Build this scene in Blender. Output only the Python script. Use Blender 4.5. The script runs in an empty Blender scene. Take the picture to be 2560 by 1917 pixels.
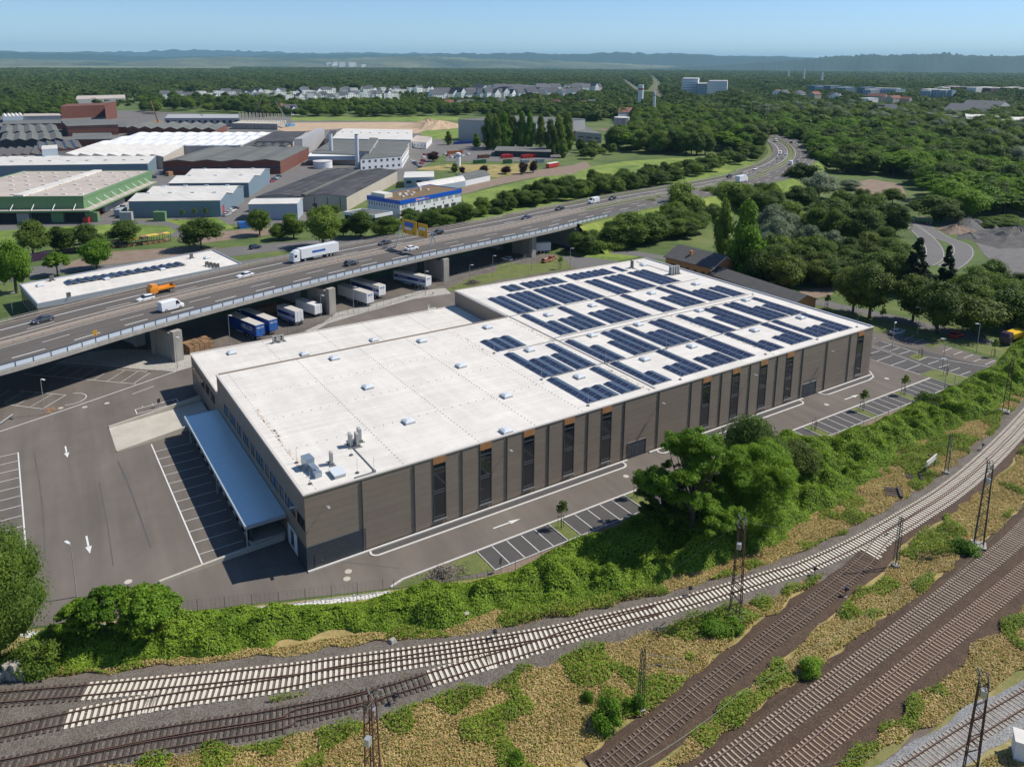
import bpy, math, random
import numpy as np
from mathutils import Vector, Matrix
R = math.radians
sc = bpy.context.scene
# ---------------- camera ----------------
cam_d = bpy.data.cameras.new('camera'); cam = bpy.data.objects.new('camera', cam_d)
sc.collection.objects.link(cam); sc.camera = cam
yaw, pitch, roll = 0.580878, 0.211165, 0.007655
F_ = Vector((math.sin(yaw)*math.cos(pitch), math.cos(yaw)*math.cos(pitch), -math.sin(pitch)))
R_ = Vector((math.cos(yaw), -math.sin(yaw), 0)); U_ = R_.cross(F_)
R2 = R_*math.cos(roll)+U_*math.sin(roll); U2 = -R_*math.sin(roll)+U_*math.cos(roll)
CAM = Vector((-28.889, -94.401, 68.093))
cam.matrix_world = Matrix(((R2.x, U2.x, -F_.x, CAM.x), (R2.y, U2.y, -F_.y, CAM.y), (R2.z, U2.z, -F_.z, CAM.z), (0, 0, 0, 1)))
cam_d.sensor_width = 36; cam_d.lens = 27.466; cam_d.shift_y = -0.1483
cam_d.clip_start = 1; cam_d.clip_end = 120000
# ---------------- light ----------------
world = bpy.data.worlds.new('World'); sc.world = world; world.use_nodes = True
nt = world.node_tree; bg = nt.nodes['Background']
sky = nt.nodes.new('ShaderNodeTexSky'); sky.sky_type = 'NISHITA'; sky.sun_disc = False
SUN = Vector((9.3, -2.7, 11.5)).normalized()
sky.sun_elevation = math.asin(SUN.z); sky.sun_rotation = math.atan2(SUN.x, SUN.y)
sky.altitude = 150; sky.air_density = 0.7; sky.dust_density = 0.1; sky.ozone_density = 5.0
nt.links.new(sky.outputs[0], bg.inputs[0]); bg.inputs[1].default_value = 0.115
sd = bpy.data.lights.new('sun', 'SUN'); sd.energy = 4.6; sd.angle = R(0.53); sd.color = (1, 0.94, 0.85)
so = bpy.data.objects.new('sun', sd); sc.collection.objects.link(so)
so.rotation_euler = SUN.to_track_quat('Z', 'Y').to_euler()
sc.view_settings.view_transform = 'Standard'; sc.view_settings.look = 'None'
sc.view_settings.exposure = 0.22; sc.view_settings.gamma = 1.0; sc.view_settings.use_curve_mapping = False
sc.cycles.max_bounces = 6; sc.cycles.diffuse_bounces = 3; sc.cycles.glossy_bounces = 3; sc.cycles.transmission_bounces = 3
sc.cycles.transparent_max_bounces = 6; sc.cycles.volume_bounces = 0; sc.cycles.use_denoising = True
sc.cycles.use_adaptive_sampling = True; sc.cycles.adaptive_threshold = 0.015
COL = sc.collection
rnd = random.Random(11)
HAZE = 3.2e-5
nrs = np.random.RandomState(5)

# ---------------- materials ----------------
def mat(name, col, rough=0.8, var=0.0, vs=1.0, col2=None, bump=0.0, bs=20.0, metal=0.0, spec=0.5, obj_var=0.0, fine=0.0, fs=8.0, trans=0.0, coords='w', stretch=None, detail=6):
    """procedural surface: base colour mixed with col2 by world noise (var contrast), fine noise, bump, per-object variation"""
    m = bpy.data.materials.new(name); m.use_nodes = True
    n = m.node_tree.nodes; l = m.node_tree.links; b = n['Principled BSDF']
    b.inputs['Roughness'].default_value = rough; b.inputs['Metallic'].default_value = metal
    b.inputs['Specular IOR Level'].default_value = spec
    c = (*col, 1.0)
    out = None
    geo = n.new('ShaderNodeNewGeometry'); tc = n.new('ShaderNodeTexCoord')
    vec = geo.outputs['Position'] if coords == 'w' else tc.outputs['Object']
    if stretch:
        mp = n.new('ShaderNodeMapping'); mp.inputs['Scale'].default_value = stretch[:3]
        if len(stretch) > 3: mp.inputs['Rotation'].default_value = (0, 0, stretch[3])
        l.new(vec, mp.inputs[0]); vec = mp.outputs[0]
    if var > 0:
        t = n.new('ShaderNodeTexNoise'); t.inputs['Scale'].default_value = vs; t.inputs['Detail'].default_value = detail
        t.inputs['Roughness'].default_value = 0.62
        l.new(vec, t.inputs['Vector'])
        r = n.new('ShaderNodeMapRange'); r.inputs[1].default_value = 0.5-0.25/var*0.6; r.inputs[2].default_value = 0.5+0.25/var*0.6
        l.new(t.outputs[0], r.inputs[0])
        mx = n.new('ShaderNodeMix'); mx.data_type = 'RGBA'
        mx.inputs[6].default_value = c; mx.inputs[7].default_value = (*(col2 or [x*0.6 for x in col]), 1)
        l.new(r.outputs[0], mx.inputs[0]); out = mx.outputs[2]
    if fine > 0:
        t = n.new('ShaderNodeTexNoise'); t.inputs['Scale'].default_value = fs; t.inputs['Detail'].default_value = 3
        l.new(vec, t.inputs['Vector'])
        r = n.new('ShaderNodeMapRange'); r.inputs[1].default_value = 0.3; r.inputs[2].default_value = 0.7
        r.inputs[3].default_value = 1-fine; r.inputs[4].default_value = 1+fine; l.new(t.outputs[0], r.inputs[0])
        v = n.new('ShaderNodeVectorMath'); v.operation = 'SCALE'
        if out: l.new(out, v.inputs[0])
        else: v.inputs[0].default_value = col
        l.new(r.outputs[0], v.inputs['Scale']); out = v.outputs[0]
    if obj_var > 0:
        oi = n.new('ShaderNodeObjectInfo'); r = n.new('ShaderNodeMapRange')
        r.inputs[3].default_value = 1-obj_var; r.inputs[4].default_value = 1+obj_var; l.new(oi.outputs['Random'], r.inputs[0])
        v = n.new('ShaderNodeVectorMath'); v.operation = 'SCALE'
        if out: l.new(out, v.inputs[0])
        else: v.inputs[0].default_value = col
        l.new(r.outputs[0], v.inputs['Scale']); out = v.outputs[0]
    if out: l.new(out, b.inputs['Base Color'])
    else: b.inputs['Base Color'].default_value = c
    if bump > 0:
        t = n.new('ShaderNodeTexNoise'); t.inputs['Scale'].default_value = bs; t.inputs['Detail'].default_value = 4
        l.new(vec, t.inputs['Vector'])
        bp = n.new('ShaderNodeBump'); bp.inputs['Strength'].default_value = bump; bp.inputs['Distance'].default_value = 0.5/bs
        l.new(t.outputs[0], bp.inputs['Height']); l.new(bp.outputs[0], b.inputs['Normal'])
    if trans > 0:
        tr = n.new('ShaderNodeBsdfTranslucent')
        if out: l.new(out, tr.inputs[0])
        else: tr.inputs[0].default_value = c
        ms = n.new('ShaderNodeMixShader'); ms.inputs[0].default_value = trans
        l.new(b.outputs[0], ms.inputs[1]); l.new(tr.outputs[0], ms.inputs[2]); l.new(ms.outputs[0], n['Material Output'].inputs[0])
    m['x'] = 1
    return m
def layered(name, col, layers, rough=.85, spec=.4, bump=0, bs=30, obj_var=0):
    """base colour multiplied by several noise layers: (scale, (sx, sy, sz), rotation, low, high, sharpness)"""
    m = bpy.data.materials.new(name); m.use_nodes = True; n = m.node_tree.nodes; l = m.node_tree.links; b = n['Principled BSDF']
    b.inputs['Roughness'].default_value = rough; b.inputs['Specular IOR Level'].default_value = spec; geo = n.new('ShaderNodeNewGeometry'); out = None
    for sc_, st, rot, lo, hi, sh in layers:
        rm = n.new('ShaderNodeMapping'); rm.inputs['Rotation'].default_value = (0, 0, rot); l.new(geo.outputs['Position'], rm.inputs[0]); mp = n.new('ShaderNodeMapping'); mp.inputs['Scale'].default_value = st; l.new(rm.outputs[0], mp.inputs[0])
        t = n.new('ShaderNodeTexNoise'); t.inputs['Scale'].default_value = sc_; t.inputs['Detail'].default_value = 5; t.inputs['Roughness'].default_value = .6; l.new(mp.outputs[0], t.inputs['Vector'])
        r = n.new('ShaderNodeMapRange'); r.inputs[1].default_value = .5-sh; r.inputs[2].default_value = .5+sh; r.inputs[3].default_value = lo; r.inputs[4].default_value = hi; l.new(t.outputs[0], r.inputs[0])
        v = n.new('ShaderNodeVectorMath'); v.operation = 'SCALE'; v.inputs[0].default_value = col
        if out: l.new(out, v.inputs[0])
        l.new(r.outputs[0], v.inputs['Scale']); out = v.outputs[0]
    if obj_var:
        oi = n.new('ShaderNodeObjectInfo'); r = n.new('ShaderNodeMapRange'); r.inputs[3].default_value = 1-obj_var; r.inputs[4].default_value = 1+obj_var; l.new(oi.outputs['Random'], r.inputs[0])
        v = n.new('ShaderNodeVectorMath'); v.operation = 'SCALE'; l.new(out, v.inputs[0]); l.new(r.outputs[0], v.inputs['Scale']); out = v.outputs[0]
    l.new(out, b.inputs['Base Color'])
    if bump:
        t = n.new('ShaderNodeTexNoise'); t.inputs['Scale'].default_value = bs; l.new(geo.outputs['Position'], t.inputs['Vector']); bp = n.new('ShaderNodeBump'); bp.inputs['Strength'].default_value = bump; bp.inputs['Distance'].default_value = .02; l.new(t.outputs[0], bp.inputs['Height']); l.new(bp.outputs[0], b.inputs['Normal'])
    return m
def leafmat(name, c1, c2, c3=None):
    """foliage: hue varies leaf by leaf (random per island) and tree by tree"""
    m = bpy.data.materials.new(name); m.use_nodes = True
    n = m.node_tree.nodes; l = m.node_tree.links; b = n['Principled BSDF']
    b.inputs['Roughness'].default_value = 0.6; b.inputs['Specular IOR Level'].default_value = 0.25
    geo = n.new('ShaderNodeNewGeometry'); oi = n.new('ShaderNodeObjectInfo')
    t = n.new('ShaderNodeTexNoise'); t.inputs['Scale'].default_value = 0.25; t.inputs['Detail'].default_value = 4
    l.new(geo.outputs['Position'], t.inputs['Vector'])
    a = n.new('ShaderNodeMath'); a.operation = 'MULTIPLY_ADD'; a.inputs[1].default_value = 0.35
    l.new(geo.outputs['Random Per Island'], a.inputs[0]); l.new(t.outputs[0], a.inputs[2])
    s = n.new('ShaderNodeMath'); s.operation = 'MULTIPLY_ADD'; s.inputs[1].default_value = 0.6
    l.new(oi.outputs['Random'], s.inputs[0]); l.new(a.outputs[0], s.inputs[2])
    r = n.new('ShaderNodeMapRange'); r.inputs[1].default_value = 0.5; r.inputs[2].default_value = 1.3; l.new(s.outputs[0], r.inputs[0])
    cr = n.new('ShaderNodeValToRGB'); e = cr.color_ramp.elements
    e[0].color = (*c1, 1); e[1].color = (*(c3 or c2), 1); e[1].position = 1.0
    if c3: q = cr.color_ramp.elements.new(0.55); q.color = (*c2, 1)
    l.new(r.outputs[0], cr.inputs[0]); l.new(cr.outputs[0], b.inputs['Base Color'])
    tr = n.new('ShaderNodeBsdfTranslucent'); l.new(cr.outputs[0], tr.inputs[0])
    ms = n.new('ShaderNodeMixShader'); ms.inputs[0].default_value = 0.42
    l.new(b.outputs[0], ms.inputs[1]); l.new(tr.outputs[0], ms.inputs[2]); l.new(ms.outputs[0], n['Material Output'].inputs[0])
    return m
M = {}
def tuft_ground(name, c1, c2, c3, s1, s2, bump=.8):
    """rough vegetation: three colours mixed by coarse and fine noise"""
    m = bpy.data.materials.new(name); m.use_nodes = True; n = m.node_tree.nodes; l = m.node_tree.links; b = n['Principled BSDF']; b.inputs['Roughness'].default_value = .95
    geo = n.new('ShaderNodeNewGeometry'); ns = []
    for sc_, dt, ds in ((s1, 6, .6), (s2, 8, 1.2), (s2*9, 3, 0)):
        t = n.new('ShaderNodeTexNoise'); t.inputs['Scale'].default_value = sc_; t.inputs['Detail'].default_value = dt; t.inputs['Roughness'].default_value = .7; t.inputs['Distortion'].default_value = ds; l.new(geo.outputs['Position'], t.inputs['Vector']); ns.append(t)
    a = n.new('ShaderNodeMath'); a.operation = 'MULTIPLY_ADD'; a.inputs[1].default_value = .55; l.new(ns[1].outputs[0], a.inputs[0]); l.new(ns[0].outputs[0], a.inputs[2])
    a2 = n.new('ShaderNodeMath'); a2.operation = 'MULTIPLY_ADD'; a2.inputs[1].default_value = .4; l.new(ns[2].outputs[0], a2.inputs[0]); l.new(a.outputs[0], a2.inputs[2])
    r = n.new('ShaderNodeMapRange'); r.inputs[1].default_value = .78; r.inputs[2].default_value = 1.17; l.new(a2.outputs[0], r.inputs[0])
    cr = n.new('ShaderNodeValToRGB'); e = cr.color_ramp.elements; e[0].color = (*c1, 1); e[1].color = (*c3, 1); q = cr.color_ramp.elements.new(.5); q.color = (*c2, 1); l.new(r.outputs[0], cr.inputs[0]); l.new(cr.outputs[0], b.inputs['Base Color'])
    bp = n.new('ShaderNodeBump'); bp.inputs['Strength'].default_value = bump; bp.inputs['Distance'].default_value = .25; l.new(a2.outputs[0], bp.inputs['Height']); l.new(bp.outputs[0], b.inputs['Normal']); return m
M['ground'] = tuft_ground('meadow_ground', (.15, .17, .05), (.085, .13, .026), (.045, .08, .018), .02, .2, 1)
M['asphalt'] = layered('asphalt', (.14, .121, .103), [(.05, (1, 1, 1), 0, .88, 1.12, .15), (.28, (1, .06, 1), .05, .87, 1.12, .16), (.12, (1, .5, 1), .4, .88, 1.08, .2), (14, (1, 1, 1), 0, .92, 1.08, .25)], .9, bump=.2)
M['asphalt2'] = layered('road_asphalt', (.108, .096, .086), [(.08, (1, 1, 1), 0, .9, 1.1, .2), (1.1, (.03, 1, 1), -.32, .88, 1.12, .15), (9, (1, 1, 1), 0, .93, 1.07, .25)], .9)
M['asphalt3'] = mat('old_road_asphalt', (.15, .142, .135), .9, .4, .08, (.12, .115, .11), fine=.08, fs=5)
M['paver'] = mat('parking_pavers', (.085, .079, .076), .9, .5, .4, (.064, .06, .058), fine=.12, fs=10)
M['paint'] = mat('road_paint', (.74, .74, .72), .7, .3, 2.0, (.55, .55, .53))
M['paintdim'] = mat('worn_road_paint', (.55, .54, .52), .7, .4, 2.0, (.36, .35, .34))
M['kerb'] = mat('kerb_concrete', (.62, .6, .56), .85, .3, 1.5, (.48, .46, .43))
M['concrete'] = layered('concrete', (.36, .335, .295), [(.3, (1, 1, 1), 0, .85, 1.12, .2), (1.5, (1, 1, .1), 0, .85, 1.1, .2), (9, (1, 1, 1), 0, .93, 1.07, .25)], .88)
M['slab'] = mat('pale_concrete_slab', (.52, .49, .42), .85, .7, .3, (.42, .38, .31), fine=.05, fs=4)
M['gravel'] = mat('pale_gravel', (.42, .40, .36), .95, .5, 1.0, (.30, .285, .25), fine=.45, fs=5, bump=.6, bs=6)
M['stone'] = mat('white_quarry_stone', (.68, .67, .62), .9, .5, 3, (.45, .44, .41), obj_var=.15)
M['ballastbrown'] = mat('brown_ballast', (.095, .06, .037), .95, .6, .8, (.055, .034, .022), fine=.55, fs=7, bump=1, bs=7)
M['ballastgrey'] = mat('grey_ballast', (.165, .145, .122), .95, .6, .5, (.10, .082, .066), fine=.5, fs=6, bump=1, bs=6)
M['ballastlight'] = mat('light_ballast', (.27, .27, .27), .95, .4, 1, (.2, .2, .2), fine=.5, fs=6, bump=1, bs=6)
M['cinder'] = mat('cinder_ground', (.16, .128, .10), .95, .7, .35, (.12, .097, .078), fine=.25, fs=9, bump=.3, bs=9)
M['dry'] = tuft_ground('dry_grass_ground', (.46, .33, .15), (.30, .24, .085), (.10, .14, .028), .14, .9)
M['dry2'] = tuft_ground('pale_grass_ground', (.34, .29, .13), (.22, .2, .07), (.12, .15, .035), .1, .7)
M['lawn'] = mat('lawn', (.155, .17, .045), .95, .8, .35, (.085, .12, .03), fine=.3, fs=6)
M['meadow'] = tuft_ground('bright_meadow', (.25, .29, .055), (.15, .22, .032), (.07, .12, .02), .045, .35, 1)
M['sand'] = mat('sandy_soil', (.5, .37, .24), .95, .5, .05, (.36, .26, .17), fine=.15, fs=.5)
M['earth'] = mat('bare_earth', (.27, .2, .15), .95, .6, .3, (.17, .125, .09), fine=.25, fs=3)
M['pilegrey'] = mat('grey_gravel_heap', (.13, .125, .12), .95, .5, .2, (.09, .085, .08), fine=.3, fs=2, bump=.5, bs=2)
M['yardgrey'] = mat('grey_works_yard', (.17, .16, .15), .95, .5, .02, (.12, .115, .11), fine=.15, fs=.4)
M['field'] = mat('wheat_fields', (.3, .27, .13), .95, .95, .0022, (.05, .09, .03))
M['membrane'] = layered('white_roof_membrane', (.665, .635, .58), [(.09, (1, 1, 1), 0, .93, 1.05, .18), (.7, (.06, 1.6, 1), .05, .93, 1.05, .16), (.5, (1.4, .1, 1), 0, .96, 1.03, .14), (3.0, (1, 1, 1), 0, .98, 1.02, .25), (.28, (1, 1, 1), 1, .95, 1.0, .05)], .75)
M['roofstain'] = mat('roof_dirt_stain', (.72, .66, .57), .85, .9, .8, (.42, .34, .27), fine=.3, fs=3)
M['panel'] = layered('brown_metal_cladding', (.25, .2, .155), [(.25, (1, 1, 1), 0, .95, 1.05, .2), (.9, (1, 1, .5), 0, .98, 1.02, .2)], .5, .35, obj_var=.035)
M['anthracite'] = mat('anthracite_metal', (.045, .055, .068), .45, spec=.5)
M['pipe'] = mat('grey_metal_pipe', (.17, .155, .14), .45, metal=.3)
M['wood'] = mat('larch_cladding', (.52, .25, .10), .7, .4, 5, (.4, .18, .07), stretch=(8, 8, .4), obj_var=.1)
M['trimwhite'] = mat('roof_edge_trim', (.56, .52, .47), .5)
M['coping'] = mat('blue_grey_parapet', (.3, .33, .38), .5)
M['glass'] = mat('window_glass', (.018, .021, .026), .05, spec=.9)
M['frame'] = mat('window_frame', (.06, .068, .08), .5)
M['canopyroof'] = mat('canopy_metal_roof', (.62, .78, .82), .3, .2, .4, (.58, .74, .78), metal=.35)
M['chimneysteel'] = mat('chimney_steel', (.62, .64, .67), .4)
M['galv'] = mat('galvanised_steel', (.45, .47, .48), .4, metal=.5, obj_var=.08)
M['galvdark'] = mat('weathered_steel', (.2, .205, .21), .6, metal=.3)
M['guard'] = mat('guard_rail', (.42, .38, .33), .6, metal=.2)
M['barrier'] = mat('noise_barrier_panel', (.56, .62, .68), .25, spec=.6, obj_var=.05)
M['acwhite'] = mat('grey_white_appliance', (.36, .36, .34), .5)
M['acgrille'] = mat('fan_grille', (.06, .06, .06), .6)
M['acdark'] = mat('dark_appliance', (.14, .13, .12), .6)
M['dome'] = mat('skylight_dome', (.62, .66, .69), .15, spec=.8)
M['duct'] = mat('duct_metal', (.35, .42, .48), .3, metal=.6)
M['pv'] = mat('solar_cells', (.018, .027, .062), .14, spec=.65, obj_var=.25)
M['pvframe'] = mat('solar_frame', (.42, .45, .5), .4, metal=.6)
M['stud'] = mat('roof_stud', (.08, .08, .085), .7)
M['rust'] = mat('rusty_rail', (.13, .07, .045), .7, .5, 3, (.09, .05, .035))
M['railtop'] = mat('worn_rail', (.2, .14, .115), .45, metal=.3)
M['rustmast'] = mat('rusty_mast_steel', (.13, .055, .035), .8, .6, 2, (.07, .035, .028))
M['mastgreen'] = mat('green_grey_mast_steel', (.09, .1, .08), .7, .6, 2, (.05, .055, .045))
M['sleeperwhite'] = mat('new_concrete_sleeper', (.68, .63, .53), .85, .3, 3, (.58, .52, .43), obj_var=.06)
M['sleeperdull'] = mat('dull_overgrown_sleeper', (.24, .19, .145), .95, .6, 3, (.13, .1, .075), obj_var=.3)
M['sleepergrey'] = mat('concrete_sleeper', (.38, .32, .24), .9, .5, 3, (.3, .25, .2), obj_var=.15)
M['sleeperbrown'] = mat('rust_stained_sleeper', (.37, .28, .21), .9, .5, 3, (.29, .2, .14), obj_var=.12)
M['sleeperwood'] = mat('old_wooden_sleeper', (.085, .065, .055), .95, .6, 4, (.05, .04, .035), obj_var=.35)
M['barkpaint'] = mat('tree_bark', (.11, .09, .07), .95, .5, 2, (.07, .055, .04))
M['wire'] = mat('overhead_wire', (.25, .33, .25), .6)
M['rubber'] = mat('tyre_rubber', (.02, .02, .02), .8)
M['carglass'] = mat('car_glass', (.02, .025, .03), .05, spec=.9)
M['lampwhite'] = mat('lamp_cover', (.7, .7, .7), .3)
M['lightred'] = mat('red_lamp_glass', (.4, .02, .02), .3)
MN = {}
def paintmat(name, c, rough=.3, **k): M[name] = mat(name, c, rough, spec=.6, **k); MN[M[name].name] = name
for nme, c in dict(white=(.74, .75, .76), silver=(.4, .43, .46), darkgrey=(.05, .055, .065), black=(.015, .017, .022), navy=(.02, .03, .07), orange=(.75, .27, .02), yellow=(.8, .5, .04), helcoblue=(.012, .05, .26), blue=(.02, .12, .42), bluelight=(.18, .38, .62), red=(.42, .03, .03), purple=(.05, .025, .05), green=(.03, .12, .06), rustorange=(.42, .15, .05), signyellow=(.72, .36, .01), signblue=(.01, .12, .48), brown=(.15, .07, .04), cream=(.75, .7, .58), pink=(.75, .2, .25), officeblue=(.012, .1, .5)).items():
    paintmat('p_'+nme, c)
M['trailergrey'] = mat('trailer_roof_tarpaulin', (.5, .48, .44), .7)
M['pallet'] = mat('pallet_wood', (.36, .22, .11), .9, .5, 3, (.2, .12, .07), obj_var=.3)
M['brick'] = mat('red_brickwork', (.19, .07, .048), .9, .5, .3, (.12, .045, .035), fine=.1, fs=3)
M['brickorange'] = mat('orange_brickwork', (.6, .27, .11), .9, .5, .6, (.48, .2, .09), fine=.12, fs=6)
M['slate'] = mat('dark_roof_felt', (.10, .098, .095), .85, .5, .4, (.07, .068, .066), fine=.12, fs=3)
M['rooftan'] = layered('beige_flat_roof', (.44, .385, .335), [(.04, (1, 1, 1), 0, .88, 1.1, .2), (.5, (.06, 1, 1), .45, .9, 1.08, .15)], .9)
M['roofwhite'] = layered('white_metal_roof', (.62, .60, .555), [(.08, (1, 1, 1), 0, .9, 1.08, .2), (.9, (.05, 1, 1), 1.1, .88, 1.08, .15)], .65)
M['roofpure'] = mat('bright_white_roof', (.70, .71, .72), .6, .4, .1, (.6, .62, .64))
M['roofgrey'] = layered('grey_felt_roof', (.13, .135, .125), [(.05, (1, 1, 1), 0, .85, 1.15, .2), (.6, (.08, 1, 1), -.5, .85, 1.15, .15)], .85)
M['roofdark'] = layered('black_felt_roof', (.04, .039, .042), [(.06, (1, 1, 1), 0, .8, 1.2, .2), (1.0, (.05, 1, 1), -.78, .5, 2.3, .16), (.3, (1, .3, 1), -.78, .8, 1.25, .15)], .85)
M['roofbrown'] = mat('planted_brown_roof', (.16, .085, .06), .95, .7, .25, (.16, .13, .05), fine=.2, fs=2)
M['wallblue'] = mat('blue_grey_cladding', (.17, .24, .29), .6, .3, .3, (.15, .21, .26))
M['wallpale'] = mat('pale_blue_cladding', (.36, .43, .49), .6, .3, .2, (.32, .38, .44))
M['wallgreen'] = mat('green_cladding', (.15, .27, .13), .6, .3, .2, (.13, .24, .11))
M['wallwhite'] = mat('white_render', (.76, .77, .78), .7, .2, .4, (.68, .69, .7))
M['wallbeige'] = mat('beige_render', (.5, .45, .38), .85, .5, .2, (.4, .36, .3))
M['wallgrey'] = mat('grey_cladding', (.42, .42, .42), .7, .3, .05, (.29, .29, .30))
M['walldark'] = mat('dark_opening', (.035, .04, .045), .8)
M['tilered'] = mat('red_roof_tiles', (.2, .08, .055), .9, .5, .2, (.14, .06, .045), obj_var=.3)
M['tilegrey'] = mat('grey_roof_tiles', (.09, .095, .11), .85, .4, .2, (.06, .065, .08), obj_var=.3)
M['winblue'] = mat('far_window', (.06, .075, .095), .2)
M['farwhite'] = mat('far_white_wall', (.82, .82, .8), .8, obj_var=.12)
L_dark = leafmat('dark_green_leaves', (0.043, 0.079, 0.012), (0.081, 0.138, 0.019), (0.138, 0.205, 0.028))
L_mid = leafmat('mid_green_leaves', (0.058, 0.109, 0.014), (0.109, 0.179, 0.023), (0.189, 0.269, 0.034))
L_bright = leafmat('bright_green_leaves', (0.065, 0.141, 0.011), (0.123, 0.237, 0.017), (0.217, 0.346, 0.028))
L_grey = leafmat('silvery_willow_leaves', (0.14, 0.185, 0.10), (0.21, 0.26, 0.15), (0.30, 0.35, 0.22))
L_olive = leafmat('olive_yellow_leaves', (0.055, 0.095, 0.014), (0.095, 0.145, 0.022), (0.17, 0.215, 0.03))
L_conif = leafmat('dark_conifer_needles', (.014, .03, .013), (.026, .048, .02))
L_hedge = leafmat('bramble_leaves', (0.072, 0.160, 0.011), (0.145, 0.275, 0.017), (0.275, 0.422, 0.034))
L_far = leafmat('far_forest_leaves', (0.058, 0.096, 0.021), (0.096, 0.151, 0.030), (0.160, 0.218, 0.043))
L_purple = leafmat('purple_leaves', (.035, .015, .015), (.06, .025, .022))
L_yellow = leafmat('yellow_weed_flowers', (.3, .22, .02), (.5, .36, .03))
L_straw = leafmat('straw_grass_blades', (.42, .30, .12), (.62, .47, .21), (.76, .61, .31))
L_grass = leafmat('green_grass_blades', (0.131, 0.192, 0.024), (0.217, 0.269, 0.038), (0.334, 0.358, 0.067))

# ---------------- mesh helpers ----------------
class MB:
    def __init__(s): s.v = []; s.f = []; s.mi = []; s.k = 0
    def use(s, k): s.k = k; return s
    def face(s, *p):
        b = len(s.v); s.v += [tuple(q) for q in p]; s.f.append(tuple(range(b, b+len(p)))); s.mi.append(s.k); return s
    def addm(s, vs, fs):
        b = len(s.v); s.v += [tuple(q) for q in vs]; s.f += [tuple(i+b for i in f) for f in fs]; s.mi += [s.k]*len(fs); return s
    def box(s, x0, x1, y0, y1, z0, z1):
        return s.addm([(x0,y0,z0),(x1,y0,z0),(x1,y1,z0),(x0,y1,z0),(x0,y0,z1),(x1,y0,z1),(x1,y1,z1),(x0,y1,z1)], BOXF)
    def obox(s, cx, cy, z0, lx, ly, h, a=0, top=1.0):
        c, n = math.cos(a), math.sin(a); vs = []
        for z, q in ((z0, 1.0), (z0+h, top)):
            for dx, dy in ((-1,-1),(1,-1),(1,1),(-1,1)):
                x, y = dx*lx/2*q, dy*ly/2*q; vs.append((cx+x*c-y*n, cy+x*n+y*c, z))
        return s.addm(vs, BOXF)
    def prism(s, poly, z0, z1, z0b=None):
        n = len(poly)
        vs = [(x, y, z0) for x, y in poly]+[(x, y, z1) for x, y in poly]
        fs = [tuple(range(n, 2*n))]+[(i, (i+1) % n, (i+1) % n+n, i+n) for i in range(n)]+[tuple(reversed(range(n)))]
        return s.addm(vs, fs)
    def bar(s, p, q, r, n=4, r2=None):
        p = Vector(p); q = Vector(q); d = (q-p)
        if d.length < 1e-6: return s
        d.normalize(); a = d.orthogonal().normalized() if abs(d.z) < .99 else Vector((1, 0, 0)); b = d.cross(a)
        r2 = r if r2 is None else r2; vs = []
        for c, rr in ((p, r), (q, r2)):
            for i in range(n):
                t = 2*math.pi*(i+.5)/n; vs.append(c+(a*math.cos(t)+b*math.sin(t))*rr)
        fs = [(i, (i+1) % n, (i+1) % n+n, i+n) for i in range(n)]+[tuple(range(n, 2*n)), tuple(reversed(range(n)))]
        return s.addm(vs, fs)
    def cyl(s, x, y, z0, z1, r, n=16, r2=None): return s.bar((x, y, z0), (x, y, z1), r, n, r2)
    def build(s, name, mats, parent=None, world=True, **tags):
        me = bpy.data.meshes.new(name); 
        vs = s.v
        if parent is not None and world:
            wm = parent.matrix_basis.copy(); pp = parent.parent
            while pp is not None: wm = pp.matrix_basis @ wm; pp = pp.parent
            im = wm.inverted(); vs = [tuple(im @ Vector(v)) for v in vs]
        me.from_pydata(vs, [], s.f)
        for m in (mats if isinstance(mats, (list, tuple)) else [mats]): me.materials.append(M[m] if isinstance(m, str) else m)
        me.polygons.foreach_set('material_index', s.mi); me.update()
        return link(name, me, parent, **tags)
BOXF = [(0,3,2,1),(4,5,6,7),(0,1,5,4),(1,2,6,5),(2,3,7,6),(3,0,4,7)]
def tagit(o, label=None, cat=None, group=None, kind=None):
    if label: o['label'] = label
    if cat: o['category'] = cat
    if group: o['group'] = group
    if kind: o['kind'] = kind
    return o
def link(name, data, parent=None, **tags):
    o = bpy.data.objects.new(name, data); COL.objects.link(o)
    if parent is not None: o.parent = parent
    return tagit(o, **tags)
def thing(name, label, cat, loc=(0,0,0), rz=0.0, group=None, scale=1.0):
    o = bpy.data.objects.new(name, None); COL.objects.link(o)
    o.location = loc; o.rotation_euler = (0, 0, rz); o.scale = (scale,)*3
    o.matrix_basis = Matrix.Translation(Vector(loc)) @ Matrix.Rotation(rz, 4, 'Z') @ Matrix.Scale(scale, 4)
    o.empty_display_size = .5
    return tagit(o, label=label, cat=cat, group=group)
def dup(root, loc, rz=0, label=None, group=None, scale=None, swap=None):
    """copy a thing with its parts and sub-parts (mesh data shared)"""
    r = root.copy(); COL.objects.link(r); r.location = loc; r.rotation_euler = (0, 0, rz)
    if scale: r.scale = scale if isinstance(scale, tuple) else (scale,)*3
    if label: r['label'] = label
    if group: r['group'] = group
    for ch in list(root.children):
        c = ch.copy(); COL.objects.link(c); c.parent = r
        if swap and c.type == 'MESH':
            for i, sl in enumerate(c.material_slots):
                if sl.material and MN.get(sl.material.name) in swap: mn_ = swap[MN[sl.material.name]]; sl.link = 'OBJECT'; sl.material = M[mn_]
        for g in ch.children:
            d = g.copy(); COL.objects.link(d); d.parent = c
    return r
def sheet(name, poly, z, m, kind='structure', thick=0, **t):
    """flat polygon of ground laid at height z"""
    b = MB(); 
    if thick: b.prism(poly, z-thick, z)
    else: b.face(*[(x, y, z) for x, y in poly])
    return b.build(name, m, kind=kind, **t)
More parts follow.
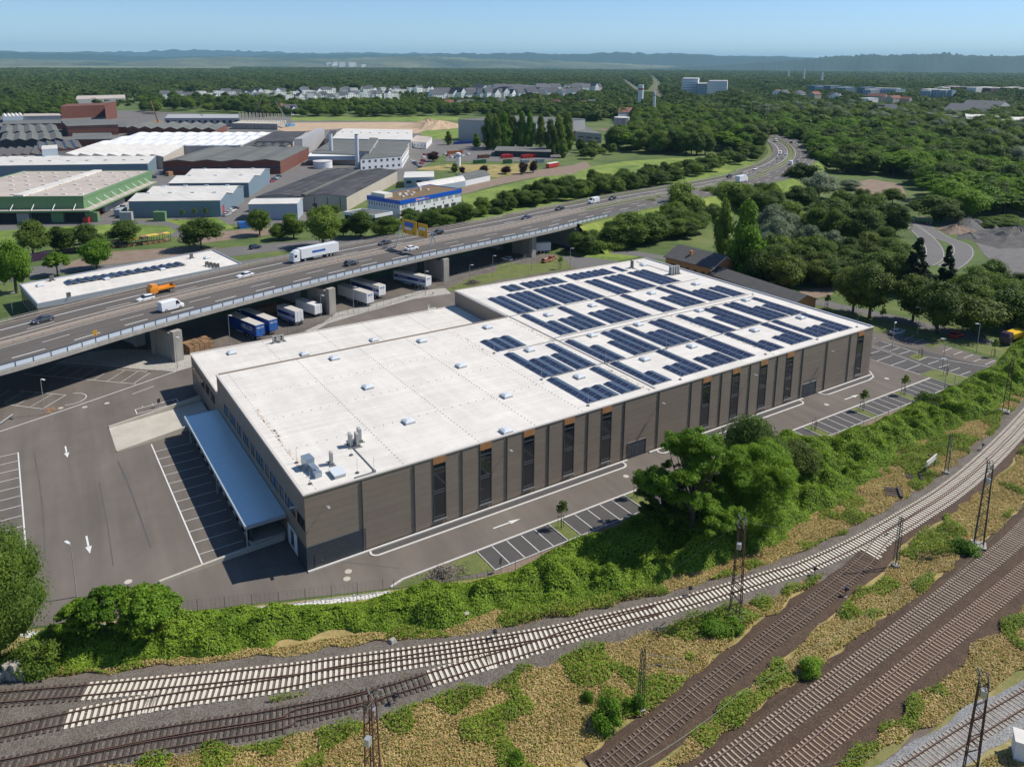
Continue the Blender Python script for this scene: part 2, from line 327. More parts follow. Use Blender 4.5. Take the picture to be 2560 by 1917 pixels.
def smooth(pts, step=1.0):
    """Catmull-Rom through pts, resampled at equal steps"""
    P = [Vector((*p, 0)) if len(p) == 2 else Vector(p) for p in pts]
    P = [P[0]*2-P[1]]+P+[P[-1]*2-P[-2]]; out = []
    for i in range(1, len(P)-2):
        p0, p1, p2, p3 = P[i-1:i+3]; n = max(4, int((p2-p1).length/max(step*.5, .3)))
        for j in range(n):
            t = j/n; out.append(.5*((2*p1)+(p2-p0)*t+(2*p0-5*p1+4*p2-p3)*t*t+(3*p1-p0-3*p2+p3)*t**3))
    out.append(P[-2]); res = [out[0]]; acc = 0; 
    for a, b in zip(out, out[1:]):
        L = (b-a).length
        while acc+L >= step:
            f = (step-acc)/L; a = a+(b-a)*f; res.append(a.copy()); L = (b-a).length; acc = 0
        acc += L
    return res
def normals(pl):
    N = []
    for i in range(len(pl)):
        d = pl[min(i+1, len(pl)-1)]-pl[max(i-1, 0)]; d.z = 0; d.normalize(); N.append(Vector((-d.y, d.x, 0)))
    return N
def ribbon(b, pl, N, o0, o1, z=0.0, i0=0, i1=None):
    i1 = len(pl)-1 if i1 is None else i1
    vs = []; fs = []
    for i in range(i0, i1+1):
        for o in (o0, o1): q = pl[i]+N[i]*o; vs.append((q.x, q.y, q.z+z))
    for i in range(i1-i0): fs.append((2*i, 2*i+2, 2*i+3, 2*i+1))
    return b.addm(vs, fs)
def wallrib(b, pl, N, o0, o1, z0, z1, i0=0, i1=None):
    """solid strip of rectangular section along a path"""
    i1 = len(pl)-1 if i1 is None else i1
    vs = []; fs = []; n = i1-i0
    for i in range(i0, i1+1):
        for o, z in ((o0, z0), (o1, z0), (o1, z1), (o0, z1)): q = pl[i]+N[i]*o; vs.append((q.x, q.y, q.z+z))
    for i in range(n):
        for k in range(4): fs.append((4*i+k, 4*i+4+k, 4*i+4+(k+1) % 4, 4*i+(k+1) % 4))
    fs += [(0, 1, 2, 3), (4*n+3, 4*n+2, 4*n+1, 4*n)]
    return b.addm(vs, fs)
def inside(x, y, poly):
    c = False; n = len(poly); j = n-1
    for i in range(n):
        xi, yi = poly[i]; xj, yj = poly[j]
        if (yi > y) != (yj > y) and x < (xj-xi)*(y-yi)/(yj-yi)+xi: c = not c
        j = i
    return c
def npmesh(name, V, F4, mats, midx=None):
    """fast quad mesh from numpy arrays"""
    me = bpy.data.meshes.new(name); nv, nf = len(V), len(F4)
    me.vertices.add(nv); me.vertices.foreach_set('co', np.asarray(V, np.float32).ravel())
    me.loops.add(nf*4); me.loops.foreach_set('vertex_index', np.asarray(F4, np.int32).ravel())
    me.polygons.add(nf); me.polygons.foreach_set('loop_start', np.arange(0, nf*4, 4, dtype=np.int32))
    if midx is not None: me.polygons.foreach_set('material_index', np.asarray(midx, np.int32))
    for m in mats: me.materials.append(m)
    me.update(calc_edges=True); return me
def quads_at(P, Nrm, size, rs, asp=0.75):
    """leaf cards: quads at points P facing Nrm with random spin"""
    n = len(P); a = rs.normal(size=(n, 3)); u = np.cross(Nrm, a); u /= np.linalg.norm(u, axis=1)[:, None]+1e-9
    v = np.cross(Nrm, u); v /= np.linalg.norm(v, axis=1)[:, None]+1e-9
    s = (size*rs.uniform(.6, 1.3, n))[:, None]/2
    Q = np.stack([P-u*s-v*s*asp, P+u*s-v*s*asp*.6, P+u*s*.9+v*s*asp, P-u*s*.8+v*s*asp*.9], 1).reshape(-1, 3)
    return Q, np.arange(n*4).reshape(-1, 4)

# ================= terrain =================
b = MB(); b.face((-30000, -3000, 0), (42000, -3000, 0), (42000, 42000, 0), (-30000, 42000, 0)); b.build('ground', 'ground', kind='structure')
sheet('railway_land', [(-200, 60), (-60, 20), (-35, 8.6), (-15.6, 0), (8.2, -9.8), (20, -14.2), (160, -14.5), (172, -8), (230, 10), (420, 60), (700, 20), (400, -160), (-60, -110), (-200, -60)], .012, 'dry')
sheet('yard', [(-90, 33), (-60, 20), (-35.3, 9.2), (-15.6, .5), (8.2, -9.4), (20, -14.0), (147.6, -13.8), (158.5, -13.6), (164.2, -11), (163.6, 4), (159.5, 18), (137, 20), (136, 78), (150, 112), (120, 150), (40, 125), (-90, 100)], .03, 'asphalt')
# grass, gravel and soil patches laid round the yard
sheet('grass_verge', [(81.17,110.11),(81.83,106.49),(93.84,109.26),(117.59,113.84),(139.49,114.94),(139.97,128.98),(123.47,122.25),(95.16,118.65)], .045, 'lawn')
sheet('grass_verge', [(112.68,131.38),(121.86,121.17),(131.62,115.18),(130.92,109.95),(123.2,110.39),(116.23,110.86),(106.84,109.64),(100.43,111.8)], .044, 'lawn')
sheet('gravel_strip', [(33.14,94.82),(39.16,99.17),(50.27,102.51),(68.05,107.02),(80.66,105.96),(81.8,111.68),(74.07,113.21),(56.65,108.51),(44.69,106.25),(38.38,99.91),(31.76,95.68)], .047, 'gravel')
sheet('gravel_bed', [(-23.83,104.75),(-1.32,84.7),(2.13,85.55),(4.29,93.75),(2.01,98.15),(-9.9,106.62),(-16.49,108.74)], .046, 'gravel')
sheet('grass_verge', [(10.2, -8.9), (21.7, -8.9), (21.7, -13.6), (8.6, -9.8)], .05, 'lawn')
sheet('soil_strip', [(20, -13.9), (147, -13.9), (147, -15.6), (20, -15.6)], .034, 'earth')
sheet('grass_verge', [(140, -6.2), (146.1, -6), (147.4, -13.5), (140.2, -13.3)], .05, 'lawn')
sheet('grass_verge', [(124, 17.5), (131.5, 17.5), (141, 22), (158, 17), (166, 5), (166, -12), (176, -14), (182, 10), (160, 45), (136, 70), (132, 60)], .042, 'lawn')
sheet('earth_patch', [(174.76,52.24),(186.1,48.55),(178.7,43.38),(170.61,43.75),(168.94,47.86)], .05, 'earth')
sheet('road', [(168.76,49.54),(172.03,39.57),(173.24,31.29),(176.74,18.16),(178,4.99),(177.6,-4.41),(173.86,-5.3),(172.42,5.33),(170.66,16.73),(169.2,22.47),(166.05,37.03),(163.23,45.32)], .055, 'asphalt3')
def roadway(name, pts, w, z, m, edge=True):
    pl = smooth(pts, 3); N = normals(pl); b = MB(); ribbon(b, pl, N, -w/2, w/2, z); b.build(name, m, kind='structure')
    if edge: b = MB(); ribbon(b, pl, N, w/2-.5, w/2-.35, z+.01); ribbon(b, pl, N, -w/2+.35, -w/2+.5, z+.01); b.build('lane_markings', 'paintdim', kind='structure')
LR = [(320.4,120.2),(314.57,109.46),(308.62,97.29)] + [(299.24,87.16),(283.38,73.19),(268,61.56),(251.85,52.62),(236.97,48.87)]; RR = [(321.89,101.47),(306.27,87.22),(289.65,70.39)] + [(283.22,59.88),(270.45,51.58),(255.59,45.92),(241.12,42.24)]
roadway('slip_road', LR, 6.5, .06, 'asphalt3'); roadway('slip_road', RR, 7, .064, 'asphalt3')
sheet('gravel_works', [(324.62,85.97),(344.85,80.62),(372.09,71.31),(250.35,18.21),(237.4,15.78),(272.76,45.17),(300.51,63.79),(317.05,77.53)], .05, 'yardgrey')
sheet('gravel_works', [(298.92,60.99),(317.28,67.06),(354.31,63.55),(254.94,20.21),(252.95,25.19),(267.89,38.38),(281.92,50.6)], .051, 'yardgrey')
sheet('clearing', [(395.99,181.41),(420.3,185.48),(416.57,163.52),(375.41,135.4),(356.03,119.99),(361.38,129.89),(365.58,146),(367.24,159.91)], .05, 'earth')
# road beyond the flyover
sheet('trunk_road', [(-43.43,195.36),(-25.49,207.03),(-8.19,206.73),(1.53,205.01),(33.1,202.66),(57.51,200.36),(90.36,193.12),(106.82,180.95),(102.58,172.43),(67.88,183.12),(53.48,187.16),(34.83,187.23),(-18.97,192.23),(-43.24,187.04)], .04, 'asphalt3')
sheet('slip_lane', [(34.97,179.02),(51.12,179.46),(74.85,180.57),(82.55,174.66),(63.01,174.88),(49.27,173.42),(35.69,173.44)], .043, 'asphalt3')
sheet('cross_road', [(143.07,140.7),(154.53,134.21),(165.3,118.88),(170.63,105.01),(166.95,98.11),(165.82,101.37),(159.95,112.89),(145.31,130.14)], .05, 'asphalt3')
sheet('cross_road', [(138.06,126.73),(143.97,120.88),(150.54,109.02),(142.4,104.9),(131.45,109.23),(133.99,118.31)], .048, 'asphalt3')
sheet('meadow', [(141.8,130.18),(148.49,129.62),(159.95,112.89),(160.62,110.24),(150.01,109.77),(143.73,120.58)], .062, 'meadow')
for offs in (-1.9, 1.9):
    pl = smooth([(-43.34,191.64),(-22.93,198.74),(0.03,192.73),(34.3,194.25),(55.45,193.61)]+[(77.23,191.73)], 2); N = normals(pl); b = MB()
    for i in range(2, len(pl)-3, 6): ribbon(b, pl, N, offs-.12, offs+.12, .05, i, i+2)
    b.build('lane_markings', 'paintdim', kind='structure')
# works site ground, sand and fields
sheet('works_yard', [(-72.05,312.59),(-99.68,638.08),(-61.98,998.81),(35.07,1168.93),(139.97,1118.15),(235.27,948.98),(410.35,756.62),(269.04,450.9),(146.77,300.12),(105.96,260.91),(70.27,226.61),(31.78,262.4),(8.72,276.29)], .03, 'yardgrey')
sheet('access_road', [(-59.63,317.47),(4.45,282.11),(31.13,264.41),(31.49,250.03),(30.12,227.95),(22.94,232.3),(27.78,243.37),(27.05,255.78),(12.74,269.09),(-17.09,279.38),(-57.65,281.23)], .06, 'asphalt3')
sheet('verge', [(-54.97,311.49),(-0.88,277.3),(12.94,270.55),(27.05,255.78),(27.74,240.51),(21.67,233.07),(0.5,244.58),(-16.11,256.01),(-28.84,253.31),(-52.6,257.94)], .055, 'meadow')
sheet('verge', [(17.14,279.44),(37.58,265.47),(48.36,265.78),(49.96,232.88),(31.75,251.4),(28.8,265.81)], .066, 'meadow')
sheet('dirt_track', [(25.01,225.72),(31.59,235.34),(66.28,229.02),(67.09,216.68),(27.36,214.08)], .056, 'earth')
sheet('dirt_track', [(35.69,204.1),(22.5,212.15),(-2.3,217.89),(-13.54,207.44),(-15.53,200.63),(-0.57,197.44),(24.02,197.29)], .045, 'earth')
sheet('construction_site', [(211.32,733.61),(257.3,800.79),(364.11,756.92),(410.28,693.05),(368.99,613.78),(315.76,608.44),(278.4,698.14),(213.09,679.98)], .06, 'sand')
sheet('dike_meadow', [(281.37,885.12),(455.36,824.77),(472.06,796.98),(445.95,750.56),(392.3,747),(344.43,785.67),(264.2,831.55)], .06, 'meadow')
sheet('site_lawn', [(323.39,612.56),(368.79,669.61),(393.18,656.78),(334.21,551.96),(299.73,542.23)], .065, 'meadow')
sheet('haul_road', [(176.85,272.25),(188.08,286.39),(224.18,306.01),(263.81,323.36),(300.8,332.34),(321.97,345.01),(307.94,320.39),(273.54,296.84),(245.32,296.86),(206.65,280.95),(172.86,262.43)], .06, 'earth')
sheet('works_lawn', [(202.75,373.22),(226.78,378.74),(264.67,357.03),(291.18,362.57),(263.81,323.36),(222.84,306.79),(217.02,350.36),(197.09,361.86)], .065, 'dry')
sheet('green_waste_land', [(171.86,260.66),(243.76,294.62),(292.96,313.85),(345.94,331.34),(403.61,325.46),(435.1,280.51),(370.39,227.35),(329.91,232.02),(240.14,220.24),(177.16,199.19),(142.17,199.2)], .05, 'meadow')
sheet('scrap_yard', [(306.14,525.15),(354.12,436.47),(343.8,388.34),(298.14,358.6),(235.28,394.43)], .062, 'yardgrey')
sheet('verge', [(319.12,233.49),(377.36,254.2),(437.23,279.3),(497.12,323.04),(498.97,322.01),(433.46,272.86),(374.38,245.28),(314.03,223.61)], .09, 'meadow')
sheet('slip_meadow', [(313.34,202.06),(354.69,205.58),(335.18,183.96),(322.33,178.9),(298.36,171.83),(283.82,175.98)], .07, 'meadow')
sheet('far_fields', [(-1500, 9000), (3500, 9000), (9000, 14000), (5000, 19000), (-3000, 17000)], 1.0, 'field')
# gravel and earth heaps
def heap(name, x, y, r, h, m, label, seed):
    rs = np.random.RandomState(seed); n, k = 26, 9; b = MB(); vs = []; fs = []
    rad = 1+.18*np.sin(np.arange(n)*.9+seed)+.08*rs.randn(n)
    for j in range(k+1):
        f = j/k
        for i in range(n):
            a = 2*math.pi*i/n; q = r*rad[i]*(1-f**.85)
            vs.append((x+q*math.cos(a), y+q*math.sin(a)*.8, h*f*(1+.07*rs.randn())+(.07 if j else -.1)))
    for j in range(k):
        for i in range(n): fs.append((j*n+i, j*n+(i+1) % n, (j+1)*n+(i+1) % n, (j+1)*n+i))
    b.addm(vs, fs); return b.build(name, m, label=label, cat='heap')
for i, ((x, y), r, h, m, lb) in enumerate([((323.28,76.95), 13, 4, 'pilegrey', 'dark gravel heap beside the trees at the loop road'), ((307.9,73.82), 9, 3.2, 'earth', 'brown earth heap closest to the curved loop road'),
      ((310.76,52.05), 20, 6, 'pilegrey', 'biggest grey gravel heap at the right edge of the works'), ((299.61,64.34), 6, 2, 'pilegrey', 'small dark gravel heap in front of the brown heap'),
      ((363.93,672.17), 30, 9, 'sand', 'left peak of the sandy soil heaps on the construction site'), ((373.25,663.35), 34, 8, 'sand', 'right and wider sandy soil heap on the construction site'), ((519.12,542.76), 18, 4, 'earth', 'low dry earth mound beside the grey storage tank')]):
    heap('soil_heap', x, y, r, h, m, lb, i)
# ---- distant hills: ridges that stand where they are, tens of km away ----
def ridge(name, prof, dist, depth, m, seed):
    """prof: list of (image-independent azimuth deg from +Y clockwise, crest height m)"""
    rs = np.random.RandomState(seed); n = 260; a = np.interp(np.linspace(0, 1, n), np.linspace(0, 1, len(prof)), [p[0] for p in prof])
    h = np.interp(a, [p[0] for p in prof], [p[1] for p in prof])
    for f, s in ((3, .05), (7, .035), (17, .02), (40, .010)): h = h*(1+s*np.sin(np.radians(a)*f*9+seed*f))
    ks = np.array([-1, -.7, -.4, -.15, 0, .3, 1]); hs = np.array([0, .3, .68, .93, 1, .9, 0]); V = []; F = []
    for i in range(n):
        for kk, hh in zip(ks, hs):
            d = dist+kk*depth*(1+.12*math.sin(i*.21+seed)); t = math.radians(a[i])
            V.append((d*math.sin(t), d*math.cos(t), h[i]*hh*(1+.04*rs.randn())-2))
    for i in range(n-1):
        for j in range(6): F.append((i*7+j, i*7+7+j, i*7+8+j, i*7+j+1))
    b = MB(); b.addm(V, F); o = b.build(name, m, kind='structure')
    for p in o.data.polygons: p.use_smooth = True
M['hill'] = mat('wooded_hills', (.014, .036, .022), .95, .7, .0006, (.022, .05, .026), fine=.35, fs=.01)
M['hillfield'] = mat('hills_with_fields', (.018, .042, .022), .95, .95, .0011, (.15, .16, .08), fine=.3, fs=.01, stretch=(1, .5, 1))
ridge('hills', [(-12, 60), (0, 95), (8, 70), (14, 150), (22, 130), (27, 190), (33, 150), (38, 110), (45, 60), (60, 20), (80, 20)], 13500, 2600, M['hillfield'], 1)
ridge('hills', [(-12, 180), (2, 210), (10, 170), (20, 255), (28, 290), (35, 330), (43, 330), (50, 290), (58, 190), (70, 130), (82, 140)], 19000, 2500, M['hill'], 2)
ridge('hills', [(-12, 340), (5, 330), (14, 430), (22, 380), (32, 400), (45, 380), (60, 330), (70, 430), (82, 640)], 27500, 3000, M['hill'], 3)
ridge('hills', [(43, 10), (50, 110), (54, 190), (58, 230), (62, 245), (67, 235), (72, 240), (82, 240)], 12500, 2400, M['hill'], 4)

# ================= railway =================
def sleeper_mesh(name, L, w, h, m, dip=False):
    b = MB()
    if dip:
        b.addm(*loft([(-L/2, .0, w), (-L/2+.55, 0, w), (-.35, -.04, w*.75), (.35, -.04, w*.75), (L/2-.55, 0, w), (L/2, 0, w)], h))
    else: b.box(-L/2, L/2, -w/2, w/2, 0, h)
    me = bpy.data.meshes.new(name); me.from_pydata(b.v, [], b.f); me.materials.append(M[m]); return me
def loft(st, h):
    vs = []; fs = []
    for x, dz, w in st: vs += [(x, -w/2, 0), (x, w/2, 0), (x, w/2*.85, h+dz), (x, -w/2*.85, h+dz)]
    for i in range(len(st)-1):
        for k in range(4): fs.append((4*i+k, 4*i+4+k, 4*i+4+(k+1) % 4, 4*i+(k+1) % 4))
    n = len(st)-1; fs += [(3, 2, 1, 0), (4*n, 4*n+1, 4*n+2, 4*n+3)]
    return vs, fs
SL = {k: sleeper_mesh('sleeper_'+k, 2.6, w, .16, m, dip) for k, w, m, dip in (('white', .30, 'sleeperwhite', 0), ('dull', .2, 'sleeperdull', 1), ('grey', .27, 'sleepergrey', 1), ('brown', .27, 'sleeperbrown', 1), ('wood', .26, 'sleeperwood', 0))}
def track(label, pts, kinds, ballast, bw=2.3, zb=.2, skip=None, step=.64, railm='rust', avoid=(), ex=(), cap=300):
    """kinds: function(fraction) -> sleeper kind or None; avoid: other centre lines whose sleepers already carry this track"""
    root = thing('railway_track', label, 'railway track', (pts[0][0], pts[0][1], 0), group='tracks of the railway yard')
    pl = smooth(pts, step); N = normals(pl); n = len(pl)
    if ballast:
        b = MB(); vs = []; fs = []
        prof = ((-bw-.8, .0), (-bw, zb), (bw, zb), (bw+.8, .0)); rs = random.Random(n)
        for i in range(0, n, 3):
            jl, jr = rs.uniform(-.35, .35), rs.uniform(-.35, .35)
            for q, (o, z) in enumerate(prof): p = pl[i]+N[i]*(o+(jl if q == 0 else jr if q == 3 else 0)); vs.append((p.x, p.y, z+.012+zoff[0]))
        for i in range(len(range(0, n, 3))-1):
            for k in range(3): fs.append((4*i+k, 4*i+4+k, 4*i+5+k, 4*i+1+k))
        b.addm(vs, fs); b.build('ballast_bed', ballast, root); zoff[0] += .006
    for s in (-.75, .75):
        b = MB(); wallrib(b, pl, N, s-.045, s+.045, zb+.14, zb+.30); b.build('rail', railm, root)
    cnt = 0; rest = MB(); im = root.matrix_basis.inverted()
    for i in range(n):
        k = kinds(i/n)
        if k is None: continue
        near = 99
        for av in [e for e in avoid if len(e) > 1]:
            near = min(near, min((pl[i]-q).length for q in av[::2]))
        if near < 2.7: continue
        lo, hi = -1.3, 1.3
        for av in [e for e in ex if len(e) > 4]:
            j = min(range(0, len(av), 2), key=lambda j: (pl[i]-av[j]).length); o = (av[j]-pl[i]).dot(N[i])
            if (pl[i]-av[j]).length < 2.75: lo = min(lo, o-1.3); hi = max(hi, o+1.3)
        me = SL[k]; Ls = (hi-lo)/2.6; p = pl[i]+N[i]*((lo+hi)/2); a = math.atan2(N[i].y, N[i].x)+rnd.uniform(-.012, .012)
        if cnt < cap:
            o = bpy.data.objects.new('sleeper', me); COL.objects.link(o); o.parent = root
            o.location = im @ Vector((p.x, p.y, zb-.03)); o.rotation_euler = (0, 0, a); o.scale = (Ls, 1, 1)
        else: rest.obox(p.x, p.y, zb-.03, 2.6*Ls, .28, .16, a)
        cnt += 1
    if rest.v: rest.build('sleepers_far', SL[kinds(1.0)].materials[0], root, kind='stuff')
    return pl
zoff = [0.0]
A_ = [(-39.45,-1.66),(-35.44,-3.58),(-25.06,-8.67),(-8.75,-16.31)] + [(-2.87,-18.67),(8.78,-23.44),(19.08,-27.32)] + [(25.14,-29.13),(38.88,-32.79),(53.23,-35.52)] + [(58.18,-36.43),(69.5,-37.07),(83.06,-36.79),(95.14,-36.19),(111.51,-34.13),(135.27,-29.97),(167.19,-23.32)]
B_ = [(-39.27,-7.88),(-35.49,-8.95),(-22.18,-13),(-9.27,-18.02)] + [(-3.3,-19.81),(2.87,-22.08),(11.23,-25.18),(17.13,-27.14)]
D_ = [(-39.14,-12.26),(-35.54,-13.67),(-23.11,-17.56),(-13.13,-21.35)] + [(-9.2,-22.67),(-4.17,-24.34),(0.65,-25.57),(6.27,-26.58),(18.08,-28.75)] + [(24.69,-29.71),(35.08,-32.11)]
D2_ = [(-35.55,-15.22),(-28.16,-17.32),(-19.46,-20.18),(-10.93,-23.44)] + [(-9.39,-23.27),(-4.3,-24.7),(-0.24,-25.52)]
C_ = [(13.32,-46.05),(15.28,-46.02),(26.69,-44.79),(43.97,-42.89)] + [(50.41,-42.21),(65.27,-40.44)] + [(73.51,-38.53),(82.55,-38.1),(94.85,-37.38),(108.24,-35.74),(131.34,-31.73),(156.39,-26.53)]
E_ = [(12.45,-51.81),(22.91,-51.9),(27.68,-51.91),(50.55,-51.2),(83.74,-49.52)] + [(93.54,-48.66),(116.08,-46.2)]
F_m = [(19.91,-55.61),(30.41,-55.77),(46.73,-55.18),(82.37,-53.67),(105.93,-51.97)]
G_ = [(31.91,-61.84),(40.99,-62.58),(50.64,-63.43),(58.64,-64.3),(70.36,-65.69)]
# trodden cinder bands beside the tracks
def band(name, pts, o0, o1, z, m):
    pl = smooth(pts, 3); N = normals(pl); rs = random.Random(int(z*1e4)); b = MB(); vs = []; fs = []
    for i, p in enumerate(pl):
        for o in (o0+rs.uniform(-.5, .5), o1+rs.uniform(-.5, .5)): q = p+N[i]*o; vs.append((q.x, q.y, z))
    for i in range(len(pl)-1): fs.append((2*i, 2*i+2, 2*i+3, 2*i+1))
    b.addm(vs, fs); b.build(name, m, kind='structure')
band('cinder_path', A_, -3.0, 3.6, .02, 'cinder'); band('cinder_path', B_[:6], -4, 4, .024, 'cinder')
band('cinder_path', D_, -3.4, 3.4, .028, 'ballastgrey'); band('cinder_path', C_, -1.9, 2.4, .032, 'ballastbrown')
sheet('pale_grass', [(23.43,-59.89),(35.83,-59.26),(44.58,-58.67),(57.69,-57.78),(74.87,-57.03),(104.12,-55.97),(68.81,-72.27),(39.4,-72.92)], .016, 'dry2')
band('cinder_path', E_, -5, 2.7, .036, 'ballastbrown'); band('cinder_path', F_m, -3.6, 4.5, .040, 'ballastbrown')
band('footpath', F_m, -5.4, -4.5, .05, 'cinder')
sm = lambda p: smooth(p, 1.0)
pa, pb_, pd, pc = sm(A_), sm(B_), sm(D_), sm(C_)
track('outermost railway track nearest the hedge with bright new concrete sleepers', A_, lambda f: 'wood' if f < .062 else 'white', 'ballastgrey', 2.4, ex=(pb_, pd, pc), cap=300)
track('second railway track from the hedge that merges into the outermost one', B_, lambda f: 'wood' if f < .17 else 'white', 'ballastgrey', 2.2, avoid=(pa,))
track('third railway track from dark wooden to bright sleepers past the junction', D_, lambda f: 'wood' if f < .60 else 'white', 'ballastgrey', 2.6, avoid=(pa,), ex=(sm(D2_),))
track('short switch track on dark wooden sleepers at the lower left edge', D2_, lambda f: 'wood', None, avoid=(pa, pd))
track('curved single track splitting off from the bright sleepers towards the bottom', C_, lambda f: 'dull' if f < .52 else 'grey' if f < .66 else 'white', 'ballastbrown', 1.6, avoid=(pa,), railm='railtop')
track('upper one of the paired main tracks with curved grey sleepers', E_, lambda f: 'grey', 'ballastbrown', 1.9, railm='railtop')
track('lower one of the paired main tracks with rust stained sleepers', F_m, lambda f: 'brown', 'ballastbrown', 2.1, railm='railtop')
track('lone track on pale ballast in the lower right corner', G_, lambda f: 'grey', 'ballastlight', 1.35, railm='rust')
# point levers and small signals beside the rails
def signal(x, y, rz, label, h=1.0, red=False):
    t = thing('shunting_signal', label, 'railway signal', (x, y, 0), rz, 'low signals and point levers beside the tracks')
    b = MB(); b.box(-.35, .35, -.25, .25, 0, .15).bar((0, 0, .1), (0, 0, h), .05, 6); b.build('post', 'galvdark', t, world=False)
    b = MB(); b.obox(0, 0, h, .42, .3, .42); b.bar((0, -.15, h+.2), (0, -.35, h+.2), .12, 8); b.build('lamp_box', 'p_black', t, world=False)
    b = MB(); b.box(-.3, 1.6, -.06, .06, .12, .2); b.build('lever_rod', 'galv', t, world=False)
for (x, y), lb in (((14.68,-24.88), 'point machine with white post beside the outermost track left of the big tree'), ((40.49,-31.89), 'grey point lever beside the outermost track under the big tree'), ((57.87,-38.17), 'small black shunting signal between the junction tracks'),
                   ((57.61,-43.08), 'dwarf signal with white cap on a concrete slab beside the curved track'), ((0.45,-27.31), 'point lever at the dark wooden switch near the rusty mast'), ((114.55,-32.2), 'thin post signal beside the outermost track far right')):
    signal(x, y, .4, lb)

# ================= road markings in the yard =================
def mark(b, p, q, w=.13, z=.052):
    p = Vector((*p[:2], 0)); q = Vector((*q[:2], 0)); d = (q-p).normalized(); n = Vector((-d.y, d.x, 0))*w/2
    b.face((p.x-n.x, p.y-n.y, z), (q.x-n.x, q.y-n.y, z), (q.x+n.x, q.y+n.y, z), (p.x+n.x, p.y+n.y, z))
b = MB()
for i in range(9): mark(b, (-60, 59.5-3.32*i), (-32.1, 59.8-3.32*i))
for i in range(9, 16): mark(b, (-60, 59.5-3.32*i), (-32.1, 59.8-3.32*i))
mark(b, (-32.1, 60), (-32.0, 14), .2)
mark(b, (-11.75, 50.7), (-11.7, 8.8), .2)
for i in range(13): mark(b, (-11.7, 47.3-3.22*i), (-5.5, 47.3-3.22*i), .11, .056)
mark(b, (-12, 68.1), (-4.1, 69.2), .16); mark(b, (-12, 65.7), (-4.1, 67), .16); mark(b, (-12, 68.15), (-12, 65.65), .16, .055); mark(b, (-4.1, 69.2), (-4.1, 67), .16, .055)
for i in range(4): mark(b, (-10.5+1.9*i, 68.3), (-10.6+1.9*i, 69.2), .1, .058)
for a, c in zip([(-34.7,71.16),(-23.15,75.58),(-1.3,84.78)][:-1], [(-34.7,71.16),(-23.15,75.58),(-1.3,84.78)][1:]): mark(b, a, c, .22, .050)
mark(b, *[(-11.38,76.49),(-6.9,78.48)], .16)
P_ = [(-30.03,101.11),(-9.9,81.81),(-8.3,81.61),(-14.08,86.06),(-6.02,87.31),(-23.64,103.72),(-33.6,84.63),(-27.5,78.19),(-21.72,79.66),(-23.05,83.32),(-31.14,91),(-10.17,82.54),(-28.44,89.92)]
mark(b, P_[0], P_[1]); mark(b, P_[4], P_[5]); mark(b, P_[11], P_[4]); mark(b, P_[6], P_[7]); mark(b, P_[9], P_[10]); mark(b, P_[7], P_[9])
for p, q in (([(-27.13,98.43),(-23.18,102.97)]), ([(-24.71,96.07),(-20.67,100.94)]), ([(-22.32,93.72),(-18.2,98.49)]), ([(-19.94,91.39),(-15.74,96.23)]), ([(-17.46,89),(-13.3,93.82)]), ([(-15,86.64),(-10.88,91.5)]), ([(-12.53,84.51),(-8.46,89.28)]),
             ([(-35.84,87.84),(-32.69,92.45)]), ([(-33.69,85.76),(-30.26,89.91)]), ([(-31.79,82.99),(-27.85,87.63)]), ([(-29.47,80.62),(-25.34,85.29)])): mark(b, p, q, .1, .053)
arc = [(-22.6+3.1*math.cos(t), 80.6+3.0*math.sin(t)) for t in np.linspace(-1.9, 1.3, 12)]
for p, q in zip(arc, arc[1:]): mark(b, p, q, .15, .054)
b.build('parking_markings', 'paint', kind='structure')
def arrow(x, y, L, a, name='arrow_marking'):
    b = MB(); c, s = math.cos(a), math.sin(a); T = lambda u, v: (x+u*c-v*s, y+u*s+v*c, .06)
    b.face(T(0, -.13), T(L*.62, -.13), T(L*.62, .13), T(0, .13)); b.face(T(L*.6, -.42), T(L, 0), T(L*.6, .42)); b.build(name, 'paint', kind='structure')
arrow(-24.9, 58.1, 4.9, -math.pi/2); arrow(-24.5, 25.3, 5.0, -math.pi/2)
(x0, y0), (x1, y1) = [(26.78,-5.12),(31.65,-5.18)]; arrow(x0, y0, math.hypot(x1-x0, y1-y0), math.atan2(y1-y0, x1-x0))
(x0, y0), (x1, y1) = [(113.15,-5.25),(117.87,-5.35)]; arrow(x0, y0, math.hypot(x1-x0, y1-y0), math.atan2(y1-y0, x1-x0))
# front parking bays: paved blocks, lines, kerbs and planted islands
b = MB(); pv = MB(); lw = MB()
ST = [21.8+15.05*i for i in range(8)]
for s0 in ST:
    pv.face((s0, -13.55, .036), (s0+12.5, -13.55, .036), (s0+12.5, -8.75, .036), (s0, -8.75, .036))
    for j in range(6): mark(b, (s0+2.5*j, -8.8), (s0+2.5*j, -13.5), .12, .06)
    if s0+12.5 < 130: lw.face((s0+12.65, -13.9, .045), (s0+14.9, -13.9, .045), (s0+14.9, -8.85, .045), (s0+12.65, -8.85, .045))
mark(b, (21.7, -13.6), (139.7, -13.6), .14, .064)
pv.build('parking_bays', 'paver', kind='structure'); lw.build('planting_islands', 'lawn', kind='structure')
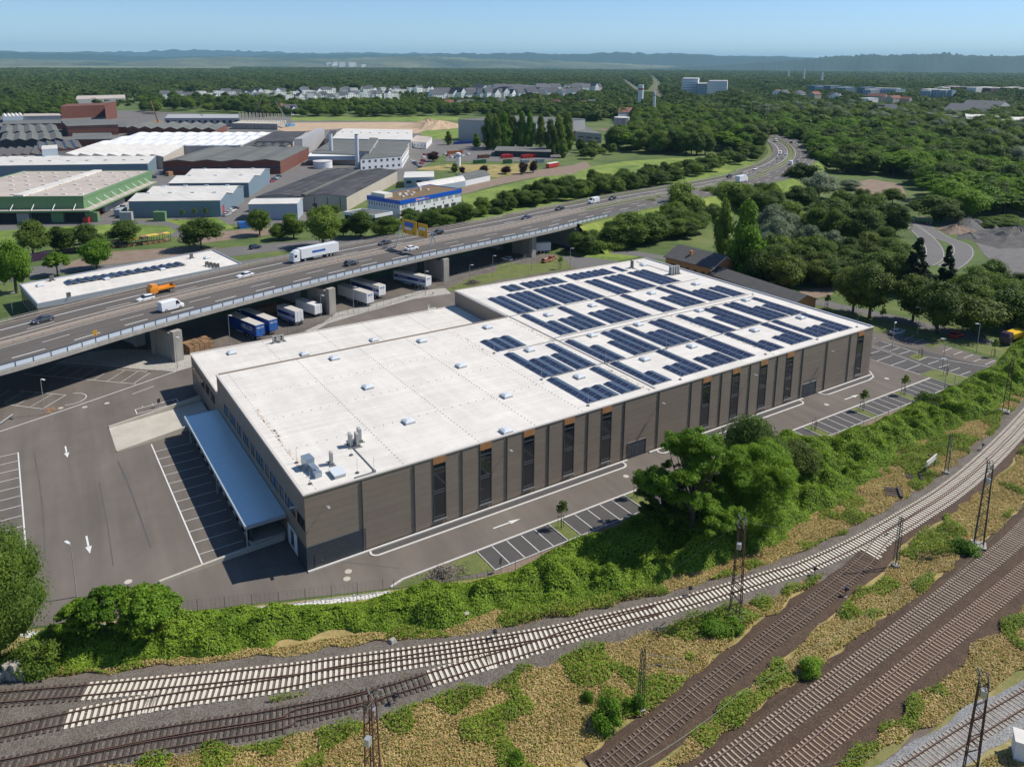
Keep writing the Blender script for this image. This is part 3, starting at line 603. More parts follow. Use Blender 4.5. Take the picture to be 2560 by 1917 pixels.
# right hand car park
for q in ([(142.48,7.64),(146.1,7.6)], [(139.3,3.98),(145.75,4.11)], [(139.47,0.59),(145.59,0.51)], [(139.27,-2.92),(145.75,-2.79)], [(148.26,8.62),(152.53,8.57)], [(148.06,6.17),(152.15,6.18)], [(148,3.69),(152.31,3.51)], [(148.16,-1.1),(151.87,-1.01)],
          [(147.71,-3.65),(152.12,-3.78)], [(147.75,-6.17),(151.75,-6.37)], [(147.56,-8.75),(151.74,-8.86)], [(147.53,-11.19),(151.66,-11.33)], [(158.82,11.21),(163.45,11.39)], [(158.95,8.9),(163.96,9.13)], [(158.76,6.29),(163.71,6.47)], [(158.79,-1.06),(163.32,-0.81)],
          [(158.58,-3.64),(163.09,-3.55)], [(158.66,-6.14),(163.13,-6.09)], [(158.54,-8.56),(163.26,-8.54)], [(139,5.41),(140.02,-6.21)], [(147.2,10.32),(146.1,-6.04)], [(152.95,11.55),(152.77,1.7)], [(152.12,-0.87),(158.54,-13.4)], [(147.69,-13.62),(158.54,-13.4)],
          [(146.1,-6.04),(147.54,-13.69)], [(158.83,-11),(163.77,-10.89)]): mark(b, q[0], q[1], .13, .061)
b.build('parking_markings', 'paint', kind='structure')
sheet('parking_bays', [(144.48,8.92),(147.62,10.59),(146.49,-5.83),(140.31,-6.05),(139.15,5.51)], .047, 'paver'); sheet('parking_bays', [(149.42,11.05),(153.21,11.72),(158.7,-13.32),(147.84,-13.54),(146.25,-5.95)], .046, 'paver')
sheet('planting_islands', [(148.34,1.5),(152.47,1.68),(152.12,-0.87),(147.88,-1.11)], .055, 'lawn')
sheet('planting_islands', [(158.72,3.64),(161.6,3.97),(163.42,1.76),(159.55,1.55)], .055, 'lawn')
# kerbs
b = MB()
def kerbline(pts, w=.22, h=.12):
    pl = [Vector((*p, 0)) for p in pts]; N = normals(pl); wallrib(b, pl, N, -w/2, w/2, .0, .03+h)
kerbline([(8.2, -9.2), (10.2, -8.6), (21.8, -8.6), (139.8, -8.55)], .3)
kerbline([(21.75, -8.6), (21.75, -13.6)], .12)
for s0 in ST: kerbline([(s0+12.55, -8.7), (s0+12.55, -13.6)], .12); kerbline([(s0+14.97, -8.7), (s0+14.97, -13.6)], .12) if s0 < 125 else None
def loop(x0, x1):
    pts = [(x0+.2, -.5)]+[(x0+.9-.9*math.cos(t), -1.0-.95*math.sin(t)) for t in np.linspace(.2, 1.57, 6)]+[(x1-1.2+1.2*math.sin(t), -.95-1.0*math.cos(t)) for t in np.linspace(0, 1.4, 6)]+[(x1, -.5)]
    kerbline(pts, .32, .1)
loop(8.8, 56.3); loop(64.2, 104.7)
kerbline([(111.3, -.6), (111.6, -1.5), (112.4, -1.85), (127, -1.9), (129.6, -1.3), (131.6, .8), (131.7, 2)], .3, .1)
kerbline([(0, -.35), (57.5, -.35)], .35, .2); kerbline([(62.7, -.35), (106, -.35)], .35, .2); kerbline([(111, -.35), (130, -.35)], .35, .2)
kerbline([(32.82,93.88),(38.94,98.57),(50.05,101.98),(67.77,106.45),(80.5,105.27)], .2)
b.build('kerb', 'kerb', kind='structure')
sheet('verge_paving', [(9.2, -1.75), (56, -1.75), (56, -.5), (9.2, -.5)], .05, 'paver'); sheet('verge_paving', [(65, -1.8), (104, -1.8), (104, -.5), (65, -.5)], .05, 'paver'); sheet('verge_paving', [(112, -1.7), (128.5, -1.7), (130, -.5), (112, -.5)], .05, 'paver')
for pts_, w_, m_ in (([(-17.68,47.31),(-17.35,39.09),(-17.16,29.56),(-17.1,21.53),(-17.1,16.08)], .12, 'slate'), ([(-21.22,41.55),(-21.6,26.32),(-22.17,14.28)], .07, 'slate'), ([(-29.73,58.18),(-29.46,39.52),(-29.9,20.86)], .12, 'asphalt2'), ([(-5.72,4.42),(2.17,1.37),(11.12,-6.35)], .07, 'slate'), ([(-22.38,63.36),(-11.62,65.56),(-3.3,72.54)], .07, 'slate')):
    pl = smooth(pts_, 2); N = normals(pl); b = MB(); ribbon(b, pl, N, -w_, w_, .035); b.build('asphalt_joint', m_, kind='structure')
# manhole covers
b = MB()
for x, y in ([(4.7,-3.06),(3.95,-4.43)]+[(-20.86,10.71)]+[(53.73,-4.29)]+[(107.74,-4.77),(131.24,-3.45)]+[(-20.32,74.63),(-16.36,74.33),(-24.4,76.72)]): b.cyl(x, y, .05, .06, .5, 14)
o = b.build('manhole_covers', 'slab', kind='structure')
# dock walls, ramp
b = MB(); b.face((-17.4, 51.0, .06), (-17.4, 61.9, .06), (-.3, 63.2, .9), (-.3, 53.8, .9)); b.face((-17.4, 51.0, .0), (-17.4, 51.0, .06), (-.3, 53.8, .9), (-.3, 53.8, 0))
b.build('loading_ramp', 'slab', kind='structure')
def wall(label, p, q, h0, h1, w=.35, m='concrete', name='retaining_wall', cat='wall', parts=0):
    t = thing(name, label, cat, (p[0], p[1], 0)); d = Vector((q[0]-p[0], q[1]-p[1], 0)); L = d.length; d.normalize(); n = Vector((-d.y, d.x, 0))*w/2; k = max(1, parts or int(L/2.5))
    for i in range(k):
        a = Vector((*p, 0))+d*(L*i/k+.01); e = Vector((*p, 0))+d*(L*(i+1)/k-.01); za, ze = h0+(h1-h0)*i/k, h0+(h1-h0)*(i+1)/k
        bb = MB(); bb.addm([a-n, e-n, e+n, a+n, a-n+Vector((0, 0, za)), e-n+Vector((0, 0, ze)), e+n+Vector((0, 0, ze)), a+n+Vector((0, 0, za))], BOXF); bb.build('wall_block', m, t)
wall('pale concrete wall between the dark dock bays and the lower driveway', (-17.4, 8.2), (-.4, 8.95), .35, 1.0, .4, 'slab')
wall('low concrete wall on the near side of the sunlit loading ramp', (-17.4, 50.9), (-.5, 53.6), .25, 1.3, .35, 'slab')
wall('concrete wall on the far side of the sunlit loading ramp', (-17.4, 62.1), (-.5, 63.6), .3, 2.0, .4, 'slab')
# gabion wall of white stones: facing stones built one by one
t = thing('gabion_wall', 'white stone gabion wall under the wire fence in front of the driveway', 'gabion wall', (-20, 0, 0))
GP = [(-60, 18.5), (-35.3, 9.0), (-30.3, 6.0), (-15.6, .2), (-5.3, -4.4), (8.0, -9.7)]
pl = smooth(GP, .5); N = normals(pl); b = MB(); wallrib(b, pl, N, -1.25, -.15, -.9, .05); b.build('cage', 'stone', t)
stones = []
for k in range(5):
    bb = MB(); rs = random.Random(k); vs = []
    for z in (-.09, .09):
        for i in range(6): a = i*1.047+rs.uniform(-.2, .2); r = rs.uniform(.12, .2); vs.append((r*math.cos(a), r*math.sin(a), z*rs.uniform(.6, 1.2)))
    bb.addm(vs, [(6, 7, 8, 9, 10, 11), (5, 4, 3, 2, 1, 0)]+[(i, (i+1) % 6, (i+1) % 6+6, i+6) for i in range(6)])
    me = bpy.data.meshes.new('stone'); me.from_pydata(bb.v, [], bb.f); me.materials.append(M['stone']); stones.append(me)
im = t.matrix_basis.inverted(); allp = [(i, o) for i in range(0, len(pl)) for o in (-1.1, -.85, -.6, -.35)]
rs = random.Random(3); rs.shuffle(allp)
for i, o in allp[:280]:
    s = bpy.data.objects.new('stone', rs.choice(stones)); COL.objects.link(s); s.parent = t; q = pl[i]+N[i]*(o+rs.uniform(-.1, .1)); s.location = im @ Vector((q.x, q.y, .08)); s.rotation_euler = (0, 0, rs.uniform(0, 6)); s.scale = (rs.uniform(.8, 1.3),)*3
bb = MB()
for i, o in allp[280:]:
    q = pl[i]+N[i]*o; bb.obox(q.x, q.y, .0, rs.uniform(.2, .4), rs.uniform(.2, .35), rs.uniform(.06, .16), rs.uniform(0, 3), .6)
bb.build('stones', 'stone', t, kind='stuff')
# ================= main hall =================
H, HL, W1, X1, W2, LB = 11.5, 7.7, 49.14, 64.2, 73.9, 129.8
hall = thing('logistics_hall', 'long brown metal hall with white roof and tall narrow windows', 'warehouse', (0, 0, 0))
b = MB(); b.prism([(0.1, 0.1), (LB-.1, .1), (LB-.1, W2-.1), (X1, W2-.1), (X1, W1), (.1, W1)], 0, H-.35); b.build('wall', 'panel', hall)
b = MB(); b.prism([(.1, W1+.02), (X1-.02, W1+.02), (X1-.02, W2-.6), (.1, W2-.6)], 0, HL-.25); b.build('low_wing_wall', 'panel', hall)
b = MB(); b.prism([(.3, .3), (LB-.3, .3), (LB-.3, W2-.3), (X1+.2, W2-.3), (X1+.2, W1-.2), (.3, W1-.2)], H-.34, H-.12); b.build('roof', 'membrane', hall)
b = MB(); b.prism([(.3, W1+.1), (X1-.1, W1+.1), (X1-.1, W2-.9), (.3, W2-.9)], HL-.24, HL-.1); b.build('low_roof', 'membrane', hall)
def ringkerb(poly, w, z0, z1, name, m):
    pl = [Vector((*p, 0)) for p in poly]
    for i in range(len(pl)-1):
        d = (pl[i+1]-pl[i]).normalized(); n = Vector((-d.y, d.x, 0))*w; a, e = pl[i], pl[i+1]
        b = MB(); b.addm([a, e, e+n, a+n, a+Vector((0, 0, .001)), e, e+n, a+n], BOXF); b.v = [(x, y, z0) for x, y, _ in b.v[:4]]+[(x, y, z1) for x, y, _ in b.v[:4]]; b.build(name, m, hall)
ringkerb([(-.06, -.06), (LB+.06, -.06)], .42, H-.2, H+.0, 'roof_edge', 'trimwhite')
ringkerb([(-.06, W1+.06), (-.06, .37)], .42, H-.33, H+.003, 'roof_edge', 'trimwhite')
ringkerb([(LB+.06, .37), (LB+.06, W2+.06)], .6, H-.33, H+.12, 'parapet', 'coping')
ringkerb([(LB-.55, W2+.06), (X1-.06, W2+.06)], .42, H-.33, H+.006, 'roof_edge', 'trimwhite')
ringkerb([(X1-.06, W2-.37), (X1-.06, W1+.45)], .36, H-.33, H+.009, 'roof_edge', 'trimwhite')
ringkerb([(X1-.1, W1+.06), (.37, W1+.06)], .4, H-.33, H+.05, 'roof_edge', 'panel')
ringkerb([(-.05, W2-.55), (-.05, W1+.1)], .4, HL-.24, HL+.05, 'roof_edge', 'trimwhite')
ringkerb([(X1-.1, W2-.5), (.36, W2-.5)], .5, HL-.24, HL+.08, 'roof_edge', 'trimwhite')
# long facade: cladding boards course by course, tall windows, downpipes, doors
WX = [19.45+8.06*i for i in range(5)]+[75.9+8.06*i for i in range(4)]+[124.2]
PIPES = [8.3, 16.4]+[24.4+8.08*i for i in range(14)]
PIPES = [p for p in PIPES if p < 129]
cuts = sorted([0.05]+PIPES+[LB-.05]); zc = [0.25+i*1.12 for i in range(11)]; zc[-1] = H-.2; panels = {}
def wpanel(x0, x1, z0, z1):
    k = (round(x1-x0, 1), round(z1-z0, 2))
    if k not in panels:
        bb = MB(); w, h = x1-x0-.03, z1-z0-.025
        bb.box(0, w, -.06, 0, 0, h); me = bpy.data.meshes.new('cladding_panel'); me.from_pydata(bb.v, [], bb.f); me.materials.append(M['panel']); panels[k] = me
    o = bpy.data.objects.new('cladding_panel', panels[k]); COL.objects.link(o); o.parent = hall; o.location = (x0+.015, .1, z0)
for x0, x1 in zip(cuts, cuts[1:]):
    w = [x for x in WX if x0 < x < x1]
    segs = [(x0+.03, x1-.03)] if not w else [(x0+.03, w[0]-.03), (w[0]+2.15, x1-.03)]
    for z0, z1 in zip(zc, zc[1:]):
        for s0, s1 in segs:
            if s1-s0 < .2 or s1-s0 > 20: continue
            if s1 < 8.4 and z1 < 3.8: continue
            if z0 < 2.9 and ((57 < s0 < 57.5 and not w) or (105 < s0 < 106)):
                d0, d1 = (57.85, 62.0) if s0 < 60 else (106.3, 110.5)
                wpanel(s0, d0-.05, z0, z1); wpanel(d1+.05, s1, z0, z1); continue
            wpanel(s0, s1, z0, z1)
b = MB(); b.box(.0, 8.6, -.07, .1, .05, 3.62)
for i in range(9): b.box(0.02, 8.58, -.10, -.07, .35+i*.38, .40+i*.38)
b.build('dark_base_cladding', 'anthracite', hall)
for p in PIPES:
    b = MB(); b.bar((p, -.06, .2), (p, -.06, H-.25), .085, 6); b.build('downpipe', 'pipe', hall)
for x in WX:
    b = MB(); b.box(x, x+2.12, .02, .12, 1.15, 10.15); f = b.build('window', 'glass', hall)
    b = MB(); b.box(x-.02, x+.1, -.05, .02, 1.05, 10.25).box(x+2.02, x+2.14, -.05, .02, 1.05, 10.25)
    for z in (1.05, 5.35, 9.3, 10.12): b.box(x+.1, x+2.02, -.05, .02, z, z+.14)
    b.build('frame', 'frame', f); b = MB(); b.box(x-.05, x+2.2, -.14, -.05, .98, 1.06); b.build('sill', 'galv', f)
    for k in range(9):
        b = MB(); b.box(x+.235*k+.01, x+.235*k+.215, -.07, .03, 10.2, 11.29); b.build('wood_board', 'wood', hall)
for x0, x1 in ((57.85, 62.0), (106.3, 110.5)):
    b = MB(); b.box(x0, x1, .0, .11, .05, 3.0); d = b.build('roller_door', 'anthracite', hall)
    for i in range(3):
        for j in range(3): b = MB(); b.box(x0+.15+i*.75, x0+.8+i*.75, -.03, 0, .5+j*.7, 1.1+j*.7); b.build('pane', 'acgrille' if (i+j) % 2 else 'winblue', d)
    b = MB(); b.box(x0-.08, x0, -.08, .1, .05, 3.08).box(x1, x1+.08, -.08, .1, .05, 3.08).box(x0-.08, x1+.08, -.08, .1, 3.0, 3.09); b.build('frame', 'galvdark', d)
b = MB(); b.box(1.1, 2.3, -.13, -.1, .05, 2.15); d = b.build('door', 'p_darkgrey', hall); b = MB(); b.box(2.1, 2.18, -.2, -.13, 1.0, 1.1); b.build('handle', 'galv', d)
# left facade: vertical panels, window band, wooden fields
for i, y in enumerate(np.arange(0.1, W1-.5, 6.1)):
    y1 = min(y+6.06, W1); b = MB(); b.box(-.02, .1, y, y1, .2, 5.9); b.build('cladding_panel', 'panel', hall); b = MB(); b.box(-.02, .1, y, y1, 7.75, H-.35); b.build('cladding_panel', 'panel', hall)
b = MB(); b.box(0, .1, 44.2, W1, 5.92, 7.73); b.build('cladding_panel', 'panel', hall)
ys = [(.4, 3.3, 'glass'), (3.3, 3.9, 'wood'), (3.9, 8.6, 'glass'), (8.6, 9.2, 'wood'), (9.2, 11.2, 'glass'), (11.2, 11.8, 'wood'), (11.8, 15.8, 'glass'), (15.8, 16.5, 'wood'), (16.5, 18.5, 'glass'), (18.5, 19.1, 'wood'), (19.1, 23.5, 'glass'), (23.5, 24.2, 'wood'), (24.2, 26.6, 'glass'), (26.6, 27.3, 'wood'), (27.3, 31.5, 'glass'), (31.5, 32.2, 'wood'), (32.2, 35.2, 'glass'), (35.2, 35.9, 'wood'), (35.9, 40.2, 'glass'), (40.2, 40.9, 'wood'), (40.9, 44.1, 'glass')]
for y0, y1, m in ys:
    b = MB()
    if m == 'wood': b.box(-.03, .1, y0+.01, y1-.01, 5.93, 7.72); b.build('wood_panel', 'wood', hall)
    else:
        b.box(.02, .1, y0, y1, 5.92, 7.74); f = b.build('window', 'glass', hall); b = MB(); b.box(-.03, .02, y0, y1, 5.92, 6.0).box(-.03, .02, y0, y1, 7.66, 7.74)
        for yy in np.arange(y0, y1+.01, (y1-y0)/max(1, round((y1-y0)/1.6))): b.box(-.03, .02, max(y0, yy-.04), min(y1, yy+.04), 6.0, 7.66)
        b.build('frame', 'frame', f)
for y0, y1, m in [(71.6, 68.4, 'g'), (68.4, 67.7, 'w'), (67.7, 64.6, 'g'), (64.6, 64, 'w'), (64, 60.3, 'g'), (60.3, 59.6, 'w'), (59.6, 56.2, 'g'), (56.2, 55.5, 'w'), (55.5, 52.6, 'g')]:
    b = MB(); b.box(-.04, .1, y1, y0, 4.2, 5.9); b.build('window' if m == 'g' else 'wood_panel', 'glass' if m == 'g' else 'wood', hall)
b = MB(); b.box(-.06, .1, 3.9, 8.0, .1, 3.3); d = b.build('service_door', 'wallwhite', hall); b = MB(); b.box(-.09, -.06, 5.2, 6.6, .6, 3.0); b.build('pane', 'winblue', d)
b = MB(); b.box(-.05, .1, .1, 3.7, .1, 3.6); b.build('dark_base_cladding', 'anthracite', hall)
# canopy over the loading docks
b = MB(); b.box(-5.9, -.1, 8.2, 49.6, 4.15, 4.4); b.build('dock_canopy', 'canopyroof', hall)
for y in np.arange(8, 48.5, .6): pass
b = MB()
for y in np.arange(7.9, 48.5, .75): b.box(-5.88, -.12, y+.6, y+.64, 4.4, 4.43)
b.build('canopy_seams', 'canopyroof', hall)
b = MB(); b.box(-6.02, -5.9, 8.1, 49.7, 3.95, 4.48).box(-5.9, -.1, 8.08, 8.2, 3.95, 4.48).box(-5.9, -.1, 49.6, 49.72, 3.95, 4.49); b.build('canopy_fascia', 'coping', hall)
b = MB(); b.box(-4.9, -.1, 9.0, 47.5, .05, 1.15); b.build('loading_platform', 'concrete', hall)
b = MB(); b.box(-5.0, -4.8, 9.2, 47.4, 1.15, 4.14); b.build('dock_front', 'anthracite', hall)
for i in range(12):
    y = 10.0+3.22*i; b = MB(); b.box(-5.08, -5.0, y, y+2.4, 1.2, 3.8); d = b.build('dock_door', 'p_darkgrey', hall)
    b = MB(); b.box(-5.35, -5.0, y-.2, y, 1.1, 4.1); b.build('dock_buffer', 'rubber', d); b = MB(); b.box(-5.35, -5.0, y+2.4, y+2.6, 1.1, 4.1); b.build('dock_buffer', 'rubber', d)
for y in (8.95, 27, 47.3): b = MB(); b.bar((-5.6, y, 0), (-5.6, y, 4.14), .1, 8); b.build('canopy_post', 'galv', hall)
# wall lamps on arms
for x in (3.0, 32.5, 64.9, 89.3, 113.6, 128.6):
    b = MB(); b.bar((x, .1, 9.0), (x, -.9, 9.3), .05, 6).obox(x, -1.15, 9.25, .35, .7, .12); b.build('wall_lamp', 'galv', hall)
b = MB(); b.bar((.1, 1.5, 9.0), (-.9, 1.5, 9.3), .05, 6).obox(-1.15, 1.5, 9.25, .7, .35, .12); b.build('wall_lamp', 'galv', hall)
# roof details: studs in lines, dirt bands, cable trays
b = MB(); 
def studs(x0, y0, x1, y1, st, z=H-.12):
    n = int(math.hypot(x1-x0, y1-y0)/st)
    for i in range(n+1): f = i/max(n, 1); b.obox(x0+(x1-x0)*f, y0+(y1-y0)*f, z, .14, .14, .08, 0, .6)
for x in (15, 27.7, 38.2, 47.9): studs(x, .8, x, 48.4, .95)
for y in (13.6, 25.2, 36.2): studs(2, y, 49, y, 1.55)
for x in (15, 27.7, 38.2, 50): studs(x, 50.5, x, 72.6, 1.0, HL-.1)
studs(2, 58, 62, 58, 1.5, HL-.1)
studs(2, .9, 2, 48, 1.2); studs(63.2, 1, 63.2, 48, 1.5); studs(97, 1, 97, 72, 1.5); studs(66, 72.3, 128, 72.3, 1.6)
b.build('roof_studs', 'stud', hall, kind='stuff')
b = MB()
for x, y0, y1 in ((63.4, 1, 13), (63.9, 27, 48), (97.0, 1, 12), (96.6, 17, 31), (96.9, 33, 46), (96.4, 52, 71), (2.2, 6, 30), (48.8, 30, 47)):
    yy = y0; rs = random.Random(int(x*y0))
    while yy < y1: w = rs.uniform(.12, .5); l = rs.uniform(.5, 1.8); cx = x+rs.uniform(-.3, .3); b.face((cx-w, yy, H-.116), (cx+w, yy+rs.uniform(-.2, .2), H-.116), (cx+w*.5, yy+l, H-.116), (cx-w*.7, yy+l*.8, H-.116)); yy += l*rs.uniform(.5, 1.4)
b.build('roof_dirt', 'roofstain', hall, kind='stuff')
b = MB(); b.box(64.6, 64.8, 1, 72.5, H-.1, H-.02)
for y in (14.75, 29.8+.2, 31.9, 49.1): b.box(64.8, 126, y-.08, y+.08, H-.1, H-.03)
b.box(52, 64.6, 15.2, 15.35, H-.1, H-.03); b.box(52.5, 64.6, 30.6, 30.72, H-.1, H-.03); b.box(10.6, 10.75, .6, 9, H-.1, H+.02); b.box(7.5, 10.6, .55, .75, H-.1, H+.02); b.box(118.2, 118.4, 56, 67, H-.1, H-.02); b.box(124.2, 124.4, 56, 72, H-.1, H-.02)
b.build('cable_trays', 'galvdark', hall, kind='stuff')
# lap seams of the roof sheets (thin raised welds)
b = MB()
for y in np.arange(2.0, W1-1, 1.5): b.box(.6, 64.4, y, y+.035, H-.12, H-.108)
for y in np.arange(2.0, W2-1, 1.5): b.box(64.9, LB-1, y, y+.035, H-.12, H-.108)
for y in np.arange(W1+1.5, W2-1.5, 1.5): b.box(.6, X1-.6, y, y+.035, HL-.1, HL-.088)
b.build('roof_seams', mat('weld_seam', (.70, .68, .64), .8), hall, kind='stuff')
# skylights
def skylight_proto():
    t = thing('roof_skylight', 'x', 'skylight', (0, 0, -500)); b = MB(); b.box(-.85, .85, -.85, .85, 0, .32); b.build('upstand', 'galv', t, world=False)
    b = MB(); b.obox(0, 0, .32, 1.75, 1.75, .1, 0, .93).obox(0, 0, .42, 1.6, 1.6, .22, 0, .5); b.build('dome', 'dome', t, world=False); return t
SKY = [(21.4, 45.2, H), (40.3, 44.9, H), (56.4, 45, H), (21.4, 28.7, H), (40.4, 28.6, H), (40.3, 12.4, H), (21.5, 12.4, H), (56.3, 28.6, H), (56.3, 12.3, H), (72.8, 45, H), (86, 45.2, H), (105.3, 45.4, H), (121.2, 45.5, H), (121.1, 28.7, H), (105, 28.8, H), (104.9, 12.4, H), (121, 12.6, H), (85.9, 28.8, H), (72.6, 28.7, H), (85.9, 12.6, H), (72.7, 12.4, H), (123.2, 67.8, H), (33.0, 1.2, H), (36.2, 60.4, HL), (20.3, 60.2, HL), (7.5, 69, HL)]
rows = {45: 'farthest row', 28: 'middle row', 12: 'nearest row'}
sk0 = skylight_proto(); f0 = True
for i, (x, y, z) in enumerate(SKY):
    rw = next((v for k, v in rows.items() if abs(y-k) < 1.6), None)
    if z == HL: lb = 'skylight dome on the low rear roof, '+('rightmost', 'middle one', 'leftmost')[i-23]
    elif rw is None: lb = 'skylight dome near the far right roof corner' if x > 100 else 'half hidden skylight close to the front roof edge'
    else:
        same = sorted([q[0] for q in SKY if q[2] == H and abs(q[1]-y) < 1.6]); k = same.index(x)+1
        lb = '%s skylight from the left in the %s on the upper roof%s' % (('first', 'second', 'third', 'fourth', 'fifth', 'sixth', 'seventh')[k-1], rw, ', among solar panels' if x > 64 else '')
    if f0: sk0.location = (x, y, z-.12); sk0['label'] = lb; sk0['group'] = 'roof skylights of the big hall'; f0 = False
    else: dup(sk0, (x, y, z-.12), 0, lb, 'roof skylights of the big hall')
# solar arrays: east-west tents; every module an object
def tent_meshes():
    out = []
    for s in (0, 1):
        b = MB(); x0, x1 = (0, 1.13) if s == 0 else (1.21, 2.34); z0, z1 = (.08, .32) if s == 0 else (.32, .08)
        vs = lambda e, y0, y1, dz: [(x0+e, y0, z0+dz), (x1-e, y0, z1+dz), (x1-e, y1, z1+dz), (x0+e, y1, z0+dz)]
        b.use(1).addm(vs(0, .02, 1.72, -.03)+vs(0, .02, 1.72, .0), BOXF); 
        for a, c in ((.05, .85), (.88, 1.69)): b.use(0).addm(vs(.03, a, c, .001)+vs(.03, a, c, .008), BOXF)
        me = bpy.data.meshes.new('solar_panel'); me.from_pydata(b.v, [], b.f); me.materials.append(M['pv']); me.materials.append(M['pvframe']); me.polygons.foreach_set('material_index', b.mi); out.append(me)
    return out
TM = tent_meshes()
ARR = [('left of the cable tray, alone at the far end', [(50.4+2.42*i, 31.4, 4) for i in range(3)]),
 ('left of the cable tray, three stepped rows behind the skylight', [(50.6, 15.5, 8), (53.0, 15.5, 5), (55.4, 15.5, 5)]), ('left of the cable tray, two rows touching it', [(58.3, 15.5, 5), (60.7, 15.5, 8)]),
 ('left of the cable tray, front block of one long and two short rows', [(50.4, 2.4, 7), (52.8, 2.4, 3), (55.2, 2.4, 3)]), ('left of the cable tray, front pair beside it', [(58.0, 2.3, 3), (60.4, 2.3, 7)]),
 ('front row, first block right of the cable tray', [(65.4, 2.2, 7), (67.8, 2.2, 3)]), ('front row, second block right of the cable tray', [(72.7, 2.4, 3), (75.1, 2.4, 3), (77.5, 2.4, 7)]),
 ('front row, third block right of the tray, three short rows', [(80.95, 2.4, 3), (83.4, 2.4, 3), (85.8, 2.4, 3)]), ('front row, pair of long rows in the middle', [(88.6, 2.3, 7), (91, 2.3, 7)]),
 ('front row, block just right of the dirt valley', [(97.3, 2.1, 7), (99.7, 2.1, 3)]), ('front row, second block right of the dirt valley', [(104.4, 2.3, 3), (106.9, 2.3, 3), (109.3, 2.3, 7)]),
 ('front row, third block right of the dirt valley', [(113, 2.3, 7), (115.4, 2.3, 3), (117.8, 2.3, 3)]), ('front row, block nearest the far right corner', [(120.5, 2.1, 3), (123, 2.1, 7)]),
 ('second row, first block right of the cable tray', [(65.4, 15.1, 8), (67.9, 15.1, 5)]), ('second row, second block right of the tray', [(72.6, 15.2, 5), (75.1, 15.2, 8), (77.5, 15.2, 8)]),
 ('second row, third block right of the tray', [(81.2, 15.1, 8), (83.6, 15.1, 5), (86, 15.1, 5)]), ('second row, pair of long rows before the valley', [(88.8, 15.1, 8), (91.2, 15.1, 8)]),
 ('second row, first block past the dirt valley', [(97.4, 15, 8), (99.8, 15, 6)]), ('second row, second block past the valley', [(103.8, 15.1, 5), (106.3, 15.1, 8), (108.8, 15.1, 8)]),
 ('second row, third block past the valley', [(113.2, 15.2, 8), (115.6, 15.2, 8), (118, 15.2, 5)]), ('second row, block at the right parapet', [(120.9, 15, 5), (123.3, 15, 8)]),
 ('third row, first block right of the tray', [(67.1, 32.5, 9), (69.5, 32.5, 5)]), ('third row, second block with a long last row', [(72.7, 32.6, 5), (75.2, 32.6, 5), (77.7, 32.6, 9)]),
 ('third row, three equal short rows', [(81.3, 32.6, 5), (83.7, 32.6, 5), (86.1, 32.6, 5)]), ('third row, pair of long rows before the valley', [(88.9, 32.5, 9), (91.3, 32.5, 9)]),
 ('third row, first block past the dirt valley', [(97.1, 32.5, 9), (99.6, 32.5, 5)]), ('third row, second block past the valley', [(104.3, 32.7, 5), (106.8, 32.7, 5), (109.3, 32.7, 9)]),
 ('third row, third block past the valley', [(113.2, 32.8, 9), (115.6, 32.8, 5), (118, 32.8, 5)]), ('third row, block at the right parapet', [(121.1, 32.5, 5), (123.5, 32.5, 5)]),
 ('fourth row, leftmost pair of long rows', [(67.5, 49.4, 8), (69.9, 49.4, 8)]), ('fourth row, second block of three long rows', [(73.1, 49.7, 8), (75.5, 49.7, 8), (77.9, 49.7, 8)]),
 ('fourth row, third block of three long rows', [(81.4, 49.8, 8), (83.8, 49.8, 8), (86.2, 49.8, 8)]), ('fourth row, pair before the dirt valley', [(89.1, 49.5, 8), (91.5, 49.5, 8)]),
 ('fourth row, pair just past the valley', [(97.6, 49.2, 8), (100, 49.2, 8)]), ('fourth row, three rows past the valley', [(104.3, 49.6, 8), (106.7, 49.6, 8), (109.1, 49.6, 8)]), ('fourth row, last block before the fan units', [(113.3, 49.9, 8), (115.7, 49.9, 8), (118.1, 49.9, 8)]),
 ('rear row, leftmost short pair', [(75.8, 65.4, 3), (78.2, 65.4, 3)]), ('rear row, second short block', [(81.7, 65.3, 3), (84.1, 65.3, 3), (86.5, 65.3, 3)]), ('rear row, short pair before the valley', [(89.2, 65.2, 3), (91.6, 65.2, 3)]),
 ('rear row, long run of short rows past the valley', [(96.6+2.42*i, 65.4, 3) for i in range(6)]), ('rear row, single short row beside the fan unit', [(113.2, 65.5, 3)])]
for nm, cols in ARR:
    x0 = cols[0][0]; y0 = cols[0][1]; t = thing('solar_array', 'solar panels, '+nm, 'solar panels', (x0, y0, H-.12), 0, 'solar arrays on the white roof')
    for x, y, n in cols:
        for j in range(n):
            for s in (0, 1):
                o = bpy.data.objects.new('solar_panel', TM[s]); COL.objects.link(o); o.parent = t; o.location = (x-x0, y-y0+1.745*j, 0)
        for yy in (-.06, n*1.745+.01): b = MB(); b.box(x-x0+.1, x-x0+2.2, yy+y-y0, yy+y-y0+.05, 0, .1); b.build('mounting_rail', 'pvframe', t, world=False)
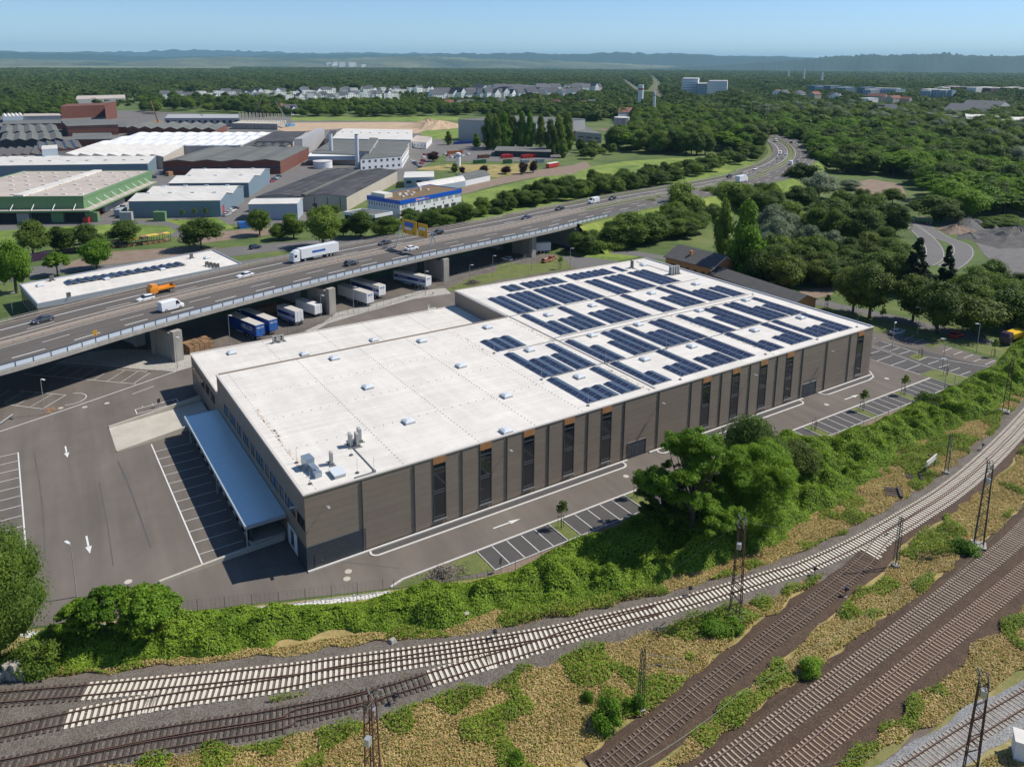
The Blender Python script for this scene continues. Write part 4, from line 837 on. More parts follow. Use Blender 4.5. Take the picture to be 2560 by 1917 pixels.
# air conditioning and other roof equipment
def fan_unit(x, y, z, rz, lb, w=1.0, h=1.35, d=.38, m='acwhite'):
    t = thing('outdoor_fan_unit', lb, 'air conditioner', (x, y, z), rz, 'outdoor fan units on the roofs')
    b = MB(); b.box(-w/2, w/2, -d/2, d/2, .3, .3+h); b.build('casing', m, t, world=False)
    for k in range(2): b = MB(); b.bar((0, -d/2-.02, .3+h*(.27+.46*k)), (0, -d/2+.01, .3+h*(.27+.46*k)), h*.2, 14); b.build('fan_grille', 'acgrille', t, world=False)
    b = MB(); b.box(-w/2, -w/2+.08, -d, d, 0, .3).box(w/2-.08, w/2, -d, d, 0, .3).box(-w/2-.4, -w/2-.2, -d*1.4, d*1.4, .02, .12).box(w/2+.2, w/2+.4, -d*1.4, d*1.4, .02, .12); b.build('stand', 'galvdark', t, world=False)
ZR = H-.12
fan_unit(10.6, 9.9, ZR, 1.5, 'tall grey fan unit, left one of the three near the front roof corner', 1.15, 1.75, .42); fan_unit(11.5, 9.6, ZR, 1.5, 'tall fan unit in the middle of the three near the front corner', 1.15, 1.75, .42); fan_unit(12.4, 10.8, ZR, 1.5, 'tall fan unit at the rear of the three near the front corner', 1.15, 1.75, .42)
fan_unit(6.2, 6.2, ZR, 1.5, 'single fan unit between ventilation duct and roof hatch', .9, 1.6, .35); fan_unit(118.3, 67.3, ZR, 1.5, 'single dark fan unit near the far roof corner', 1.0, 1.9, .4, 'acdark')
for i in range(4): fan_unit(122.6+.9*i, 56.2, ZR, 1.57, ('leftmost', 'second', 'third', 'rightmost')[i]+' of four pale fan units lined up by the right parapet', 1.0, 2.0, .5)
for i in range(2): fan_unit(17.2+1.35*i, 70.6, HL-.1, 0, ('left', 'right')[i]+' one of two square fan units on the low rear roof edge', 1.15, 1.3, .4)
t = thing('ventilation_unit', 'bluish metal ventilation box and ducts at the front roof corner', 'ventilation unit', (3.2, 5, ZR), .1)
b = MB(); b.box(-.6, .7, 1.2, 2.9, .5, 1.7); b.build('housing', 'duct', t, world=False); b = MB(); b.box(-.3, .5, -.6, 1.2, .3, 1.0).bar((.1, -.2, .8), (.1, -1.0, .6), .28, 10).box(-.5, .5, -1.6, -.8, 0, .8); b.build('duct', 'duct', t, world=False); b = MB(); b.box(-.55, -.45, 1.3, 1.4, 0, .5).box(.55, .65, 1.3, 1.4, 0, .5).box(-.55, -.45, 2.7, 2.8, 0, .5).box(.55, .65, 2.7, 2.8, 0, .5); b.build('leg', 'galvdark', t, world=False)
t = thing('roof_hatch', 'flat roof hatch with pale lid near the front roof corner', 'roof hatch', (5.9, 3.0, ZR), 0)
b = MB(); b.box(-.8, .8, -1.2, 1.2, 0, .45); b.build('upstand', 'galv', t, world=False); b = MB(); b.box(-.9, .9, -1.3, 1.3, .45, .56); b.build('lid', 'dome', t, world=False)
t = thing('safety_ladder', 'metal cage ladder at the rear edge of the low roof', 'ladder', (56.5, 73.3, HL-.1))
b = MB()
for s in (-.3, .3): b.bar((s, 0, -7), (s, 0, 1.8), .04, 5)
for i in range(22): b.bar((-.3, 0, -6.6+.38*i), (.3, 0, -6.6+.38*i), .02, 4)
b.build('rails', 'galv', t, world=False)
b = MB()
for i in range(4): b.bar((-1+.7*i, -1.6, 0), (-1+.7*i, -1.6, 1), .03, 4)
b.bar((-1, -1.6, 1), (1.1, -1.6, 1), .03, 4); b.bar((-1, -1.6, .5), (1.1, -1.6, .5), .03, 4).bar((1.1, -1.6, 1), (1.1, 0, 1), .03, 4).bar((-1, -1.6, 1), (-1, 0, 1), .03, 4); b.build('guard_rail', 'galv', t, world=False)
rods = [(1.8, 2.5), (8.4, 1.8), (10.6, 1.0), (9.6, 7.1), (2.1, 9.2), (50, 1.8), (49.8, 15.2), (49.5, 31.2), (71.5, 1.6), (95.4, 1.7), (111.8, 1.6), (126.5, 2.0), (126.8, 31.3), (65.3, 15.5), (80.6, 14.6)]
for i, (x, y) in enumerate(rods):
    t = thing('lightning_rod', 'thin lightning rod on a round dark foot on the white roof', 'lightning rod', (x, y, ZR), 0, 'lightning rods on the roof')
    b = MB(); b.cyl(0, 0, 0, .12, .28, 10); b.build('foot', 'stud', t, world=False); b = MB(); b.bar((0, 0, .1), (0, 0, 2.2), .025, 4); b.build('rod', 'galv', t, world=False)

# ================= motorway =================
def P3(pts, z): return [(x, y, z) for x, y in pts]
MED = P3([(-48.2,91.34),(-33.46,96.79),(-7.49,108.45),(34.34,122.97)], 9)+P3([(74.41,133.61),(126.64,144.48)], 9)+P3([(164.48,155.48),(207.81,165.29)], 8.8)+P3([(250.28,177.42)], 7.5)+P3([(301.67,193.08),(344.05,204.8)], 6)+P3([(353.46,215.3),(388.04,229.73),(426.23,250.97),(465.57,278.54),(506.27,314.02),(539.61,351.1),(561.33,383.93)], 5)+P3([(572.88,412.93),(570.06,435.64)], 5)
ml = smooth(MED, 1.5); mN = normals(ml)
ax, ay = (151.64,123.49)
iB = min(range(len(ml)), key=lambda i: (ml[i]-Vector((ax, ay, 9))).length+ (0 if True else 0))
iE = len(ml)-1
mw = thing('motorway_flyover', 'concrete flyover carrying the motorway past the white roof', 'flyover', (0, 91, 0))
b = MB(); wallrib(b, ml, mN, -16.4, 14.4, -.9, -.03, 0, iB+1); b.build('deck_slab', 'concrete', mw)
b = MB(); wallrib(b, ml, mN, -12.5, -3.5, -1.7, -.9, 0, iB+1); wallrib(b, ml, mN, 3, 11, -1.7, -.9, 0, iB+1); b.build('box_girder', 'concrete', mw)
b = MB(); wallrib(b, ml, mN, -16.75, -16.4, -.75, .12, 0, iB+1); b.build('edge_beam', 'concrete', mw)
b = MB(); ribbon(b, ml, mN, -16.3, -1.7, 0); ribbon(b, ml, mN, 2.2, 13.3, 0); b.build('motorway', 'asphalt2', kind='structure')
b = MB(); ribbon(b, ml, mN, -1.7, 2.2, .03, 0, iB+20); ribbon(b, ml, mN, 13.3, 14.4, .03, 0, iB+20); b.build('median_paving', mat('median_concrete', (.36, .29, .23), .9, .4, 1), kind='structure')
b = MB(); ribbon(b, ml, mN, -1.9, 2.4, .04, iB+20); ribbon(b, ml, mN, 13.3, 17, -.05, iB+2); ribbon(b, ml, mN, -19, -16.2, -.05, iB+2); b.build('motorway_verge', 'lawn', kind='structure')
b = MB(); 
for s, o in ((1, 17), (-1, -19)):
    vs = []; fs = []
    for i in range(iB, iE+1):
        p, q = ml[i]+mN[i]*o, ml[i]+mN[i]*(o+s*min(ml[i].z*1.4, 12)); vs += [(p.x, p.y, p.z-.06), (q.x, q.y, 0)]
    for i in range(iE-iB): fs.append((2*i, 2*i+2, 2*i+3, 2*i+1))
    b.addm(vs, fs)
p, q = ml[iB+1]+mN[iB+1]*14.4, ml[iB+1]-mN[iB+1]*16.4
b.build('motorway_embankment', 'meadow', kind='structure')
b = MB(); wallrib(b, ml, mN, -16.3, 14.3, -9, -1.7, iB+1, iB+3); b.build('abutment', 'concrete', mw)
b = MB()
def dashes(o, w, on, off, ph, i0=0, i1=None):
    i1 = iE if i1 is None else i1; n = int((on+off)/1.5); k = int(on/1.5)
    for i in range(i0+ph, i1-k, n): ribbon(b, ml, mN, o-w/2, o+w/2, .01, i, i+k)
dashes(-10.6, .32, 6, 6, 1); dashes(-6.2, .2, 6, 12, 2); dashes(5.3, .2, 6, 12, 4)
ribbon(b, ml, mN, 9.3, 9.65, .01); ribbon(b, ml, mN, -2.6, -2.42, .01); ribbon(b, ml, mN, 2.9, 3.1, .01); ribbon(b, ml, mN, -15.7, -15.5, .01, iB); dashes(7.6, .2, 6, 12, 1, iB+60)
b.build('lane_markings', 'paint', kind='structure')
b = MB(); wallrib(b, ml, mN, -16.28, -16.05, 1.15, 1.27, 0, iB+18); b.build('handrail', 'p_darkgrey', mw)
i = 0
while i < iB+16:
    n = 2 if i % 3 else 2
    bb = MB(); a, e = ml[i]-mN[i]*16.2, ml[i+2]-mN[i+2]*16.2; d = (e-a).normalized(); a = a+d*.08; e = e-d*.08; u = Vector((-d.y, d.x, 0))*.04
    bb.addm([a-u, e-u, e+u, a+u]+[q+Vector((0, 0, 1.12)) for q in (a-u, e-u, e+u, a+u)], BOXF); bb.v = [(x, y, z+.14) if k < 4 else (x, y, z) for k, (x, y, z) in enumerate(bb.v)]
    bb.build('barrier_panel', 'barrier', mw); bb = MB(); q = ml[i]-mN[i]*16.32; bb.bar((q.x, q.y, q.z-.3), (q.x, q.y, q.z+1.2), .06, 4); bb.build('barrier_post', 'galvdark', mw); i += 2
def guardrail(label, o, i0, i1, h=.75, m='guard', every=2, double=False):
    t = thing('guard_rail', label, 'crash barrier', tuple(ml[i0]+mN[i0]*o))
    b = MB(); wallrib(b, ml, mN, o-.06, o+.06, h-.32, h, i0, i1)
    b.build('rail', m, t)
    if double: b = MB(); wallrib(b, ml, mN, o-.04, o+.04, 1.02, 1.1, i0, i1); b.build('top_rail', m, t)
    b = MB()
    for i in range(i0, i1, every): q = ml[i]+mN[i]*o; b.bar((q.x, q.y, q.z), (q.x, q.y, q.z+h+(.35 if double else 0)), .07, 4)
    b.build('posts', 'galvdark', t, kind='stuff')
guardrail('crash barrier on the near side of the motorway median', -1.1, 0, iE); guardrail('crash barrier on the far side of the motorway median', 1.7, 0, iE)
guardrail('double crash barrier along the far edge of the motorway', 13.7, 0, iE, double=True); guardrail('pale crash barrier just inside the panelled edge of the flyover', -15.7, 0, iE, m='galv')
b = MB()
for i in range(0, iB+10, 2): q = ml[i]+mN[i]*(-1.45); b.obox(q.x, q.y, q.z+.03, .9, .25, .06, math.atan2(mN[i].y, mN[i].x)+1.57)
# piers
for i, ((x, y), lb) in enumerate([((-42.5, 76.5), 'flyover pier cut off by the left edge of the picture'), ((0.4, 91.6), 'flyover pier standing on pale gravel behind the hall corner'), ((43, 106.1), 'flyover pier between white container and pale trailer'), ((85.8, 119.2), 'flyover pier right of the last blue and white trailer'), ((128, 131), 'rightmost flyover pier beside the white trailer')]):
    j = min(range(len(ml)), key=lambda k: (ml[k]-Vector((x, y, 9))-mN[k]*14.2).length); n = mN[j]; a = math.atan2(n.y, n.x); base = Vector((x, y, 0))
    t = thing('flyover_pier', lb, 'bridge pier', (x, y, 0), 0, 'piers under the flyover')
    for o in (0, 8.5, 16.5, 25):
        q = base+n*o; b = MB(); b.obox(q.x, q.y, 0, 1.5, 2.2, 7.35, a); b.build('column', 'concrete', t)
    for o0, o1 in ((.75, 7.75), (17.25, 24.25)):
        q = base+n*((o0+o1)/2); b = MB(); b.obox(q.x, q.y, 0, o1-o0, 1.1, 6.4, a); b.build('wall', 'concrete', t)
# gantry with two direction signs
(gx, gy) = (81.83,116.09); gj = min(range(len(ml)), key=lambda k: (ml[k]-Vector((gx, gy, 9))-mN[k]*16).length); gn = mN[gj]; gd = Vector((gn.y, -gn.x, 0))
g0 = ml[gj]-gn*16.1; g1 = ml[gj]+gn*.3
t = thing('sign_gantry', 'steel gantry on two legs carrying two yellow direction signs', 'sign gantry', tuple(g0))
for k, g in enumerate((g0, g1)):
    b = MB()
    for s in (-2.0, 2.0): b.bar(g+gd*s, g+Vector((0, 0, 7.0)), .16, 6)
    b.bar(g-gd*.95+Vector((0, 0, 3.6)), g+gd*.95+Vector((0, 0, 3.6)), .08, 5); b.build('leg', 'galv', t)
b = MB(); up = Vector((0, 0, 7.05)); b.bar(g0+up-gn*.6+gd*.35, g1+up+gn*.6+gd*.35, .2, 6); b.build('beam', 'galv', t)
def signboard(c, w, h, parts, lb):
    s = MB(); a = math.atan2(gn.y, gn.x); s.obox(c.x, c.y, c.z-h/2, w, .14, h, a); sg = s.build('sign_panel', 'p_signyellow', t, label=lb)
    f = -gd*.11
    for u, v, ww, hh, m in parts:
        q = c+gn*u+Vector((0, 0, v))+f; s = MB(); s.obox(q.x, q.y, q.z-hh/2, ww, .03, hh, a); s.build('sign_field', m, sg)
c1 = g0+gn*11.6+Vector((0, 0, 7.3)); c2 = g0+gn*4.9+Vector((0, 0, 7.3))
signboard(c1, 7.4, 4.6, [(.2, .9, 4.6, 1.5, 'p_signblue'), (.6, -.5, 3.4, .7, 'wallwhite'), (-2.3, -1.6, .5, .5, 'p_black'), (2.2, -1.6, .5, .5, 'p_black')], 'wide yellow sign with a blue field')
signboard(c2, 4.6, 4.3, [(.1, .5, 3.2, .9, 'wallwhite'), (0, -1.3, .5, .5, 'p_black')], 'narrow yellow sign with a white field')
# ================= vehicles =================
def body_loft(b, st):
    """st: (x, [ (half width, z) ... from bottom to top ]) closed symmetric sections"""
    k = len(st[0][1]); vs = []; fs = []
    for x, pr in st:
        for w, z in pr: vs.append((x, -w, z))
        for w, z in reversed(pr): vs.append((x, w, z))
    m = 2*k
    for i in range(len(st)-1):
        for j in range(m): fs.append((i*m+j, i*m+(j+1) % m, (i+1)*m+(j+1) % m, (i+1)*m+j))
    fs += [tuple(reversed(range(m))), tuple(range((len(st)-1)*m, len(st)*m))]
    return b.addm(vs, fs)
def wheel(t, x, y, r=.33, w=.22):
    b = MB(); b.bar((x, y-w/2, r), (x, y+w/2, r), r, 14); o = b.build('wheel', 'rubber', t, world=False)
    b = MB(); s = 1 if y > 0 else -1; b.bar((x, y+s*(w/2), r), (x, y+s*(w/2+.015), r), r*.6, 8); b.build('rim', 'galv', o, world=False)
def car(name, label, loc, rz, paint, kind='hatch', group=None, cat='car'):
    t = thing(name, label, cat, loc, rz, group); L, W, Hh = dict(hatch=(4.3, 1.8, 1.47), sedan=(4.75, 1.84, 1.42), suv=(4.6, 1.9, 1.66), van=(5.9, 2.05, 2.55), smallvan=(4.5, 1.85, 1.85))[kind]
    h = L/2; w = W/2; b = MB()
    if kind == 'van':
        body_loft(b, [(-h, [(w*.92, .4), (w*.96, 1.2), (w*.86, Hh-.15), (w*.7, Hh-.05)]), (-h+.1, [(w, .3), (w, 1.2), (w*.9, Hh-.1), (w*.78, Hh)]), (h*.28, [(w, .3), (w, 1.2), (w*.9, Hh-.1), (w*.78, Hh)]), (h*.45, [(w, .3), (w, 1.2), (w*.88, Hh-.25), (w*.7, Hh-.12)]),
                      (h*.74, [(w, .3), (w, 1.0), (w*.9, 1.42), (w*.7, 1.5)]), (h*.96, [(w*.92, .35), (w*.92, .85), (w*.8, 1.12), (w*.6, 1.15)]), (h, [(w*.8, .45), (w*.8, .7), (w*.6, .9), (w*.5, .92)])])
        b.build('body', paint, t, world=False)
        b = MB(); b.addm([(h*.475, -w*.66, Hh-.2), (h*.475, w*.66, Hh-.2), (h*.755, w*.72, 1.53), (h*.755, -w*.72, 1.53), (h*.45, -w*.6, Hh-.28), (h*.45, w*.6, Hh-.28), (h*.7, w*.66, 1.45), (h*.7, -w*.66, 1.45)], [(0, 1, 2, 3), (4, 7, 6, 5), (0, 4, 5, 1), (3, 2, 6, 7), (0, 3, 7, 4), (1, 5, 6, 2)]); b.build('windscreen', 'carglass', t, world=False)
        for s in (-1, 1): b = MB(); b.addm([(h*.25, s*w*1.01, 1.35), (h*.62, s*w*1.01, 1.3), (h*.45, s*w*.915, Hh-.35), (h*.25, s*w*.915, Hh-.3), (h*.25, s*w*.9, 1.35), (h*.62, s*w*.9, 1.3), (h*.45, s*w*.85, Hh-.35), (h*.25, s*w*.85, Hh-.3)], BOXF); b.build('side_window', 'carglass', t, world=False)
        wb = h*.62
    else:
        bl = .92 if kind != 'suv' else 1.05; g = .2 if kind != 'suv' else .28
        body_loft(b, [(-h, [(w*.8, g+.2), (w*.84, bl-.2), (w*.78, bl-.08)]), (-h+.12, [(w*.93, g+.05), (w*.97, bl-.15), (w*.88, bl)]), (-h*.5, [(w*.97, g), (w, bl-.2), (w*.9, bl+.02)]), (h*.3, [(w*.97, g), (w, bl-.22), (w*.88, bl)]),
                      (h*.8, [(w*.95, g+.02), (w*.96, bl-.25), (w*.8, bl-.13)]), (h*.97, [(w*.82, g+.1), (w*.82, bl-.33), (w*.62, bl-.24)]), (h, [(w*.7, g+.15), (w*.7, bl-.4), (w*.5, bl-.32)])])
        b.build('body', paint, t, world=False)
        rr = -h*.93 if kind != 'sedan' else -h*.72; b = MB()
        body_loft(b, [(rr, [(w*.82, bl-.04), (w*.8, bl+.05)]), (rr+.38, [(w*.86, bl-.04), (w*.68, Hh-.05)]), (h*.05, [(w*.87, bl-.04), (w*.7, Hh-.03)]), (h*.42, [(w*.82, bl-.06), (w*.78, bl+.02)])]); b.build('windows', 'carglass', t, world=False)
        b = MB(); body_loft(b, [(rr+.34, [(w*.70, Hh-.09), (w*.6, Hh-.01)]), (-h*.1, [(w*.72, Hh-.06), (w*.62, Hh+.02)]), (h*.1, [(w*.7, Hh-.08), (w*.58, Hh-.01)])]); b.build('roof', paint, t, world=False); wb = h*.6
    for x in (-wb, wb):
        for y in (-w+.1, w-.1): wheel(t, x, y, .33 if kind != 'van' else .36)
    for s in (-1, 1):
        b = MB(); b.obox(h-.12, s*w*.62, .58, .22, .34, .14); b.build('headlight', 'lampwhite', t, world=False)
        b = MB(); b.obox(-h+.06, s*w*.72, .68 if kind != 'van' else 1.0, .12, .24, .16); b.build('taillight', 'lightred', t, world=False)
        b = MB(); b.obox(h*.34, s*(w+.08), .88 if kind != 'van' else 1.3, .12, .18, .13); b.build('wing_mirror', paint, t, world=False)
    return t
def text_on(txt, parent, size, loc, rot, m, align='CENTER'):
    cu = bpy.data.curves.new('lettering', 'FONT'); cu.body = txt; cu.size = size; cu.extrude = .004; cu.align_x = align; cu.align_y = 'CENTER'; cu.resolution_u = 2; cu.space_character = 1.05
    cu.offset = .02*size
    tmp = bpy.data.objects.new('tmp', cu); cu.materials.append(M[m]); me = bpy.data.meshes.new_from_object(tmp); bpy.data.objects.remove(tmp)
    if not me.materials: me.materials.append(M[m])
    o = bpy.data.objects.new('lettering', me); COL.objects.link(o); o.parent = parent; o.location = loc; o.rotation_euler = rot; return o
def trailer(label, loc, rz, side, roof='trailergrey', name='truck_trailer', L=13.6, band=None, words=None, rear=None, group='trailers parked under the flyover', legs=True, cat='trailer', band2=None):
    t = thing(name, label, cat, loc, rz, group); h = L/2
    b = MB(); b.box(-h, h, -1.25, 1.25, 1.05, 3.95); b.build('box_body', side, t, world=False); b = MB(); b.box(-h+.03, h-.03, -1.22, 1.22, 3.95, 4.0); b.build('roof', roof, t, world=False)
    b = MB(); b.box(-h, h, -.5, .5, .85, 1.05).box(-h-.05, -h+.1, -1.2, 1.2, .5, .7); b.build('chassis', 'galvdark', t, world=False)
    if band:
        for s in (-1, 1):
            y0, y1 = sorted((s*1.25, s*1.262)); b = MB(); b.box(-h+.2, h-.3, y0, y1, 2.1, 3.0); b.build('stripe', band, t, world=False)
            if band2: b = MB(); b.box(-h+.1, h-.6, y0, y1, 1.1, 1.5); b.build('stripe', band2, t, world=False)
    for k in range(3):
        for s in (-1, 1): wheel(t, -h*.55+1.3*(k-1), s*1.08, .5, .3)
    for s in (-1, 1): b = MB(); b.box(-.6, 2.6, s*1.2-.03, s*1.2+.03, .45, .95); b.build('side_guard', 'galv', t, world=False)
    if legs: b = MB(); b.box(h*.55, h*.55+.15, -.9, -.75, .0, 1.0).box(h*.55, h*.55+.15, .75, .9, .0, 1.0); b.build('landing_leg', 'galvdark', t, world=False)
    if rear:
        b = MB(); b.box(-h-.012, -h, -1.15, 1.15, 1.2, 3.85); r = b.build('rear_door', rear, t, world=False)
        for yy in (-.5, .5): b = MB(); b.box(-h-.04, -h-.012, yy-.02, yy+.02, 1.2, 3.85); b.build('lock_bar', 'galv', r, world=False)
    if words:
        for txt, size, x, z, s, m in words:
            if s: text_on(txt, t, size, (x, s*1.268, z), (math.pi/2, 0, 0 if s < 0 else math.pi), m)
            else: text_on(txt, t, size, (-h-.05, x, z), (math.pi/2, 0, -math.pi/2), m)
    return t
def semi(label, loc, rz, side, cabc='p_white', L=13.6, **k):
    t = trailer(label, loc, rz, side, roof=side, name='articulated_lorry', L=L, legs=False, group=None, cat='lorry', **k); h = L/2+.5
    b = MB(); body_loft(b, [(h, [(1.2, .5), (1.22, 2.6), (1.1, 3.75), (.9, 3.85)]), (h+.9, [(1.22, .4), (1.24, 2.6), (1.12, 3.6), (.9, 3.7)]), (h+1.9, [(1.22, .4), (1.24, 2.0), (1.1, 3.0), (.95, 3.1)]), (h+2.2, [(1.15, .45), (1.15, 1.6), (1.0, 2.6), (.9, 2.65)])]); cb = b.build('cab', cabc, t, world=False)
    b = MB(); b.addm([(h+2.22, -1.08, 1.75), (h+2.22, 1.08, 1.75), (h+1.96, 1.0, 2.85), (h+1.96, -1.0, 2.85), (h+2.1, -1.08, 1.75), (h+2.1, 1.08, 1.75), (h+1.8, 1.0, 2.85), (h+1.8, -1.0, 2.85)], BOXF); b.build('windscreen', 'carglass', cb, world=False)
    for s in (-1, 1): b = MB(); b.box(h+1.0, h+1.8, s*1.245-.01, s*1.245+.01, 1.8, 2.6); b.build('side_window', 'carglass', cb, world=False)
    for x in (h+1.5, h-1.8):
        for s in (-1, 1): wheel(t, x, s*1.05, .5, .32)
    return t
def on_road(px, lane, back=0, z=None):
    """nearest place on the motorway to a measured point, snapped to a lane offset"""
    p = Vector((*px, 9)); j = min(range(len(ml)), key=lambda k: (Vector((ml[k].x, ml[k].y, 9))-p).length); q = ml[j]+mN[j]*lane; d = ml[min(j+1, iE)]-ml[j-1]
    return (q.x, q.y, q.z+.02), math.atan2(d.y, d.x)
FAR, FAR2, NEAR, NEAR2, NEAR3 = 7.4, 4.0, -4.4, -8.4, -12.8
for (tp, lane, paint, kind, lb) in [((-23.41,105.08), 7.4, 'p_darkgrey', 'sedan', 'dark grey car on the motorway nearest the left edge'), ((-1.46,110.74), 3.6, 'p_white', 'hatch', 'white car in the far carriageway beside the orange truck'), ((26.08,119.85), 3.6, 'p_white', 'sedan', 'white car in the far carriageway left of the big lorry'),
    ((77.54,132.12), 7.0, 'p_darkgrey', 'sedan', 'dark car behind the left leg of the sign gantry'), ((97.12,143.52), 7.0, 'p_black', 'suv', 'dark car on the motorway right of the yellow signs'), ((141.04,146.88), 4.2, 'p_navy', 'hatch', 'navy car in the far carriageway above the trailer end'), ((165.86,154.73), 7.2, 'p_black', 'sedan', 'black car behind the white van on the far carriageway'),
    ((200.44,161.63), 7.2, 'p_navy', 'hatch', 'navy car just ahead of the white van'), ((315.4,207.56), 9.5, 'p_black', 'suv', 'black car where the motorway leaves the trees'), ((323.81,199.74), 5.4, 'p_black', 'hatch', 'black car above the white box lorry'),
    ((364.48,221.7), 7, 'p_white', 'sedan', 'white car at the start of the motorway bend'), ((450.24,272.83), 4.5, 'p_white', 'hatch', 'white car in the bend, upper right of a group of four'), ((423.81,258.28), 8, 'p_silver', 'hatch', 'silver car in the bend, lower left of a group of four'), ((428.06,255.87), 4.5, 'p_silver', 'sedan', 'silver car in the bend, lower right of a group of four'),
    ((524.1,327.84), -6, 'p_black', 'hatch', 'black car at the far end of the motorway bend'), ((418.2,239.18), -7, 'p_silver', 'hatch', 'silver car behind the tree at the near side of the bend')]:
    loc, a = on_road(tp, lane); car('moving_car', lb, loc, a+(math.pi if lane > 0 else 0), paint, kind)
for (tp, lane, paint, kind, lb) in [((56.92,115.43), -7.8, 'p_darkgrey', 'suv', 'dark grey car on the near carriageway behind the flyover pier'), ((80.28,125.71), -5.4, 'p_white', 'sedan', 'white car between the two gantry legs')]:
    loc, a = on_road(tp, lane); car('moving_car', lb, loc, a, paint, kind)
loc, a = on_road((2.36,99.42), -8.2); car('delivery_van', 'white delivery van in the near carriageway above the blue trailers', loc, a, 'p_white', 'van', cat='van')
loc, a = on_road((187.93,156.37), 7.2); car('delivery_van', 'white van in the far carriageway between two dark cars', loc, a+math.pi, 'p_white', 'van', cat='van')
loc, a = on_road((446.77,274.79), 8); car('delivery_van', 'white van in the bend, upper left of a group of four', loc, a+math.pi, 'p_white', 'van', cat='van')
loc, a = on_road((405.04,231.14), -5); car('delivery_van', 'white van partly hidden by the tree in the near side of the bend', loc, a, 'p_white', 'van', cat='van')
loc, a = on_road((521.78,341.52), 5); car('delivery_van', 'white van furthest away in the motorway bend', loc, a+math.pi, 'p_white', 'van', cat='van')
loc, a = on_road((51.74,130.18), 6.9); semi('white articulated lorry with a blue field on its side on the flyover', loc, a+math.pi, 'p_white', words=None)
tl = [o for o in bpy.data.objects if o.get('label', '').startswith('white articulated')][0]
b = MB(); b.box(-1.8, 3.0, 1.25, 1.265, 2.2, 2.9); b.build('advert_field', 'p_blue', tl, world=False)
loc, a = on_road((306.68,182.19), -5); t = trailer('white box lorry in the near carriageway before the bend', loc, a, 'p_white', 'p_white', name='box_lorry', L=8.5, group=None, legs=False, cat='lorry')
b = MB(); body_loft(b, [(4.4, [(1.15, .5), (1.2, 2.2), (1.0, 3.0)]), (5.6, [(1.15, .4), (1.2, 2.0), (1.0, 2.9)]), (6.3, [(1.1, .45), (1.15, 1.5), (.95, 2.2)])]); b.build('cab', 'p_white', t, world=False)
# orange flatbed tipper
loc, a = on_road((3.82,116.46), 7.0); t = thing('flatbed_truck', 'orange road service truck with an open loading bed', 'truck', loc, a+math.pi)
b = MB(); body_loft(b, [(1.3, [(1.15, .6), (1.2, 1.9), (1.05, 2.75)]), (2.6, [(1.15, .5), (1.2, 1.8), (1.0, 2.75)]), (3.3, [(1.1, .5), (1.12, 1.4), (.95, 1.9)])]); cb = b.build('cab', 'p_orange', t, world=False)
b = MB(); b.addm([(3.32, -1, 1.45), (3.32, 1, 1.45), (2.7, .95, 2.6), (2.7, -.95, 2.6), (3.2, -1, 1.45), (3.2, 1, 1.45), (2.55, .95, 2.6), (2.55, -.95, 2.6)], BOXF); b.build('windscreen', 'carglass', cb, world=False)
b = MB(); b.box(-3.4, 1.15, -1.15, 1.15, 1.05, 1.2).box(-3.4, 1.15, -1.2, -1.12, 1.2, 1.6).box(-3.4, 1.15, 1.12, 1.2, 1.2, 1.6).box(-3.45, -3.38, -1.12, 1.12, 1.2, 1.7); b.build('loading_bed', 'p_orange', t, world=False)
b = MB(); b.box(-3.3, 3.0, -.45, .45, .6, 1.05); b.build('chassis', 'p_black', t, world=False)
b = MB(); b.bar((-3.2, 0, 1.2), (-2.6, 0, 2.0), .12, 6).bar((-2.6, 0, 2.0), (-3.2, .6, 2.1), .1, 6); b.build('loader_crane', 'p_black', t, world=False)
for x in (-2.2, 2.3):
    for s in (-1, 1): wheel(t, x, s*1.0, .45, .3)
# trailers under the flyover
def between(p, q): return ((p[0]+q[0])/2, (p[1]+q[1])/2, .03), math.atan2(p[1]-q[1], p[0]-q[0])
R1 = [(12.45,103.22),(20.31,94.49)]
def tr_at(rear_px, front_dir, L=13.6):
    x, y = rear_px; return (x+math.cos(front_dir)*L/2, y+math.sin(front_dir)*L/2, .03), front_dir
r1 = (20.62,95.37); r2 = (24.58,97.66); r3 = (32.42,101.18); r4 = (54.91,106.75); r5 = (60.86,111.77); r6 = (77.03,113.49)
fd = math.atan2(15.0, -4.2)
W_ = [('HELCO', 1.75, -.6, 2.75, 1, 'p_white'), ('GUT. ZUVERLÄSSIG.', .42, -.6, 1.65, 1, 'p_white')]
def tw(rear): return [('HELCO', 1.5, 2.6, 2.75, 1, 'trailergrey'), ('HELCO', .62, 0, 3.2, 0, 'wallwhite')]
def tws(rear): return [('HELCO', 1.5, 2.6, 2.75, -1, 'trailergrey'), ('HELCO', .62, 0, 3.2, 0, 'wallwhite')]
l, a = tr_at(r1, fd); trailer('blue trailer with big white lettering nearest the pallet stacks', l, a, 'p_helcoblue', words=[('HELCO', 1.5, -2.6, 2.6, -1, 'wallwhite'), ('HELCO', 1.5, -2.6, 2.6, 1, 'wallwhite'), ('HELCO', .6, 0, 3.2, 0, 'wallwhite')], rear='p_blue')
l, a = tr_at(r2, fd); trailer('blue trailer standing behind the lettered blue one', l, a, 'p_helcoblue', words=[('HELCO', .6, 0, 3.2, 0, 'wallwhite')], rear='p_blue')
l, a = tr_at(r3, fd, 8.5); trailer('short white and blue box trailer left of the white container', l, a, 'p_white', L=8.5, band='p_helcoblue', words=[('HELCO', .6, -2.5, 2.55, -1, 'wallwhite'), ('HELCO', .6, -2.5, 2.55, 1, 'wallwhite')], rear='wallwhite', band2='p_bluelight')
